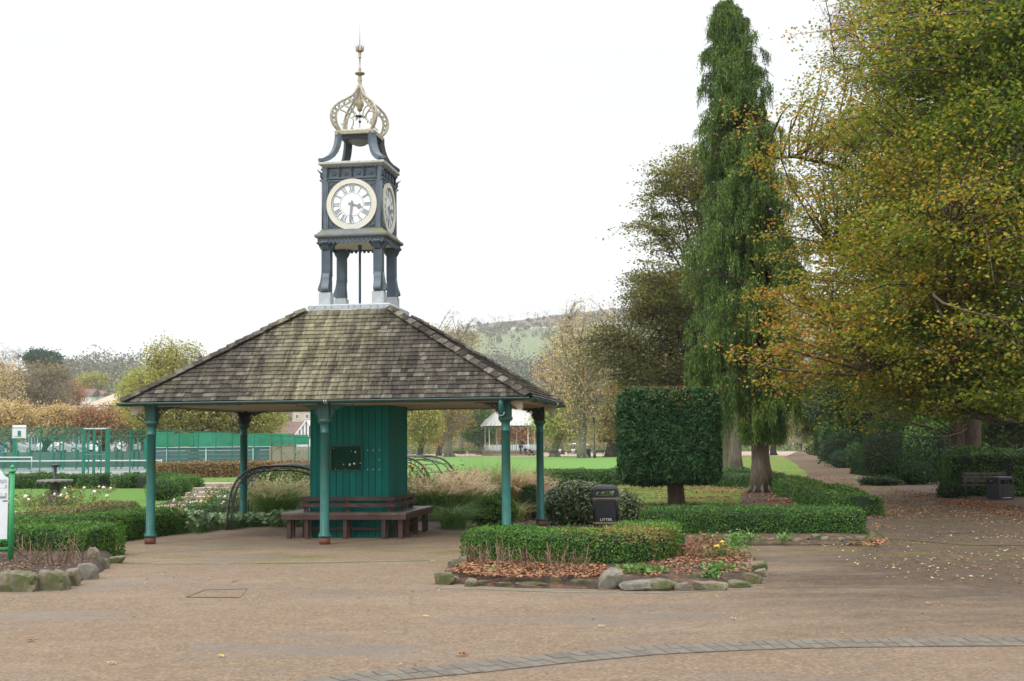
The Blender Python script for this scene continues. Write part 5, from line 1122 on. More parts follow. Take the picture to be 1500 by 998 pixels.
# ---------------------------------------------------------------- leaf litter
def litter(name, label, polys, n, leaf, mat, z=.02, dens_fn=None):
    m = MB(); out_ = []
    for poly, k in polys:
        P = np.array(poly); mn, mxx = P.min(0), P.max(0); q = rng.uniform(mn, mxx, (k * 3, 2)); ins = np.zeros(len(q), bool); j = len(P) - 1
        for i in range(len(P)):
            c_ = ((P[i, 1] > q[:, 1]) != (P[j, 1] > q[:, 1])) & (q[:, 0] < (P[j, 0] - P[i, 0]) * (q[:, 1] - P[i, 1]) / (P[j, 1] - P[i, 1] + 1e-12) + P[i, 0]); ins ^= c_; j = i
        q = q[ins]; kp = rng.random(len(q)) < np.clip(.5 + .8 * n3(np.c_[q, q[:, 0] * 0], 1.1, 2), .06, 1); out_.append(q[kp][:k])
    q = np.concatenate(out_); n = len(q); b = np.c_[q, np.array([G(y) for y in q[:, 1]]) + z + rng.uniform(0, .012, n)]
    A, B = leaf_axes(n, leaf, leaf * .7, flat=3.); Nn = unit(np.cross(A, B)); V = np.stack([b - A, b + B * .9 + Nn * leaf * .12, b + A, b - B * .9 + Nn * leaf * .16], 1).reshape(-1, 3); m.add(V, np.concatenate([np.arange(4 * n).reshape(n, 4)[:, [0, 1, 2]], np.arange(4 * n).reshape(n, 4)[:, [0, 2, 3]]]))
    return m.build(name, mat, label=label, kind='stuff')
litter('leaf_litter', 'copper fallen leaves covering the island bed', [(PP((655, 850), (690, 858), (760, 861), (860, 862), (900, 855), (880, 838), (820, 835), (700, 828)), 3800), (PP((900, 850), (960, 862), (1100, 852), (1108, 832), (1060, 805), (990, 815), (960, 835)), 1500)], 0, .055, 'litter_leaf', .115)
litter('leaf_litter', 'brown leaves lying in the bed below the park sign', [(PP((-60, 860), (60, 860), (130, 840), (150, 818), (60, 815), (-60, 818)), 700)], 0, .05, 'litter_leaf', .15)
litter('fallen_leaves', 'yellow and brown leaves scattered over the woodland path', [(PP((1180, 800), (1300, 850), (1520, 860), (1560, 760), (1400, 730), (1280, 718), (1262, 770)), 1700), (PP((1275, 765), (1500, 770), (1500, 748), (1390, 728), (1290, 716), (1240, 700), (1185, 694), (1275, 758)), 3000), (PP((1180, 694), (1250, 700), (1258, 687), (1212, 681), (1200, 660), (1160, 660), (1150, 668)), 1800)], 0, .048, 'litter_yellow', .018)
litter('fallen_leaves', 'brown leaves scattered thickly along the middle of the woodland path', [(PP((1200, 790), (1300, 830), (1520, 840), (1600, 765), (1400, 730), (1280, 718), (1262, 770)), 2600), (PP((1275, 765), (1500, 770), (1500, 748), (1390, 728), (1290, 716), (1240, 700), (1185, 694), (1275, 758)), 4200)], 0, .045, 'litter_leaf', .017)
litter('fallen_leaves', 'deep rusty leaves banked along the woodland edge of the path', [(PP((1300, 716), (1390, 727), (1500, 745), (1620, 756), (1620, 775), (1500, 762), (1400, 742), (1320, 728)), 5200), (PP((1262, 772), (1300, 775), (1290, 742), (1262, 730)), 700), (PP((1262, 786), (1240, 800), (1290, 803), (1300, 790)), 260)], 0, .07, 'litter_leaf', .018)
litter('fallen_leaves', 'orange leaves under the topiary and tall cypress', [(PP((905, 748), (1258, 745), (1180, 712), (1110, 703), (905, 712)), 6500), (PP((990, 746), (1080, 746), (1070, 728), (1000, 730)), 900), (PP((1130, 744), (1235, 744), (1185, 720), (1125, 716)), 2600), (PP((1080, 700), (1182, 694), (1150, 669), (1080, 669)), 2600)], 0, .07, 'litter_leaf', .02)
litter('fallen_leaves', 'leaves blown along the side path behind the litter bin', [(PP((760, 768), (940, 775), (945, 745), (900, 738), (760, 748)), 900)], 0, .05, 'litter_leaf', .02)
def single_leaf(label, u, v, s, mat, kind_=0):
    P = at(u, v); n = 14; out_ = []
    for k in range(n):
        t = k / n * 2 * math.pi; rr = s * (1 if k % 2 == 0 else .62) * (.6 + .4 * abs(math.cos(t))) ; out_.append((math.cos(t) * rr, math.sin(t) * rr * .75))
    m = MB(); V = [(0, 0, .012)] + [(x, y, .006 + .028 * abs(math.sin(i * 1.7)) * (s / .06)) for i, (x, y) in enumerate(out_)]; m.add(V, [(0, 1 + i, 1 + (i + 1) % n) for i in range(n)]); m.tube([(s * .8, 0, .01), (s * 1.5, .01, .02)], .002, 4)
    return m.build('fallen_leaf', mat, None, (P.x, P.y, .008), label=label, cat='leaf', rz=random.uniform(-.6, .6))
for a in (('dry brown leaf curled on the gravel near the brick strip', 676, 962, .055, 'litter_leaf'), ('brown leaf lying alone on the gravel below the sign bed', 44, 941, .045, 'litter_leaf'), ('buff leaf on the gravel near the bottom of the forecourt', 163, 975, .045, 'litter_yellow'), ('orange leaf on the gravel in the lower middle of the forecourt', 324, 964, .03, 'petal_yellow'), ('pale leaf on the gravel in front of the island bed', 1074, 909, .04, 'litter_yellow'), ('pale leaf lying on the damp tarmac by the joint', 1360, 887, .04, 'litter_yellow'), ('buff leaf beside the squared edging stones', 110, 859, .05, 'litter_yellow'), ('brown leaf above the drain cover', 342, 854, .035, 'litter_leaf'), ('pale leaf on the gravel just left of the island bed', 634, 824, .04, 'litter_yellow'), ('yellow leaf standing on edge on the gravel', 623, 905, .03, 'petal_yellow'), ('orange leaf on the gravel between bed and brick strip', 880, 920, .03, 'petal_yellow'), ('tiny dark leaf on the gravel at the far side', 194, 907, .025, 'litter_leaf')): single_leaf(*a)
litter('fallen_leaves', 'a few stray leaves on the open gravel', [(PP((0, 998), (1500, 998), (1500, 860), (160, 830), (0, 880)), 110)], 0, .035, 'litter_yellow', .008)
# ================================================================ garden furniture and planting
def litter_bin():
    P = at(888, 776.5); yc = P.y + .24; xc = atd(887, 740, yc).x; k = 36.5 / 63.5
    T = thing('litter_bin', 'black litter bin with gold bands and lettering in front of a glossy shrub', 'bin', (xc, yc, 0), R(-3))
    w_, H = .235, .82
    m = MB(); m.lathe([(w_ - .01, 0), (w_ - .01, .07), (w_, .075), (w_, .115), (w_ - .008, .12)], sq=True); m.build('base', 'bin_black', T)
    m = MB(); m.lathe([(w_ - .012, .12), (w_ - .012, .575)], sq=True); m.build('body', 'bin_black', T)
    for s in (-1, 1):
        for t in (-1, 1): m = MB(); m.tube([(s * (w_ - .025), t * (w_ - .025), .1), (s * (w_ - .025), t * (w_ - .025), .74)], .03, 10); m.build('corner_post', 'bin_black', T)
    m = MB(); m.box((0, -w_ + .003, .35), (.35, .014, .40)); m.box((0, -w_ - .005, .53), (.03, .012, .02)); m.tube([(.14, -w_ - .01, .47), (.14, -w_ + .01, .47)], .012, 8); m.build('door', 'bin_black', T)
    for z in (.115, .135, .545, .572): m = MB(); m.lathe([(w_ + .003, z), (w_ + .003, z + (.009 if z in (.115, .572) else .007))], sq=True); m.build('gold_band', 'bin_gold', T)
    m = MB(); m.lathe([(w_ - .004, .585), (w_ - .002, .6), (w_ - .002, .618), (w_ - .01, .618)], sq=True)
    m.lathe([(w_ - .01, .715), (w_, .72), (w_, .745), (w_ - .02, .775), (w_ - .06, .80), (w_ - .12, .812)], sq=True)
    for s in (-1, 1):
        for t in (-1, 1): m.box((s * (w_ - .03), t * (w_ - .03), .667), (.07, .07, .10))
    m.build('hood', 'bin_black', T)
    m = MB(); m.box((0, .0, .60), (.40, .40, .012)); m.build('inner_liner', 'bin_dark', T)
    tm = text_mesh('lettering', 'LITTER', .062, .004, 'white', 1.15); tm.transform(STAND); link('lettering', tm, T, (0, -w_ - .008, .185))
litter_bin()
def bin2():
    P = at(1472, 733); T = thing('litter_bin', 'dark square litter bin standing at the end of the shaded park bench', 'bin', (P.x, P.y + .3, 0), R(20))
    s = P.y / FPX; H = 34 * s; w_ = 13.5 * s
    m = MB(); m.lathe([(w_ * .93, 0), (w_ * .93, .04), (w_, .05), (w_, H * .66)], sq=True); m.build('body', 'bin_black', T)
    m = MB(); m.box((0, -w_ - .004, H * .35), (w_ * .8, .012, H * .45)); m.build('door', 'bin_black', T)
    m = MB()
    for a in (-1, 1):
        for b in (-1, 1): m.box((a * w_ * .88, b * w_ * .88, H * .76), (w_ * .24, w_ * .24, H * .2))
    m.lathe([(w_ * 1.03, H * .86), (w_ * 1.03, H * .96), (w_ * .8, H)], sq=True); m.box((0, 0, H * .77), (.03, w_ * 1.9, H * .19)); m.build('hood', 'bin_black', T)
    m = MB(); m.box((0, -w_ - .012, .06), (w_ * 1.2, .01, .02)); m.build('band', 'bin_gold', T)
bin2()
def park_bench(label, loc, rz, L=1.6, group=None, metal='iron_dark', wood='bark_dark', k=1.):
    T = thing('park_bench', label, 'bench', loc, rz, group)
    for i, (y, z) in enumerate(((-.22, .42), (-.12, .425), (-.02, .42), (.08, .41))): m = MB(); m.box((0, y * k, z * k), (L, .08 * k, .03)); m.build('seat_slat', wood, T)
    for i, (y, z) in enumerate(((.16, .55), (.19, .66), (.22, .77))): m = MB(); m.box((0, y * k, z * k), (L, .025, .08 * k)); m.build('back_slat', wood, T)
    for x in (-L / 2 + .08, L / 2 - .08):
        m = MB(); m.tube([(x, -.24 * k, 0), (x, -.22 * k, .2 * k), (x, -.25 * k, .40 * k), (x, -.26 * k, .58 * k), (x, -.1 * k, .62 * k), (x, .14 * k, .60 * k)], .02, 6)
        m.tube([(x, .18 * k, 0), (x, .10 * k, .2 * k), (x, .12 * k, .42 * k), (x, .24 * k, .82 * k)], .022, 6); m.tube([(x, -.24 * k, .39 * k), (x, .12 * k, .39 * k)], .018, 6); m.build('end_frame', metal, T)
    return T
P = at(1447, 731); park_bench('dark metal park bench half hidden under the ivy bank beside the square bin', (P.x - .02, P.y + .15, 0), R(-22), 1.1, k=.85, wood='bark_grey')
# ---------------------------------------------------------------- park sign
def sign():
    P = at(15, 836); s = P.y / FPX; zt = zat(P, 692); T = thing('park_sign', 'white park map board between bright green posts', 'sign', (P.x, P.y, 0), R(8))
    W_ = .95
    for x, in ((0,), (-W_,)):
        m = MB(); m.tube([(x, 0, 0), (x, 0, zt)], .034, 16); m.lathe([(.034, zt - .002), (.044, zt), (.047, zt + .02), (.03, zt + .035), (.018, zt + .04), (.028, zt + .055), (.03, zt + .075), (.018, zt + .09), (.006, zt + .10)], (x, 0, 0), 16); m.build('post', 'sign_green', T)
    x1 = -.045; x0 = -W_ + .045; zb = zat(P, 790); z1 = zat(P, 700); c = (x0 + x1) / 2; hw_ = (x1 - x0) / 2
    out_ = [(x0, zb), (x1, zb), (x1, z1)] + [(c + hw_ * .88 * math.cos(t), z1 + .02 + .17 * math.sin(t)) for t in np.linspace(0.05, math.pi - .05, 16)] + [(x0, z1)]
    me = curve_mesh('board', [out_], .03, 'sign_white'); me.transform(STAND); link('board', me, T)
    m = MB(); m.tube([(x, .0, z) for x, z in out_[2:19]], .012, 6); m.build('board_edge', 'sign_green', T); m = MB(); m.box((c, 0, zb - .12), (W_ - .07, .03, .03)); m.box((c, 0, zb - .005), (W_ - .07, .034, .02)); m.build('rail', 'sign_green', T)
    for t, sz, z, mt in (('Leys', .085, z1 - .035, 'ink_grey'), ('g', .06, z1 - .10, 'ink_grey'), ('\u2022  e', .06, z1 - .21, 'ink_grey'), ('R PARK', .045, z1 - .26, 'ink')): tm = text_mesh('lettering', t, sz, .003, mt, 1, 'RIGHT'); tm.transform(STAND); link('lettering', tm, T, (x1 - .015, -.018, z))
    m = MB(); m.box((x1 - .035, -.0175, z1 - .305), (.06, .003, .014)); m.build('heading_bar', 'ink', T)
    m = MB()
    for z in (z1 - .06, z1 - .135, z1 - .235): m.box((c, -.0165, z), (W_ - .12, .002, .003))
    m.build('ruled_line', 'ink_grey', T)
sign()
# ---------------------------------------------------------------- fountain
def fountain():
    P = at(80, 741); y = P.y + .3; P = Vector((atd(80, 740, y).x, y, 0)); Z = lambda v: zat(P, v); s = y / FPX
    T = thing('garden_fountain', 'two tier black iron fountain with scalloped bowl in the rose garden', 'fountain', (P.x, P.y, 0))
    m = MB(); m.lathe([(.30, 0), (.32, .05), (.27, .09), (.22, .12), (.18, .2), (.155, Z(722)), (.14, Z(712)), (.15, Z(710)), (.165, Z(708)), (.19, Z(706)), (.17, Z(704))], n=16); m.build('pedestal', 'fountain_iron', T)
    n = 16; m = MB(); R0 = 25.5 * s; zr = Z(703.5); V = []; K = n * 6
    for rr, dz, am in ((.25, -.05, 0), (.7, -.025, .1), (1., -.035, 1.), (1.02, -.01, 1.), (.97, .012, .4), (.6, .02, 0), (.15, .03, 0)):
        for k in range(K): t = 2 * math.pi * k / K; f = abs(math.sin(t * n / 2)); V.append((math.cos(t) * R0 * (rr - .04 * am * (1 - f)), math.sin(t) * R0 * (rr - .04 * am * (1 - f)), zr + dz - .035 * am * f * (1 if dz < 0 else 0)))
    m.add(V, [(j * K + i, j * K + (i + 1) % K, (j + 1) * K + (i + 1) % K, (j + 1) * K + i) for j in range(6) for i in range(K)], smooth=True); m.build('bowl', 'fountain_bowl', T)
    m = MB(); m.lathe([(.06, zr), (.075, Z(701)), (.05, Z(699)), (.035, Z(695)), (.045, Z(690)), (.04, Z(686)), (.09, Z(683)), (.15, Z(682)), (.155, Z(681)), (.05, Z(680.5)), (.02, Z(679.5))], n=14); m.build('upper_tier', 'fountain_iron', T)
    for dx in (-.055, .075):
        m = MB(); m.tube([(dx + .028 * math.sin(t), -.165, Z(720) + .035 * math.cos(t)) for t in np.linspace(0, 6.28, 12)], .009, 6, cap=False); m.build('ring_ornament', 'gilt_cream', T)
fountain()
# ---------------------------------------------------------------- iron arches
def arch(name, label, P0, P1, zt, depth, n_ribs, rng_, seed=0, net=True, ramblers=0):
    """tunnel arch: two feet P0, P1 of the near hoop, top height zt, depth vector"""
    T = thing(name, label, 'arch'); p0 = np.array([*P0, 0.]); p1 = np.array([*P1, 0.]); dv = np.array([*depth, 0.])
    def hoop(o, k=1.): 
        t = np.linspace(0, math.pi, 25); c = (p0 + p1) / 2 + o; h = (p1 - p0) / 2; e = .62
        return [tuple(c - h * np.sign(math.cos(a)) * abs(math.cos(a)) ** e * k + np.array([0, 0, zt * k * abs(math.sin(a)) ** e])) for a in t]
    for i in range(n_ribs):
        f = i / (n_ribs - 1); m = MB(); m.tube(hoop(dv * f), .022 if i in (0, n_ribs - 1) else .014, 7); m.build('hoop', 'iron_arch', T)
        if i in (0, n_ribs - 1): m = MB(); m.tube(hoop(dv * f, .93), .014, 6); m.build('hoop', 'iron_arch', T)
    A = np.array([hoop(dv * f) for f in np.linspace(0, 1, 7)])
    m = MB()
    for j in range(1, 24, 2): m.tube([tuple(A[i, j]) for i in range(7)], .008, 5)
    for j in range(0, 24, 3):
        m.tube([tuple(A[i, min(24, j + i // 2)]) for i in range(7)], .007, 5); m.tube([tuple(A[6 - i, min(24, j + i // 2)]) for i in range(7)], .007, 5)
    H = np.array([hoop(dv * 0), hoop(dv * 0, .93)])
    for j in range(1, 24): m.tube([tuple(H[0, j]), tuple(H[1, min(24, j + 1)])], .006, 5)
    m.build('lattice_bars', 'iron_arch', T, kind='stuff')
    if net:
        m = MB(); m.add(A.reshape(-1, 3), [(i * 25 + j, i * 25 + j + 1, (i + 1) * 25 + j + 1, (i + 1) * 25 + j) for i in range(6) for j in range(24)]); m.build('wire_netting', 'wire_net', T)
    return T
a0 = at(325, 775); a1x = XY(478, 24.6)
arch('rose_arch', 'wide curved iron tunnel arch behind the back left shelter post', XY(334, 24.3), XY(482, 25.0), zat((a0.x, 24.6, 0), 684), (-.15, 2.6), 5, rng)
arch('rose_arch', 'second iron arch with climbing roses behind the green hut', XY(508, 27.2), XY(634, 27.2), zat((*XY(600, 27.2), 0), 669), (.5, 1.5), 3, rng, net=False)
# climbing rose on the second arch
def climber(name, label, base, top, w_, n, mat, fm, nf, cat='climbing plant', lean=(0, 0)):
    T = thing(name, label, cat); x, y = base; m = MB(); k = 16
    b = np.c_[x + rng.normal(0, w_ * .2, k), y + rng.normal(0, w_ * .3, k), np.zeros(k)]; d = unit(rng.normal(size=(k, 3)) * np.array([1, 1, 0]) + np.array([*lean, 0])); pts = strips(m, b, d, rng.uniform(top * .6, top * 1.25, k), .022, rng.uniform(.2, .8, k), 7, tip=.4)
    o = pts[rng.integers(0, k, k * 5), rng.integers(2, 8, k * 5)]; p2 = strips(m, o, unit(rng.normal(size=(k * 5, 3)) * np.array([1, 1, 0])), rng.uniform(.15, .5, k * 5), .009, .5, 4, tip=.4); m.build('stems', 'bark_dark', T, kind='stuff')
    al = np.r_[pts[:, 2:].reshape(-1, 3), p2.reshape(-1, 3)]; q = al[rng.integers(0, len(al), n)] + rng.normal(0, .07, (n, 3)); A, B = leaf_axes(n, .05, .034, flat=.3); l = MB(); l.leaves(q, A, B); l.build('leaves', mat, T, kind='stuff')
    V, F = ICO[2]
    for i in range(nf): c = al[rng.integers(0, len(al))]; m = MB(); m.add(V * .033 * (1 + .3 * n3(V, 4, i))[:, None] + c + np.array([0, -.05, .03]), F, 0, True); m.build('flower', fm, T)
    return T
climber('climbing_rose', 'climbing rose with a few red blooms on the arch behind the hut', XY(636, 27), 1.55, .8, 1500, 'rose_leaf', 'petal_red', 12, lean=(-.5, 0))
climber('climbing_rose', 'thin tall rose with reddish shoots in front of the court fence', XY(436, 33), 1.75, .9, 1200, 'rose_leaf', 'petal_white', 3)
# ---------------------------------------------------------------- ornamental grasses
def grass(name, label, u, v, r, h, n, npl, mat='grass_blade', pm='plume', pl=.22, dr=(.35, 1.), dy=0., plh=1.15):
    P = at(u, v); x, y = atd(u, 700, P.y + dy).x, P.y + dy; T = thing(name, label, 'grass clump')
    b = np.c_[x + rng.normal(0, r * .22, n), y + rng.normal(0, r * .22, n), np.full(n, .0)]; d = unit(rng.normal(size=(n, 3)) * np.array([1, 1, 0])); m = MB()
    strips(m, b, d, rng.uniform(.6, 1.1, n) * h * 1.55, rng.uniform(.008, .015, n), rng.uniform(*dr, n), 6, tip=.1); m.build('blades', mat, T, kind='stuff')
    if npl:
        b = np.c_[x + rng.normal(0, r * .25, npl), y + rng.normal(0, r * .25, npl), np.full(npl, .0)]; d = unit(rng.normal(size=(npl, 3)) * np.array([1, 1, 0])); L = rng.uniform(.75, 1.05, npl) * h * plh * 1.3; dr_ = rng.uniform(.25, .75, npl)
        m = MB(); pts = strips(m, b, d, L, .005, dr_, 8, tip=.6)
        k = 26; t = np.linspace(0, 1, k)[None]; i0 = 5.2 + t * 2.8; ii = np.minimum(i0.astype(int), 7); fr = (i0 - ii)[..., None]; O = pts[:, ii[0]] * (1 - fr) + pts[:, ii[0] + 1] * fr
        ax = unit(pts[:, 8] - pts[:, 5])[:, None] + rng.normal(size=O.shape) * .55; w_ = .030 * np.sin(np.pi * np.clip(t * .85 + .12, 0, 1))[..., None] + .004
        O = O + rng.normal(size=O.shape) * w_ * .5; A = unit(ax) * pl * .11; B = unit(np.cross(A, rng.normal(size=A.shape))) * w_ * .5; m2 = MB(); m2.leaves(O.reshape(-1, 3), A.reshape(-1, 3), B.reshape(-1, 3)); m.build('plume_stalks', 'grass_gold', T, kind='stuff'); m2.build('plumes', pm, T, kind='stuff')
    return T
grass('ornamental_grass', 'fountain grass with cream plumes between the iron arch and the hut', 405, 770, .75, .80, 1500, 190, 'grass_blade', 'plume_pale', dy=1.3, plh=1.15)
grass('ornamental_grass', 'tall grass clump with pinkish plumes right of the wrap around bench', 652, 768, 1.0, .80, 1700, 420, 'grass_blade', 'plume', dy=1.7, plh=1.2)
grass('ornamental_grass', 'green arching grass with few plumes just behind the hut corner', 618, 770, .8, .86, 1500, 60, 'grass_blade', 'plume_pale', dy=2.2)
grass('ornamental_grass', 'low arching green grass tuft at the edge of the shelter floor', 664, 776, .5, .5, 900, 0, 'grass_blade', dr=(.6, 1.2), dy=.4)
grass('ornamental_grass', 'tall upright grass with rosy plumes behind the front right post', 716, 765, .6, .92, 1500, 240, 'grass_blade', 'plume', dr=(.15, .6), dy=2.6, plh=1.12)
grass('ornamental_grass', 'tall grass turning brown between the two right posts', 757, 764, .6, .88, 1600, 180, 'grass_gold', 'plume', dr=(.2, .7), dy=2.4, plh=1.12)
grass('ornamental_grass', 'distant yellowing grass tuft on the field edge behind the roses', 676, 728, .7, .72, 900, 60, 'grass_gold', 'plume_pale', dy=0)
grass('ornamental_grass', 'golden strap leaved clump between the shelter posts', 752, 768, .55, .45, 420, 0, 'grass_gold', dr=(.5, 1.1), dy=1.0)
def bush(label, u, v, wp, hp, mat, leaf, n, depth=.7, core='core_green', dy=.5, rough=.28, name='shrub', cat='shrub', aspect=.55, spread=.9):
    """bush from its photo base centre and size in photo pixels"""
    P = at(u, v); y = P.y + dy; s = y / FPX; x = atd(u, v, y).x; r = wp * s / 2; g = G(y); zt = atd(u, v - hp, y).z; zb = g
    return shrub(name, label, (x, y, (zt + zb) / 2 * .92 + zb * .08), (r, r * depth, (zt - zb) / 2 * 1.12), leaf, n, mat, core, cat, rough, aspect=aspect, spread=spread)
bush('rounded green leafy shrub at the foot of the front right post', 724, 774, 66, 48, 'bright_shrub', .055, 4200, dy=.6, rough=.35)
bush('wide glossy shrub with russet tips behind the litter bin', 852, 772, 120, 62, 'glossy_shrub', .075, 7500, dy=.8, depth=.5, rough=.3, aspect=.42)
bush('loose end of the glossy shrub bed to the right of the litter bin', 917, 768, 44, 44, 'glossy_shrub', .075, 1600, dy=1.0, rough=.4, aspect=.42)
bush('dark low shrub next to the back right post', 776, 772, 34, 60, 'dark_shrub', .05, 1200, dy=2.2)
bush('small dark shrub left of the wrap around bench', 440, 764, 34, 40, 'glossy_shrub', .045, 900, dy=1.5)
bush('dark green bush behind the pink plumed grass', 690, 765, 36, 52, 'dark_shrub', .055, 1600, dy=3.2)
def bergenia(label, u, v, wp, hp, n, leaf=.13):
    P = at(u, v); y = P.y + .45; s = y / FPX; x = atd(u, v, y).x; m = MB(); b = np.c_[x + rng.uniform(-.5, .5, n) * wp * s, y + rng.uniform(-.5, .5, n) * .8, rng.uniform(.3, 1, n) * hp * s]; A, B = leaf_axes(n, leaf, leaf * .75, flat=.7, nrm=np.array([[0, -.4, .4]]), spread=.8)
    N = unit(np.cross(A, B)); V = np.stack([b - A, b - A * .3 + B + N * leaf * .05, b + A * .6 + B * .8 + N * leaf * .05, b + A, b + A * .6 - B * .8 + N * leaf * .05, b - A * .3 - B + N * leaf * .05], 1).reshape(-1, 3); m.add(V, np.arange(6 * n).reshape(n, 6), 0)
    k = n; m2 = MB(); T = thing('bergenia', label, 'plant'); strips(m2, b * np.array([1, 1, 0]), unit(rng.normal(size=(k, 3)) * np.array([1, 1, 0])), b[:, 2], .012, .2, 2); m.build('leaves', 'bergenia', T, kind='stuff'); m2.build('stalks', 'grass_blade', T, kind='stuff')
bergenia('big leafed plants at the end of the long clipped hedge', 272, 782, 60, 30, 340)
bergenia('broad leafed plants along the shelter floor before the arch', 325, 777, 50, 20, 260)
bergenia('broad pale leafed plants behind the back left post', 372, 773, 40, 18, 200)
bergenia('pale broad leafed plants at the left end of the bench', 425, 773, 50, 22, 260)
# ---------------------------------------------------------------- roses
def rose_bed(label, u, y, w_, d_, h, n, nf, fm='petal_white', mat='rose_leaf'):
    x, yy = XY(u, y); T = thing('rose_bed', label, 'flower bed'); k = int(n / 14); b = np.c_[x + rng.uniform(-.5, .5, k) * w_, yy + rng.uniform(-.5, .5, k) * d_, np.zeros(k)]; m = MB()
    pts = strips(m, b, unit(rng.normal(size=(k, 3)) * np.array([1, 1, 0])), rng.uniform(.5, 1.1, k) * h, .01, rng.uniform(.1, .6, k), 5, tip=.5); m.build('stems', 'bark_dark', T, kind='stuff')
    al = pts[:, 1:].reshape(-1, 3); q = al[rng.integers(0, len(al), n)] + rng.normal(0, .05, (n, 3)); A, B = leaf_axes(n, .055, .036, flat=.3); l = MB(); l.leaves(q, A, B); l.build('leaves', mat, T, kind='stuff')
    V, F = ICO[2]; tp = pts[:, 4]
    for i in range(nf): c = tp[rng.integers(0, len(tp))]; m = MB(); m.add(V * rng.uniform(.03, .055) * (1 + .25 * n3(V, 4, i))[:, None] + c, F, 0, True); m.build('flower', 'petal_yellow' if rng.random() < .12 else fm, T)
rose_bed('bed of fading white and yellow roses left of the fountain', 42, 34, 2.4, 3.2, .5, 1500, 20)
rose_bed('white roses in fading foliage right of the fountain', 100, 35, 1.4, 3., .45, 900, 9)
rose_bed('low mixed roses at the foot of the fountain', 60, 28, 2.6, 1.6, .35, 1000, 8)
rose_bed('white flowers in green foliage near the court gate', 128, 44, 2.2, 1.4, .3, 500, 7)
rose_bed('pale roses between the garden steps and the iron arch', 310, 31, 1.9, 3.4, .55, 1900, 14, mat='green_shrub')
rose_bed('roses seen through the iron arch', 352, 33, 1.3, 3.2, .6, 1200, 8, mat='green_shrub')
rose_bed('rose bed right of the back left post', 378, 36, 1.6, 3., .65, 1200, 5, mat='green_shrub')
hedge('edging_plants', 'low pale green edging plants along the rose bed', [XY(285, 27.6), XY(340, 27.6), XY(452, 27.8)], .4, .10, leaf=.05, dens=900, mat='bed_plant', cat='plant')
hedge('box_edging', 'low dark edging bushes in front of the roses by the steps', [XY(276, 29), XY(330, 28.8), XY(380, 28.8)], .6, .26, leaf=.045, dens=1300, mat='green_shrub', cat='hedge')
paint('screen_green', (.09, .15, .125), (.06, .11, .09), .8, 2, stretch=(1, 1, 8))
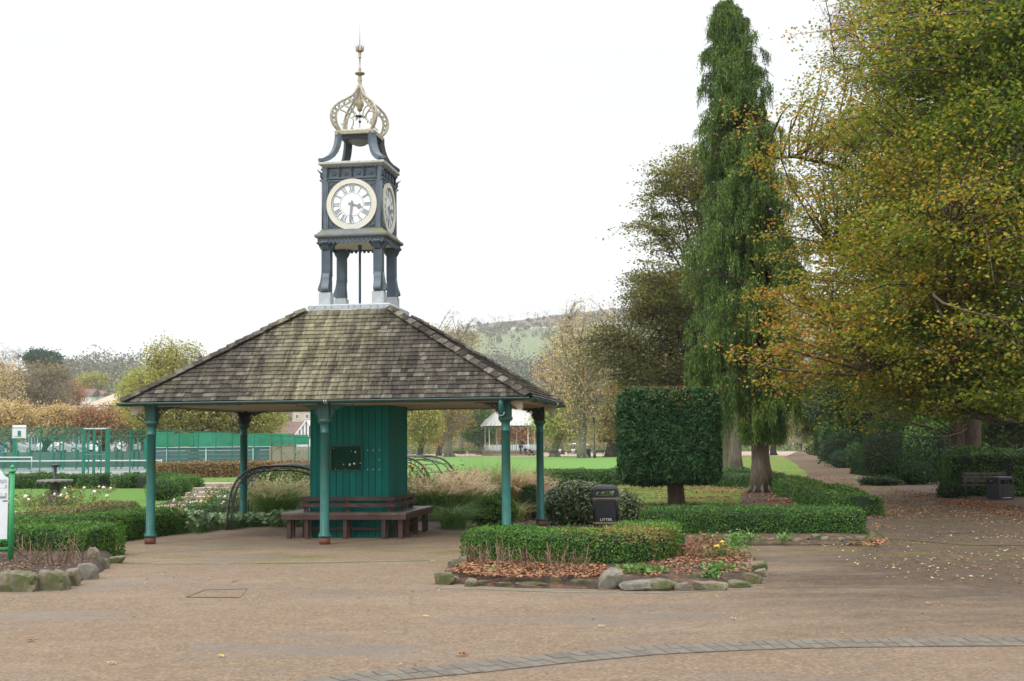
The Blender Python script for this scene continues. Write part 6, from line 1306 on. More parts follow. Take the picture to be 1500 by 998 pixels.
# ================================================================ courts and what stands round them
def court_fence():
    T = thing('court_fence', 'tall green mesh fence round the tennis courts', 'fence')
    top = lambda P, v: zat((P[0], P[1], 0), v)
    pts = [(-60, 699, 626), (58, 698.5, 626.5), (122, 698, 627)]
    run2 = [(157, 705, 628), (190, 697, 629), (215, 696, 629.5), (245, 694, 630.5), (262, 693, 631), (290, 692.5, 632), (316, 692, 633), (340, 691, 634), (362, 690, 635), (372, 690, 635), (398, 689, 637), (412, 688.5, 638), (432, 688, 639.5), (452, 687.5, 640.5)]
    for run in (pts, run2):
        prev = None
        for (u, v, vt) in run:
            P = at(u, v); z = top(P, vt); big = u in (122, 157)
            m = MB(); w_ = .17 if u == 157 else .15 if big else .06; m.box((P.x, P.y, z / 2), (w_, w_, z)); m.build('post', 'court_green', T)
            if prev:
                Q, zq = prev; m = MB(); m.bar((Q.x, Q.y, zq - .02), (P.x, P.y, z - .02), .04, .04); m.build('top_rail', 'court_green', T)
                m = MB(); m.add([(Q.x, Q.y, 0), (P.x, P.y, 0), (P.x, P.y, z - .04), (Q.x, Q.y, zq - .04)], [(0, 1, 2, 3)]); m.build('mesh_panel', 'mesh_panel', T)
            prev = (P, z)
    G_ = thing('court_gate', 'double green steel gate of the tennis courts', 'gate'); A_, B_ = at(122, 698), at(157, 705); z = top(A_, 627); zA, zB = z, top(B_, 628)
    for f in (.24, .44, .5, .76): x, y = A_.x + (B_.x - A_.x) * f, A_.y + (B_.y - A_.y) * f; m = MB(); z = zA + (zB - zA) * f; m.box((x, y, z / 2), (.06 if f in (.44, .5) else .05, .05, z)); m.build('upright', 'court_green', G_)
    for v in (628, 666): m = MB(); m.bar((A_.x, A_.y, top(A_, v)), (B_.x, B_.y, top(B_, v)), .05, .06); m.build('cross_bar', 'pale_blue' if v == 628 else 'court_green', G_)
    F2 = thing('court_fence', 'far green fence and dark wind screen beyond the tennis courts', 'fence'); y = 92
    for i, u in enumerate((6, 25, 44, 78, 88, 93, 112, 128, 145, 170, 178, 195, 202, 212, 214)):
        x, _ = XY(u, y); zt = atd(u, 640.5, y).z; m = MB(); m.box((x, y, zt / 2 - .1), (.09, .07, zt)); m.build('post', 'court_green', F2)
    x0, x1 = XY(-120, y)[0], XY(228, y)[0]; m = MB(); m.box(((x0 + x1) / 2, y + .1, .6), (x1 - x0, .03, 1.15)); m.build('wind_screen', 'screen_green', F2); m = MB(); m.box(((x0 + x1) / 2, y, 2.27), (x1 - x0, .05, .05)); m.build('top_rail', 'court_green', F2)
    # green fabric and boarded practice wall
    W_ = thing('practice_wall', 'slate blue boarded practice wall with green windbreak fabric above', 'wall'); y = 88
    x0, x1 = XY(228, y)[0], XY(452, y)[0]; zf0, zf1 = atd(330, 655, y).z, atd(330, 632, y).z
    nP = 8
    for i in range(nP): a = x0 + (x1 - x0) * i / nP; b = x0 + (x1 - x0) * (i + 1) / nP; m = MB(); m.box(((a + b) / 2, y, (zf0 + zf1) / 2 - .1 * i / nP), (b - a - .04, .05, zf1 - zf0 - .15 * (i % 3 == 1) - .3 * i / nP)); m.build('fabric_panel', 'fabric_green', W_)
    xe = XY(398, y)[0]
    for i in range(6): h = (zf0 + .25) / 6; m = MB(); m.box(((x0 + xe) / 2, y - .12, -.2 + h * (i + .5)), (xe - x0, .06, h - .03)); m.build('board', 'slate_board', W_)
    for u in (246, 303, 372): x = XY(u, y)[0]; m = MB(); m.box((x, y - .2, zf0 / 2 - .1), (.09, .06, zf0)); m.build('white_frame', 'pale_blue', W_)
    m = MB(); m.box(((x0 + xe) / 2, y - .2, zf0), (xe - x0, .06, .05)); m.build('white_frame', 'pale_blue', W_)
    Wf = thing('wooden_fence', 'pale vertical boarded fence at the end of the courts', 'fence'); xa, xb = XY(392, 87)[0], XY(460, 87)[0]; n = 22
    for i in range(n): a = xa + (xb - xa) * (i + .5) / n; m = MB(); m.box((a, 87.6, .6), ((xb - xa) / n - .02, .03, 1.55 + .03 * math.sin(i * 2))); m.build('plank', 'wood_pale', Wf)
    for u, lb in ((262, 'small white notice on the court fence nearer the front left post'), (352, 'small white notice on the court fence beside the back left post')):
        P = at(u, 692.5); m = MB(); m.box((P.x, P.y - .08, zat(P, 678)), (.13, .01, .20)); m.build('notice', 'white', label=lb, cat='notice')
court_fence()
def netting(label, u0, u1, y, v0, v1, post=True):
    T = thing('tennis_net', label, 'tennis net'); a, b = Vector((*XY(u0, y), 0)), Vector((*XY(u1, y + (2 if u1 > 200 else 0)), 0)); za, zb = atd(u0, v0, y).z, atd(u1, v1, b.y).z
    m = MB(); m.bar((a.x, a.y, za), (b.x, b.y, zb), .03, .07); m.build('white_band', 'white', T); m = MB(); m.add([(a.x, a.y, 0), (b.x, b.y, 0), (b.x, b.y, zb), (a.x, a.y, za)], [(0, 1, 2, 3)]); m.build('net', 'tennis_net', T)
    m = MB(); m.tube([(b.x, b.y, 0), (b.x, b.y, zb + .05)], .04, 8); m.build('post', 'pale_blue', T)
netting('long tennis net with a white top band across the court', -160, 237, 78, 676.5, 674.5)
netting('short net or goal frame at the far end of the court', -120, 47, 86, 670, 670)
def hoop():
    y = 88; x = XY(28, y)[0]; T = thing('basketball_hoop', 'white basketball backboard on a dark green post behind the court fence', 'basketball hoop', (x, y, 0)); s = y / FPX; zt, zb = atd(28, 623, y).z, atd(28, 642, y).z
    m = MB(); m.box((0, 0, (zt + zb) / 2), (20 * s, .04, zt - zb)); m.build('backboard', 'white', T); m = MB(); m.box((-10 * s, .4, zt / 2), (.16, .16, zt - .5)); m.bar((-10 * s, .4, zb + .2), (0, .05, zb + .3), .08, .08); m.build('post', 'court_green', T)
    m = MB(); m.box((.02, -.04, (zt + zb) / 2 - .12), (.22, .02, .34)); m.build('target_square', 'court_green', T); m = MB(); m.tube([(.22 * math.cos(t), -.3 + .22 * math.sin(t), zb + .1) for t in np.linspace(0, 6.28, 14)], .02, 6, cap=False); m.build('hoop_ring', 'rust_leaf', T)
hoop()
# ---------------------------------------------------------------- cars
def car(label, loc, rz, paint_, group='cars parked beyond the tennis courts'):
    T = thing('parked_car', label, 'car', loc, rz, group)
    prof = [(-2.1, .35), (-2.12, .62), (-2.0, .86), (-1.1, .98), (-.75, 1.40), (-.3, 1.5), (.7, 1.48), (1.25, 1.05), (1.95, .95), (2.1, .8), (2.1, .35)]
    def slab(pr, w_, w2=None, name='body', mt=paint_, zs=1.0):
        k = len(pr); V = []
        for s in (-1, 1): V += [(x, s * (w_ if z < 1.0 else (w2 or w_)), z) for x, z in pr]
        m = MB(); m.add(V, [(i, (i + 1) % k, k + (i + 1) % k, k + i) for i in range(k)] + [tuple(range(k))[::-1], tuple(range(k, 2 * k))]); return m.build(name, mt, T)
    slab(prof, .86, .70)
    slab([(-.98, 1.0), (-.70, 1.34), (-.1, 1.43), (-.1, 1.0)], .868, .712, 'side_window', 'glass_dark'); slab([(0, 1.0), (0, 1.43), (.62, 1.41), (1.05, 1.05)], .868, .712, 'side_window', 'glass_dark')
    for x in (-1.3, 1.3):
        for s in (-1, 1):
            w_ = MB(); w_.tube([(x, s * .72, .33), (x, s * .89, .33)], .33, 16); wo = w_.build('wheel', 'tyre', T); r_ = MB(); r_.tube([(x, s * .80, .33), (x, s * .90, .33)], .19, 12); r_.build('rim', 'car_silver', wo)
    for s in (-1, 1): m = MB(); m.box((-2.1, s * .6, .72), (.06, .3, .14)); m.build('headlight', 'white', T)
    return T
for lb, u, y, p_, rz in (('silver car farthest left behind the court fence', 8, 178, 'car_blue', 3.1), ('silver green car left of the basketball post', 31, 176, 'car_silver', .1), ('white car below the white building', 68, 180, 'car_white', 0), ('white estate car beside the white building', 80, 192, 'car_white', 3.14), ('silver car under the amber trees', 97, 178, 'car_silver', .05), ('white car seen through the court gate', 143, 180, 'car_white', 3.1), ('pale car right of the court gate', 186, 182, 'car_white', 0), ('silver car beside the front left post', 205, 178, 'car_silver', 3.14)):
    car(lb, (*XY(u, y), ZC), rz, p_)
c_ = car('white car beyond the bare forked tree', (*XY(848, 262), G(262) + .9), 3.1, 'car_white', None)
# ---------------------------------------------------------------- buildings
def building(name, label, u0, u1, y, v_top, zb, depth, wall, roof, rooftype, rows, cols, wmat='window_glass', overh=.4, rise=2., wsize=(.9, 1.2), gable_u=None, frames=True):
    x0, x1 = XY(u0, y)[0], XY(u1, y)[0]; cx = (x0 + x1) / 2; W_ = x1 - x0; zt = atd((u0 + u1) / 2, v_top, y).z; T = thing(name, label, 'building', (cx, y + depth / 2, zb)); H = zt - zb
    if rooftype != 'flat': H -= rise
    m = MB(); m.box((0, 0, H / 2), (W_, depth, H)); m.build('wall', wall, T)
    if rooftype == 'flat': m = MB(); m.box((0, 0, H + .15), (W_ + overh, depth + overh, .3)); m.build('roof', roof, T)
    else:
        a, b = W_ / 2 + overh, depth / 2 + overh; m = MB()
        if rooftype == 'hip': q = max(a - b, .3); V = [(-a, -b, H), (a, -b, H), (a, b, H), (-a, b, H), (-q, 0, H + rise), (q, 0, H + rise)]; F = [(0, 1, 5, 4), (1, 2, 5), (2, 3, 4, 5), (3, 0, 4), (0, 3, 2, 1)]
        else: V = [(-a, -b, H), (a, -b, H), (a, b, H), (-a, b, H), (-a, 0, H + rise), (a, 0, H + rise)]; F = [(0, 1, 5, 4), (2, 3, 4, 5), (0, 3, 2, 1), (1, 2, 5), (3, 0, 4)]
        m.add(V, F); rf = m.build('roof', roof, T); m = MB(); m.box((W_ * .25, .3, H + rise), (.7, .7, 1.4)); m.build('chimney', 'brick_red', rf)
    fh = H / max(rows, 1)
    for r_ in range(rows):
        for c in range(cols):
            x = -W_ / 2 + W_ * (c + .5) / cols; z = fh * (r_ + .5); wo = link('window', None, T, (x, -depth / 2, z)); m = MB(); m.box((0, .02, 0), (wsize[0], .08, wsize[1])); m.build('pane', wmat, wo)
            if frames:
                m = MB()
                for s in (-1, 1): m.box((s * wsize[0] / 2, -.04, 0), (.09, .08, wsize[1] + .1)); m.box((0, -.045, s * wsize[1] / 2), (wsize[0] + .1, .085, .09))
                m.box((0, -.04, 0), (.06, .06, wsize[1] - .05)); m.build('frame', 'white', wo)
    return T
building('school_building', 'low white flat roofed building behind the amber trees', 38, 142, 228, 597, ZC, 12, 'render_white', 'roof_white', 'flat', 2, 12, wsize=(1.0, 1.5))
building('shop_building', 'cream building with white framed windows beyond the court gate', 158, 222, 214, 630, ZC, 10, 'render_cream', 'roof_white', 'flat', 1, 7, wsize=(.75, 1.9))
building('brick_house', 'brick building with a tan hipped roof above the russet trees', 128, 188, 262, 575, ZC, 10, 'brick_red', 'roof_tan', 'hip', 2, 5, rise=2.6)
building('white_house', 'small white gabled house between the hill and the trees', 117, 132, 330, 569, 3, 8, 'render_white', 'roof_brown', 'gable', 2, 2, rise=2)
building('white_house', 'white house with a chimney right of its twin on the slope', 134, 147, 335, 571, 3, 8, 'render_white', 'roof_brown', 'gable', 2, 2, rise=1.6)
building('stone_building', 'tall beige stone building with small windows behind the hut', 428, 500, 205, 586, .2, 12, 'render_cream', 'roof_brown', 'gable', 3, 5, rise=1.5, wsize=(.55, .7))
def gabled():
    y = 186; x0, x1 = XY(400, y)[0], XY(455, y)[0]; T = thing('gabled_house', 'brown roofed house with a white half timbered gable by the courts', 'building', ((x0 + x1) / 2, y + 4, .2)); W_ = x1 - x0; zr = atd(430, 617, y).z - .2; ze = atd(430, 636, y).z - .2
    m = MB(); m.box((0, 0, ze / 2), (W_, 8, ze)); m.build('wall', 'brick_red', T); m = MB(); a = W_ / 2 + .2; m.add([(-a, -4.3, ze), (W_ * .12, -4.3, ze), (W_ * .12 + .9, 0, zr), (-a * .6, 0, zr), (a, -4.3, ze), (a, 4.3, ze), (-a, 4.3, ze)], [(0, 1, 2, 3), (3, 2, 5, 6), (0, 3, 6)]); m.build('roof', 'roof_brown', T)
    g = MB(); gx0, gx1 = W_ * .14, W_ * .66; gm = (gx0 + gx1) / 2; V = [(gx0, -4.5, 0), (gx1, -4.5, 0), (gx1, -4.5, ze), (gm, -4.5, zr + .1), (gx0, -4.5, ze)]; V += [(x, 3, z) for x, _, z in V]; g.add(V, [(0, 1, 2, 3, 4), (9, 8, 7, 6, 5), (0, 4, 9, 5), (4, 3, 8, 9), (3, 2, 7, 8), (2, 1, 6, 7)]); g.build('gable_wall', 'render_white', T)
    for k in range(1, 6): x = gx0 + (gx1 - gx0) * k / 6; zz = ze + (zr - ze) * (1 - abs(x - gm) / (gm - gx0)); m = MB(); m.box((x, -4.52, (ze + zz) / 2 - .4), (.14, .05, zz - ze + .6)); m.build('timber', 'bark_dark', T)
    for s in (-1, 1): m = MB(); m.bar((gm, -4.6, zr + .12), (gm + s * (gm - gx0 + .2), -4.6, ze - .1), .1, .16); m.build('barge_board', 'white', T)
gabled()
# ---------------------------------------------------------------- bandstand
def bandstand():
    y = 189; P = Vector((XY(750, y)[0], y, 0)); g = G(y); Z = lambda v: zat((P.x, y, 0), v) - g; s = y / FPX
    T = thing('bandstand', 'octagonal white bandstand with pale roof across the playing field', 'bandstand', (P.x, y, g)); Ra, Rr = 40 * s, 46 * s
    m = MB(); m.lathe([(Ra * 1.12, 0), (Ra * 1.12, .55), (Ra * 1.16, .6), (Ra * 1.16, .72), (Ra * 1.0, .74)], n=8, smooth=False, rz=R(-10)); m.build('plinth', 'stand_stone', T)
    ze, z1 = Z(624), Z(600); zf = .74
    pr = [(Rr * 1.02, ze - .12), (Rr * 1.03, ze), (Rr * .86, ze + (z1 - ze) * .35), (Rr * .62, ze + (z1 - ze) * .72), (Rr * .36, z1), (Rr * .33, z1 + .12)]
    m = MB(); m.lathe(pr, n=8, smooth=False, rz=R(-10)); m.build('roof', 'stand_roof', T)
    m = MB(); m.lathe([(Rr * 1.035, ze - .14), (Rr * 1.035, ze - .02)], n=8, smooth=False, rz=R(-10)); m.build('eaves_rim', 'iron_dark', T)
    for k in range(40):
        an = 2 * math.pi * k / 40; m = MB(); f = math.cos(math.pi / 8) / math.cos(((an - R(-10)) % (math.pi / 4)) - math.pi / 8); m.tube([(q * f * math.cos(an), q * f * math.sin(an), z + .03) for q, z in pr[1:5]], .035, 4); m.build('roof_rib', 'stand_roof', T)
    m = MB(); m.lathe([(Rr * .3, z1), (Rr * .3, z1 + .9), (Rr * .38, z1 + .95), (Rr * .2, z1 + 1.6), (.05, z1 + 2.2)], n=8, smooth=False, rz=R(-10)); m.build('lantern', 'pale_blue', T)
    for k in range(8):
        an = R(-10 + 45 * k); x, yy = Ra * math.cos(an), Ra * math.sin(an); m = MB(); m.lathe([(.13, zf), (.13, zf + .9), (.07, zf + .95), (.065, ze - .9), (.11, ze - .8), (.07, ze - .7), (.10, ze - .1)], (x, yy, 0), 10); m.build('column', 'render_white' if k != 3 else 'render_white', T)
        for q in (-1, 1):
            an2 = an + q * math.pi / 4; dx, dy = Ra * math.cos(an2) - x, Ra * math.sin(an2) - yy; L = math.hypot(dx, dy); m = MB(); m.tube([(x, yy, ze - .75), (x + dx / L * .15, yy + dy / L * .15, ze - .35), (x + dx / L * .6, yy + dy / L * .6, ze - .16)], .03, 5); m.build('bracket', 'pale_blue', T)
    for k in range(8):
        a0_, a1_ = R(-10 + 45 * k), R(-10 + 45 * (k + 1)); p0, p1 = Vector((Ra * math.cos(a0_), Ra * math.sin(a0_), 0)), Vector((Ra * math.cos(a1_), Ra * math.sin(a1_), 0))
        for z in (zf + .1, zf + .85): m = MB(); m.bar((p0.x, p0.y, z), (p1.x, p1.y, z), .05, .05); m.build('rail', 'pale_blue', T)
        for q in range(1, 10):
            c = p0 + (p1 - p0) * q / 10; m = MB(); m.box((c.x, c.y, zf + .47), (.17, .17, .70)); m.build('baluster', 'white' if q % 2 else 'pale_blue', T)
bandstand()
person('person', 'person in dark clothes sitting on the edge of the bandstand', (XY(769, 183.2)[0], 183.4, G(183) + .05), R(20), 'sit', 1.75)
person('person', 'dark haired person standing at the bandstand rail', (XY(762.5, 184.1)[0], 184.0, G(183) + .15), R(0), 'stand', 1.7)
def pushchair(label, loc, rz, k=1.):
    T = thing('pushchair', label, 'pushchair', loc, rz)
    m = MB(); m.add([(-.2, -.35, .35), (.2, -.35, .35), (.2, .1, .35), (-.2, .1, .35), (-.2, -.3, .55), (.2, -.3, .55), (.2, .3, .95), (-.2, .3, .95)], [(0, 3, 2, 1), (0, 1, 5, 4), (1, 2, 6, 5), (2, 3, 7, 6), (3, 0, 4, 7)]); m.build('seat', 'cloth_dark', T)
    m = MB(); m.tube([(0 + .22, .35 * math.cos(t), .7 + .35 * math.sin(t)) for t in np.linspace(0, 2.2, 6)], .015, 5); m.add([(s * .21, .05 + .33 * math.cos(t), .68 + .34 * math.sin(t)) for t in np.linspace(.1, 2.2, 6) for s in (-1, 1)], [(2 * i, 2 * i + 1, 2 * i + 3, 2 * i + 2) for i in range(5)]); m.build('hood', 'cloth_dark', T)
    for x in (-.24, .24):
        for y_ in (-.35, .3): m = MB(); m.tube([(x - .02, y_, .13), (x + .02, y_, .13)], .13, 12); m.build('wheel', 'tyre', T)
        m = MB(); m.tube([(x, -.35, .13), (x, .15, .5), (x, .6, 1.0)], .014, 5); m.tube([(x, .3, .13), (x, -.1, .6)], .014, 5); m.build('frame_bar', 'iron_dark', T)
    m = MB(); m.tube([(-.24, .6, 1.), (.24, .6, 1.)], .016, 6); m.build('handle', 'tyre', T)
pushchair('dark pushchair parked beside the person sitting at the bandstand', (XY(778, 183)[0], 182.8, G(183)), R(70))
yq = at(1174, 662).y; person('person', 'person in dark jacket pushing a pushchair along the woodland path', (*XY(1173, yq), G(yq)), R(-75) + math.pi, 'walk', 1.7)
pushchair('pale pushchair being pushed along the woodland path', (XY(1180.5, yq)[0], yq, G(yq)), R(90))
person('person', 'person with a pale top far down the woodland path', (*XY(1161.5, yq + 45), G(yq + 45)), 0, 'stand', 1.75, 'cloth_white'); person('person', 'person in dark clothes farthest away on the woodland path', (*XY(1167.5, yq + 40), G(yq + 40)), 0, 'walk', 1.75)
# ---------------------------------------------------------------- benches, lamps, bin, signs on the far path
def far(u, v): P = at(u, v); return (P.x, P.y, G(P.y))
park_bench('far bench left of the two on the path left of the bandstand', far(673, 669), math.pi, 1.8); park_bench('far bench nearest the bandstand on its left', far(697, 669), math.pi, 1.8)
park_bench('far bench under the yellow tree right of the shelter', far(816, 670), math.pi, 1.9); park_bench('far bench just left of the forked bare tree', far(841, 670.3), math.pi, 1.6); park_bench('far bench beside the lamp post right of the forked tree', far(878, 669.5), math.pi + .5, 1.3)
def lamp(label, u, v, vt):
    x, y, g = far(u, v); zt = zat((x, y, 0), vt) - g; T = thing('lamp_post', label, 'lamp post', (x, y, g)); m = MB(); m.lathe([(.16, 0), (.16, .6), (.09, .7), (.06, zt * .5), (.045, zt - .7)], n=10); m.build('column', 'iron_dark', T); m = MB(); m.lathe([(.10, zt - .7), (.2, zt - .25), (.22, zt - .22), (.05, zt)], n=6, smooth=False); m.build('lantern', 'iron_dark', T); m = MB(); m.bar((-.3, 0, zt - .85), (.3, 0, zt - .85), .03, .03); m.build('ladder_bar', 'iron_dark', T)
lamp('dark lamp post between the forked tree and the square topiary', 871, 671, 611); lamp('dark lamp post left of the pale plane trunk', 646, 668, 616)
x, y, g = far(861.5, 670.5); T = thing('litter_bin', 'far dark litter bin at the foot of the forked bare tree', 'bin', (x, y, g)); m = MB(); m.lathe([(.3, 0), (.33, .9), (.35, .95), (.2, 1.05)], n=14); m.build('body', 'bin_black', T); m = MB(); m.lathe([(.36, .86), (.36, .92)], n=14); m.build('rim', 'iron_dark', T)
for u, v, lb in ((819.5, 666, 'white notice board on two short posts left of its twin beyond the far path'), (839.5, 666, 'white notice board right of its twin beyond the far path')):
    x, y, g = far(u, v); T = thing('notice_sign', lb, 'sign', (x, y, g)); s = y / FPX; m = MB(); m.box((0, 0, 5.2 * s), (5.5 * s, .05, 5 * s)); m.build('board', 'white', T); m = MB(); m.box((-.2, .05, 2.5 * s), (.07, .07, 5 * s)); m.box((.2, .05, 2.5 * s), (.07, .07, 5 * s)); m.build('post', 'iron_dark', T)
leafmat('hill_leaf', [(.085, .085, .055), (.13, .115, .07), (.17, .145, .09), (.11, .12, .07), (.06, .08, .055)], clump=.3, cs=.03, trans=.1)  # dull leaf tones with some of the distance haze painted in
leafmat('hornbeam_leaf', [(.075, .08, .025), (.11, .11, .03), (.16, .13, .045), (.20, .18, .06), (.13, .16, .035), (.40, .34, .12)], clump=.3, cs=.6, trans=.35)
# ================================================================ trees
def ell(u0, u1, v0, v1, y, ry=None):
    """crown ellipsoid from its bounds in photo pixels at depth y"""
    a, b = atd(u0, (v0 + v1) / 2, y), atd(u1, (v0 + v1) / 2, y); zt, zb = atd((u0 + u1) / 2, v0, y).z, atd((u0 + u1) / 2, v1, y).z; rx = (b.x - a.x) / 2
    return ((a.x + b.x) / 2, y, (zt + zb) / 2, rx, ry or rx, (zt - zb) / 2)
def cypress():
    yb = 38.6; x = XY(1114, yb)[0]; T = thing('weeping_cypress', 'tall narrow weeping cypress with drooping green sprays', 'tree'); zt = zat((x, yb, 0), 2)
    m = MB(); tt = np.linspace(0, 1, 16); rad = .275 * np.interp(tt, [0, .012, .035, .08, .4, 1], [1.55, 1.25, 1.05, .97, .6, .06]); m.tube([(x + .03 * math.sin(q * 9) - 35 * yb / FPX * q ** 1.2, yb, -.05 + zt * .97 * q) for q in tt], rad, 18)
    for k in range(11):
        a = k * .571; fx, fy = math.cos(a), math.sin(a); m.tube([(x + fx * q, yb + fy * q, h) for q, h in ((.20, .9), (.255, .45), (.34, .16), (.56, -.03))], [.03, .06, .075, .02], 6)
    m.build('trunk', 'bark_cypress', T)
    # outline half widths (m) against height, slightly different left and right
    hz = np.array([zat((x, yb, 0), v) for v in (640, 600, 500, 400, 300, 200, 140, 100, 60, 20, 2)]); s = yb / FPX
    RL = np.array([52, 70, 106, 90, 76, 68, 50, 38, 33, 22, 9]) * s; RR = np.array([60, 62, 72, 80, 80, 60, 56, 52, 40, 22, 8]) * s; SH = np.array([0, 0, -5, -8, -12, -18, -24, -28, -31, -34, -35]) * s
    nb = 760; z = rng.uniform(0, 1, nb) ** .9 * (hz[-1] - hz[0]) + hz[0]; ang = rng.uniform(0, 2 * math.pi, nb); ca, sa = np.cos(ang), np.sin(ang)
    rl, rr_ = np.interp(z, hz, RL), np.interp(z, hz, RR); Rr = np.where(ca < 0, rl, rr_) * (ca ** 2) + (rl + rr_) / 2 * sa ** 2; Rr *= rng.uniform(.42, 1.12, nb) * (1 + .26 * n3(np.c_[ca, sa, z * .9], 1.8, 3))
    top = np.array([x, yb, 0]) ; q = np.linspace(0, 1, 7)[None, :, None]; S = np.c_[x + np.interp(z, hz, SH), np.full(nb, yb), z - .15 * Rr]; d = np.c_[ca, sa, np.zeros(nb)]
    Br = S[:, None] + d[:, None] * (Rr[:, None, None] * q); Br[:, :, 2:] += Rr[:, None, None] * (.42 * np.sin(q * 2.5) - .10 * q ** 3)
    bm_ = MB(); tubes(bm_, Br, .022, .006, n=4); bm_.build('branches', 'bark_red', T, kind='stuff')
    # hanging sprays
    nc = 3300; per_ = 13; ns = nc * per_; kc = rng.integers(0, nb, nc); tcl = np.sqrt(rng.uniform(.1, 1.0, nc)); k = np.repeat(kc, per_); t_ = np.clip(np.repeat(tcl, per_) + rng.normal(0, .035, ns), 0, 1); offc = np.repeat(rng.normal(0, .13, nc), per_) + rng.normal(0, .05, ns); lc = np.repeat(rng.uniform(.3, 1.25, nc), per_); i0 = np.minimum((t_ * 6).astype(int), 5); fr = (t_ * 6 - i0)[:, None]; O = Br[k, i0] * (1 - fr) + Br[k, i0 + 1] * fr
    side = np.c_[-sa[k], ca[k], np.zeros(ns)]; O = O + side * offc[:, None] * (1.1 - t_[:, None] * .4) + rng.normal(0, .04, (ns, 3))
    L = lc * rng.uniform(.55, .95, ns) * np.interp(O[:, 2], [3, 8, 14], [1.1, .85, .6]); L = np.minimum(L, np.maximum(.12, O[:, 2] - hz[0] + .25))
    m = MB(); nl = 10; f = (np.arange(nl) + .5) / nl
    sway = np.c_[np.repeat(rng.normal(0, .05, (nc, 2)), per_, 0) + rng.normal(0, .03, (ns, 2)), np.zeros(ns)]
    P = O[:, None] + np.array([0, 0, -1.]) * (L[:, None, None] * f[None, :, None]) + sway[:, None] * (f ** 2)[None, :, None] * 1.; P = P.reshape(-1, 3) + rng.normal(0, .014, (ns * nl, 3)); n = len(P)
    Lr = np.repeat(L, nl) / nl; A = np.c_[rng.normal(0, .28, n), rng.normal(0, .28, n), np.full(n, -1.)]; A = unit(A) * (Lr * .85)[:, None]; B = unit(np.cross(A, rng.normal(size=(n, 3)))) * (.016 * (1.25 - np.tile(f, ns) * .8))[:, None]; m.leaves(P, A, B)
    m.build('crown', 'cypress_leaf', T)
    # dark inner mass that the hanging sprays cover
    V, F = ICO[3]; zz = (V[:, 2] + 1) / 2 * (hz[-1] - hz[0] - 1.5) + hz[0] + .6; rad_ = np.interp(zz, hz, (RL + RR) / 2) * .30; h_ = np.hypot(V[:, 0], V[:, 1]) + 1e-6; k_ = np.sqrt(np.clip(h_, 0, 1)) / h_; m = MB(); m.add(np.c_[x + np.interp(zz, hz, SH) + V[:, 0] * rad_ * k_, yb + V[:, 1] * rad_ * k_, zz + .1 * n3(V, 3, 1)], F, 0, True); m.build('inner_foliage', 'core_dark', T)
cypress()
def beech():
    xb, yb = XY(1424, 37.5); c = []
    # crown as a stack of spreading layers
    for (zc_, rz_, u0, y_, ry_) in ((3.6, 1.9, 1120, 30, 8.5), (5.4, 1.8, 1140, 29, 9), (7.2, 1.8, 1162, 29.5, 9), (9.2, 1.9, 1185, 30, 8.5), (11.2, 2.0, 1235, 31, 8), (13.6, 2.2, 1285, 32, 7.5), (16, 2.2, 1330, 32, 7)):
        xl = XY(u0, y_)[0]; xr = XY(1690, y_)[0]; c.append(((xl + xr) / 2, y_, zc_, (xr - xl) / 2, ry_, rz_))
    def keep(W):
        # nothing hangs below the lifted edge of the crown or far outside the view
        uu = 750 + W[:, 0] / W[:, 1] * FPX; low = 1.65 + (642 - np.interp(uu, [1080, 1150, 1200, 1300, 1420, 1500, 1600], [575, 612, 640, 640, 628, 618, 618])) / FPX * W[:, 1]
        return (W[:, 2] > low + rng.normal(0, .12, len(W))) & (uu < 1640) & (W[:, 1] > 21.5)
    T = tree('beech_tree', 'huge spreading beech in green and orange autumn leaf over the path', (xb, yb), c, .30, 'beech_leaf', 'bark_red', leaf=.092, twigs=4200, per=105, limbs=40, fork=.26, sig=.27, flat=1.1, twig_r=.010, limb_r=.55, shell=.5, rough=.5, keep=keep, leafk=.78, droop=.02)
    m = MB(); pts = [(xb - .42 + .10 * q * q - .15 * q, yb - .12, -.05 + q * 4.4) for q in np.linspace(0, 1, 9)]; m.tube(pts, [.34, .26, .22, .20, .19, .18, .17, .16, .12], 14)
    for a_ in range(6): m.tube([(p[0] + math.cos(a_ * 1.05) * .15, p[1] + math.sin(a_ * 1.05) * .15, p[2]) for p in pts], .075, 6)
    m.build('trunk', 'bark_red', T)
beech()
def dark_tree(label, u, y, u0, u1, v0, v1, mat='dark_shrub', tw=420, per=26, leaf=.16, tr=.3, bark_='bark_dark', **k):
    return tree('evergreen_tree', label, XY(u, y), [ell(u0, u1, v0, v1, y)], tr, mat, bark_, leaf, tw, per, 10, sig=.4, flat=.3, shell=.5, **k)
# trees behind the beech: dark undergrowth wall of the wood
dark_tree('dark evergreen at the back of the wood behind the yew dome', 1290, 72, 1200, 1370, 470, 668, tw=900, leaf=.26)
dark_tree('dark evergreen behind the ivy hedge at the edge of the wood', 1452, 56, 1375, 1560, 440, 668, 'beech_green', tw=900, leaf=.22)
dark_tree('dark evergreen deep in the wood past the reddish trunks', 1500, 66, 1390, 1640, 500, 690, tw=900, leaf=.26)
dark_tree('dark evergreen where the woodland path narrows', 1232, 100, 1178, 1290, 500, 672, tw=700, leaf=.3)
dark_tree('green tree deep in the wood behind the dark bushes', 1370, 60, 1290, 1440, 500, 660, 'beech_green', tw=800, leaf=.22)
dark_tree('small dark tree left of the path end beyond the cypress', 1133, 150, 1090, 1172, 560, 655, 'olive_leaf', tw=420, leaf=.3, tr=.35)
dark_tree('far tree closing the end of the woodland path', 1195, 240, 1150, 1245, 560, 662, 'olive_leaf', tw=500, leaf=.45)
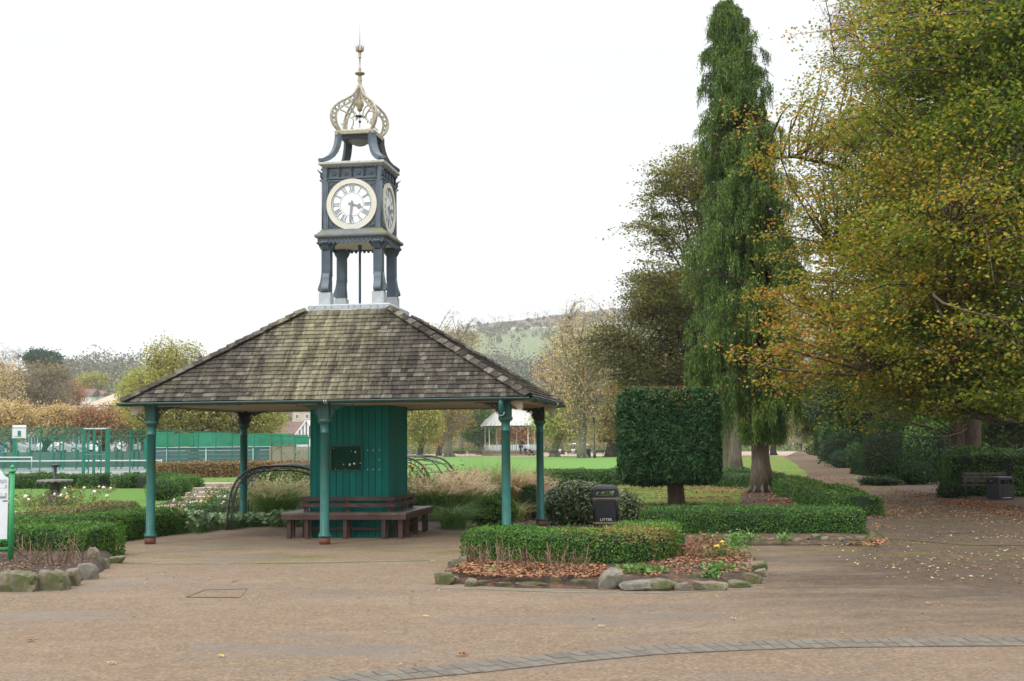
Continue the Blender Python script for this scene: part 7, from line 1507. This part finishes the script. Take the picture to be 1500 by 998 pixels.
def bare_trunk(label, u, v, w_, vt, mat):
    P = at(u, v) if v > 660 else None; s = P.y / FPX; r = w_ * s / 2; zt = zat(P, vt); T = thing('tree_trunk', label, 'tree'); m = MB(); pts = [(P.x + .1 * math.sin(q * 3), P.y, -.1 + (zt + .1) * q) for q in np.linspace(0, 1, 8)]; m.tube(pts, [r * 1.5, r * 1.1, r, r * .95, r * .9, r * .9, r, r * 1.1], 12)
    for k in range(7): an = k * .9; m.tube([(p[0] + math.cos(an) * r * .8, p[1] + math.sin(an) * r * .8, p[2]) for p in pts], r * .3, 6)
    m.build('trunk', mat, T); b = MB(); k = 26; an = rng.uniform(0, 6.28, k); z = rng.uniform(.55, 1, k) * zt; o = np.c_[np.full(k, P.x), np.full(k, P.y), z]; d = np.c_[np.cos(an), np.sin(an), rng.uniform(.2, .8, k)] * rng.uniform(1., 2.6, (k, 1)); q = np.linspace(0, 1, 5)[None, :, None]; tubes(b, o[:, None] + d[:, None] * q, .05, .012, n=4); b.build('branches', mat, T, kind='stuff')
    e = (o[:, None] + d[:, None] * np.linspace(.5, 1, 5)[None, :, None]).reshape(-1, 3); e = e[rng.integers(0, len(e), 2400)] + rng.normal(0, .35, (2400, 3)); e = e[e[:, 2] > zat(P, 640) - .3]; A, B = leaf_axes(len(e), .13, .09); l = MB(); l.leaves(e, A, B); l.build('crown', 'beech_green', T)
bare_trunk('brownish trunk in the shade right of the double red trunk', 1460, 690, 18, 560, 'bark_red'); bare_trunk('thin pale trunk deepest in the shade by the ivy hedge', 1479, 690, 8, 560, 'bark_grey')
# tall olive tree behind the topiary: three lobes
tree('lime_tree', 'tall open tree turning olive and yellow left of the cypress', XY(1079, 50), [ell(930, 1120, 212, 330, 50, 2.6), ell(888, 1060, 318, 372, 50, 1.8), ell(915, 1110, 370, 450, 50, 2.2)], .25, 'olive_leaf', 'bark_grey', .115, 700, 38, 22, .2, sig=.24, flat=1.05, shell=.45, rough=.45, bare=3, twig_r=.014, droop=.04)
tree('hornbeam_tree', 'dense brown olive tree filling the space behind the square topiary', XY(985, 54), [ell(858, 1110, 425, 625, 54, 2.8), ell(890, 1080, 385, 500, 54, 2.0)], .25, 'hornbeam_leaf', 'bark_dark', .11, 1500, 40, 22, .2, sig=.28, flat=.8, shell=.42, rough=.4, bare=3, twig_r=.012)
bare_trunk('leaning mossy trunk just behind the weeping cypress', 1058, 700, 15, 560, 'bark_olive')
tree('rowan_tree', 'thin reddish tree with bare twigs above the beech edge', XY(1400, 50), [ell(1195, 1350, -60, 150, 46, 3), ell(1175, 1270, 150, 270, 44, 2)], .16, 'rust_leaf', 'bark_dark', .075, 420, 9, 16, .3, sig=.24, flat=.2, rough=.4, bare=7, twig_r=.012)
# ---------------------------------------------------------------- the wood's edge shrubs
bush('dark dome shaped yew bush beside the woodland path', 1294, 704, 66, 92, 'dark_shrub', .09, 5200, depth=1., core='core_dark', rough=.12, dy=1.2, name='yew_bush')
bush('deep green bush left of the yew dome', 1232, 684, 54, 48, 'dark_shrub', .13, 2400, core='core_dark', dy=2)
bush('ferny blue green shrub low beside the path bend', 1236, 686, 40, 26, 'yew_leaf', .10, 1200, core='core_dark', dy=.4)
bush('tall dark bush where the path narrows', 1212, 676, 40, 58, 'dark_shrub', .16, 1800, core='core_dark', dy=3)
bush('yellow green bush at the far end of the path', 1192, 667, 26, 19, 'lime_leaf', .14, 900, dy=1, core='core_green')
bush('yellowish green shrub tucked beside the yew dome', 1254, 690, 24, 40, 'green_shrub', .10, 900, core='core_dark', dy=1)
bush('broad dark shrub right of the yew dome', 1345, 712, 62, 50, 'dark_shrub', .09, 3600, core='core_dark', dy=1.2, rough=.35)
bush('large black green shrub behind the ivy bank', 1395, 712, 60, 84, 'dark_shrub', .10, 3200, core='core_dark', dy=4)
bush('bright green bush beneath the beech', 1362, 700, 84, 92, 'bright_shrub', .11, 3600, core='core_dark', dy=4)
bush('low groundcover shrub in front of the yew dome', 1290, 712, 60, 14, 'dark_shrub', .07, 1200, core='core_dark', dy=.3, rough=.4)
bush('low grey green shrub at the corner of the ivy bank', 1392, 731, 36, 24, 'dark_shrub', .07, 1200, core='core_dark', dy=.4, rough=.4)
bush('ivy mound overhanging the shaded bench', 1408, 730, 34, 34, 'dark_shrub', .07, 1600, core='core_dark', dy=.9, rough=.35)
hedge('ivy_hedge', 'broad shaggy hedge behind the shaded bench and bin', [XY(1395, 36.2), XY(1450, 35.6), XY(1560, 35), XY(1650, 34.5)], 2.0, 1.16, leaf=.07, dens=1100, mat='green_shrub', core='core_dark', lump=.16)
hedge('ivy_hedge', 'clipped low hedge running off behind the path bushes', [XY(1262, 58), XY(1310, 52), XY(1380, 46)], 1.2, .8, leaf=.08, dens=700, mat='dark_shrub', core='core_dark', lump=.2)
# ---------------------------------------------------------------- far trees round the field
FT = 'trees round the playing field'
def ftree(label, u, v, crowns, mat, bark_='bark_grey', y=None, tr=None, leaf=.3, tw=300, per=22, name='park_tree', **k):
    y = y or at(u, v).y; s = y / FPX; cs = [ell(*c, y) for c in crowns]
    a = dict(limbs=12, fork=.22, sig=.55, flat=.3, shell=.45, rough=.35, twig_r=.03); a.update(k)
    return tree(name, label, XY(u, y), cs, tr or .4, mat, bark_, leaf, tw, per, **a)
ftree('big bare forked tree with thin golden leaves right of the bandstand', 853, 671, [(785, 915, 440, 620), (800, 905, 540, 650)], 'amber_leaf', 'bark_pale', tr=.5, leaf=.24, tw=800, per=12, bare=4, limbs=22, fork=.14, limb_r=.42, twig_r=.035, flat=.1)
ftree('half bare orange tree left of the forked tree', 822, 668, [(768, 850, 490, 640)], 'amber_leaf', 'bark_grey', y=205, tw=420, per=10, bare=3, leaf=.26)
ftree('bright yellow green tree in front of the far benches', 812, 669.3, [(778, 868, 585, 648)], 'lime_leaf', 'bark_pale', tr=.55, tw=380, per=26, leaf=.30)
ftree('golden tree with a dark trunk beside the lamp post', 897, 669.5, [(862, 940, 540, 652), (870, 925, 590, 655)], 'gold_leaf', 'bark_dark', tr=.75, tw=420, per=22, leaf=.28)
ftree('pale plane trunk with gold and rust leaves left of the bandstand', 658, 669, [(606, 706, 560, 650), (600, 705, 470, 600)], 'gold_leaf', 'bark_pale', tr=.6, tw=700, per=16, leaf=.28, bare=1, limbs=16)
ftree('dark spreading evergreen left of the bandstand', 703, 667, [(674, 728, 592, 656)], 'green_shrub', 'bark_pale', y=212, tr=.5, tw=460, per=34, leaf=.34)
ftree('yellow tree just right of the green hut', 616, 668, [(585, 650, 585, 652)], 'yellow_green', 'bark_dark', y=170, tw=420, per=26, leaf=.28)
ftree('small red maple by the lamp post', 643, 668, [(628, 662, 612, 655)], 'rust_leaf', 'bark_dark', y=200, tw=220, per=20, leaf=.3)
ftree('russet tree behind the bandstand', 765, 664, [(720, 810, 600, 652)], 'rust_leaf', 'bark_dark', y=236, tw=420, per=26, leaf=.36)
ftree('olive tree behind the far benches', 930, 664, [(890, 985, 560, 655)], 'olive_leaf', 'bark_dark', y=225, tw=420, per=26, leaf=.34)
ftree('bare brown tree rising above the roof ridge', 676, 664, [(630, 715, 462, 620)], 'brown_olive', 'bark_grey', y=240, tw=420, per=5, bare=5, leaf=.3, tr=.4)
ftree('golden tree showing behind the front right post', 735, 664, [(700, 770, 570, 655)], 'gold_leaf', 'bark_dark', y=250, tw=360, per=26, leaf=.38)
ftree('green tree in the gap between topiary and cypress', 1062, 664, [(1030, 1110, 560, 655)], 'beech_green', 'bark_dark', y=150, tw=300, per=26, leaf=.3)
# left side
ftree('large yellow green tree rising behind the roof corner', 285, 668, [(165, 330, 540, 635), (205, 300, 490, 570), (240, 420, 530, 650), (330, 415, 570, 650)], 'yellow_green', 'bark_dark', y=140, tr=.5, tw=1500, per=30, leaf=.26, limbs=24, bare=1)
ftree('lime green tree crown behind the white houses', 190, 660, [(165, 245, 538, 640)], 'lime_leaf', 'bark_grey', y=160, tw=420, per=24, leaf=.28)
ftree('yellow green crown behind the court fence right part', 375, 664, [(330, 412, 588, 648)], 'yellow_green', 'bark_grey', y=150, tw=500, per=28, leaf=.26)
ftree('russet and gold tree left of the roof corner', 148, 664, [(98, 182, 592, 645), (120, 225, 600, 650)], 'rust_leaf', 'bark_dark', y=150, tw=600, per=24, leaf=.26, bare=1)
ftree('pale amber tree beside the court gate', 62, 664, [(46, 122, 592, 646)], 'amber_leaf', 'bark_dark', y=150, tw=480, per=26, leaf=.25, bare=1)
ftree('pale amber tree behind the basketball board', 18, 664, [(-40, 60, 588, 645)], 'amber_leaf', 'bark_grey', y=150, tw=480, per=26, leaf=.25, bare=1)
ftree('yellow olive tree right of the court gate', 208, 664, [(165, 262, 596, 648)], 'yellow_green', 'bark_pale', y=150, tw=420, per=26, leaf=.25)
ftree('orange brown tree at the left edge', 2, 664, [(-60, 34, 520, 610)], 'amber_leaf', 'bark_grey', y=215, tw=420, per=16, bare=3, leaf=.34)
ftree('broad olive and brown tree in front of the dark pine', 60, 664, [(8, 108, 532, 605)], 'brown_olive', 'bark_grey', y=225, tw=620, per=24, leaf=.34, bare=1)
ftree('russet bare tree between the pine and the white houses', 104, 664, [(82, 128, 556, 602)], 'rust_leaf', 'bark_grey', y=240, tw=300, per=14, bare=3, leaf=.34)
ftree('dark flat topped pine above the autumn trees', 62, 660, [(36, 82, 514, 536), (72, 100, 538, 566)], 'conifer_far', 'bark_dark', y=300, tw=260, per=30, leaf=.5, rough=.5, name='pine_tree')
ftree('small pointed dark conifer right of the pine', 81, 660, [(75, 88, 516, 545)], 'conifer_far', 'bark_dark', y=305, tw=80, per=34, leaf=.45, name='pine_tree')
ftree('pale green tree on the slope above the white houses', 135, 640, [(112, 160, 546, 572)], 'yellow_green', 'bark_grey', y=380, tw=260, per=22, leaf=.5)
ftree('bare grey tree at the left edge of the view', 8, 660, [(-30, 34, 505, 560)], 'brown_olive', 'bark_grey', y=260, tw=220, per=2, bare=6, leaf=.3)
# ---------------------------------------------------------------- undergrowth beyond the field so that no gap shows bare horizon
def mass(name, label, u0, u1, y, v0, dv, n, mat, leaf, base=None):
    u = rng.uniform(u0, u1, n); yy = y + rng.normal(0, y * .05, n); x = (u - 750) / FPX * yy; vt = v0 + dv * n3(np.c_[u * .03, u * 0, u * 0], 1, 4); zt = 1.65 + (647 - vt) / FPX * yy; z = np.array([G(a) for a in yy]) + (zt - np.array([G(a) for a in yy])) * rng.random(n) ** .8
    A, B = leaf_axes(n, leaf, leaf * .75); m = MB(); m.leaves(np.c_[x, yy, z], A, B); return m.build(name, mat, label=label, kind='stuff')
mass('undergrowth', 'mixed shrubs beyond the far path', 560, 1170, 262, 648, 5, 9000, 'brown_olive', .5)
mass('undergrowth', 'green hedge line beyond the far path', 560, 1170, 250, 655, 3, 6000, 'green_shrub', .4)
mass('undergrowth', 'trees and shrubs behind the car park', -160, 480, 270, 610, 12, 14000, 'brown_olive', .6)
mass('far_wood', 'autumn wood at the foot of the hill', 560, 1300, 330, 610, 14, 12000, 'olive_leaf', .7)
mass('undergrowth', 'dark undergrowth along the wood edge', 1195, 1700, 88, 628, 10, 9000, 'dark_shrub', .28)
# ================================================================ hills
HU = [-1200, -400, 0, 60, 100, 130, 180, 260, 330, 420, 520, 600, 650, 690, 760, 820, 900, 1000, 1200, 1600, 2600]
HV = [560, 572, 566, 556, 546, 537, 536, 541, 548, 535, 512, 500, 491, 476, 469, 461, 452, 446, 440, 450, 540]
HY = [900, 800, 720, 700, 700, 700, 700, 720, 760, 850, 950, 1050, 1100, 1150, 1180, 1200, 1200, 1200, 1200, 1150, 1100]
def hill():
    nu, nyy = 260, 60; us = np.linspace(-1200, 2600, nu); t = np.linspace(0, 1.25, nyy); U, TT = np.meshgrid(us, t, indexing='ij')
    Yr = np.interp(U, HU, HY); Vr = np.interp(U, HU, HV); Zr = 1.65 + (646 - Vr + (U - 750) * -.01 * 1.) / FPX * Yr; y0 = 400.
    Y = y0 + (Yr - y0) * TT; S = np.clip(TT, 0, 1); Z = -1.6 + (Zr + 1.6) * (S ** 1.15) - np.clip(TT - 1, 0, 1) * 60
    X = (U - 750) / FPX * Y; Z = Z + (n3(np.stack([X, Y, X * 0], -1).reshape(-1, 3), .012, 3).reshape(X.shape) * 5 * np.sin(np.clip(TT, 0, 1) * math.pi))
    V = np.stack([X, Y, Z], -1).reshape(-1, 3); i = np.arange(nu - 1)[:, None] * nyy; j = np.arange(nyy - 1)[None]
    m = MB(); m.add(V, np.stack([i + j, i + nyy + j, i + nyy + j + 1, i + j + 1], -1).reshape(-1, 4), 0, True); m.build('hills', 'hillside', kind='structure')
    # woods and hedgerow trees on the slope
    def pt(u, f):
        yr = np.interp(u, HU, HY); zr = 1.65 + (646 - np.interp(u, HU, HV) - (u - 750) * .01) / FPX * yr; y = y0 + (yr - y0) * f; x = (u - 750) / FPX * y; z = -1.6 + (zr + 1.6) * f ** 1.15 + n3(np.c_[x, y, x * 0], .012, 3) * 5 * np.sin(f * math.pi); return np.c_[x, y, z]
    def wood(name, label, u, f, h, mat, k=34, leaf=2.2):
        c = pt(u, f); n = len(u); hh = h * rng.uniform(.6, 1.3, n); q = np.repeat(c, k, 0); H = np.repeat(hh, k)[:, None]; d = rdir(n * k) * rng.random((n * k, 1)) ** .4
        P = q + d * np.c_[H * .55, H * .55, H * .5] + np.c_[np.zeros((n * k, 2)), H * .45]; A, B = leaf_axes(len(P), leaf, leaf * .8); m = MB(); m.leaves(P, A, B); m.build(name, mat, label=label, kind='stuff')
    n = 1500; u = rng.uniform(560, 1500, n * 3); f = rng.uniform(.02, .50, n * 3); k_ = n3(np.c_[u * .02, f * 9, u * 0], 1, 6) > -.25 + (f - .35) * 5 ; wood('hillside_wood', 'bluish brown wood on the lower hill slope', u[k_][:n], f[k_][:n], 11, 'hill_leaf', 60, 1.5)
    n = 420; u = rng.uniform(560, 1500, n); f = rng.uniform(.05, .45, n); wood('hillside_wood', 'darker trees among the woods of the hill slope', u, f, 12, 'conifer_far', 60, 1.5)
    n = 170; u = rng.uniform(600, 1500, n); f = np.repeat(rng.uniform(.5, .85, 7), 25)[:n] + rng.normal(0, .006, n) + (u - 700) * .00008; wood('hedgerow', 'lines of hedgerow trees between the hill fields', u, f, 6, 'hill_leaf', 50, 1.3)
    n = 90; u = rng.uniform(600, 1300, n); f = rng.uniform(.5, .9, n); wood('hillside_trees', 'scattered bushes on the green hill fields', u, f, 7, 'hill_leaf', 60, 1.3)
    n = 420; u = rng.uniform(560, 1500, n); f = rng.uniform(.82, .975, n); wood('hillside_scrub', 'brown scrub under the hill skyline', u, f, 4, 'hill_leaf', 40, 1.5)
    n = 26; u = rng.uniform(690, 900, n); f = np.full(n, 1.0) + rng.normal(0, .01, n); wood('skyline_trees', 'thin trees along the hill skyline', u, f, 8, 'hill_leaf', 50, .8)
    n = 1700; u = rng.uniform(-300, 560, n); f = rng.uniform(.1, 1., n); wood('hillside_wood', 'hazy grey green wood on the low hill behind the town', u, f, 11, 'hill_leaf', 70, 1.25)
def hillmat():
    m, t, p = _nodes('hillside'); v = geo(t); sx = t.nodes.new('ShaderNodeSeparateXYZ'); t.links.new(v, sx.inputs[0]); n = noise(t, .012, 5, .6, v)
    z = math_(t, 'ADD', math_(t, 'MULTIPLY', sx.outputs[2], 1 / 125.), math_(t, 'MULTIPLY', math_(t, 'SUBTRACT', n, .5), .16))
    vo = t.nodes.new('ShaderNodeTexVoronoi'); vo.inputs['Scale'].default_value = .011; t.links.new(mapping(t, v, (.6, .7, 2)), vo.inputs['Vector'])
    fields = ramp(t, [(.115, .14, .065), (.15, .185, .085), (.13, .155, .07), (.165, .165, .09)], vo.outputs['Color'])  # field colours desaturated, so part of the distance haze is painted in
    c = ramp(t, [(.10, .09, .045, .0), (.11, .10, .05, .34), (1, 1, 1, .37), (1, 1, 1, .76), (.14, .105, .075, .80), (.125, .095, .07, 1.)], z)
    k = ramp(t, [(0, 0, 0, .34), (1, 1, 1, .37), (1, 1, 1, .76), (0, 0, 0, .80)], z)
    col = mix(t, c, fields, k); t.links.new(mix(t, col, ramp(t, [(.7, .7, .7), (1.1, 1.1, 1.1)], noise(t, .12, 6, .7, v)), 1., 'MULTIPLY'), p.inputs['Base Color']); p.inputs['Roughness'].default_value = .95; MATS['hillside'] = m
hillmat(); hill()
# ================================================================ haze
def haze():
    m = bpy.data.materials.new('haze'); m.use_nodes = True; t = m.node_tree; t.nodes.clear(); o = t.nodes.new('ShaderNodeOutputMaterial'); v = t.nodes.new('ShaderNodeVolumePrincipled')
    v.inputs['Color'].default_value = (.93, .96, 1, 1); v.inputs['Density'].default_value = .00022; v.inputs['Anisotropy'].default_value = .2; t.links.new(v.outputs[0], o.inputs['Volume']); MATS['haze'] = m
    b = MB(); b.box((0, 1280, 90), (5600, 2800, 190)); b.build('haze', 'haze', kind='stuff')
haze()
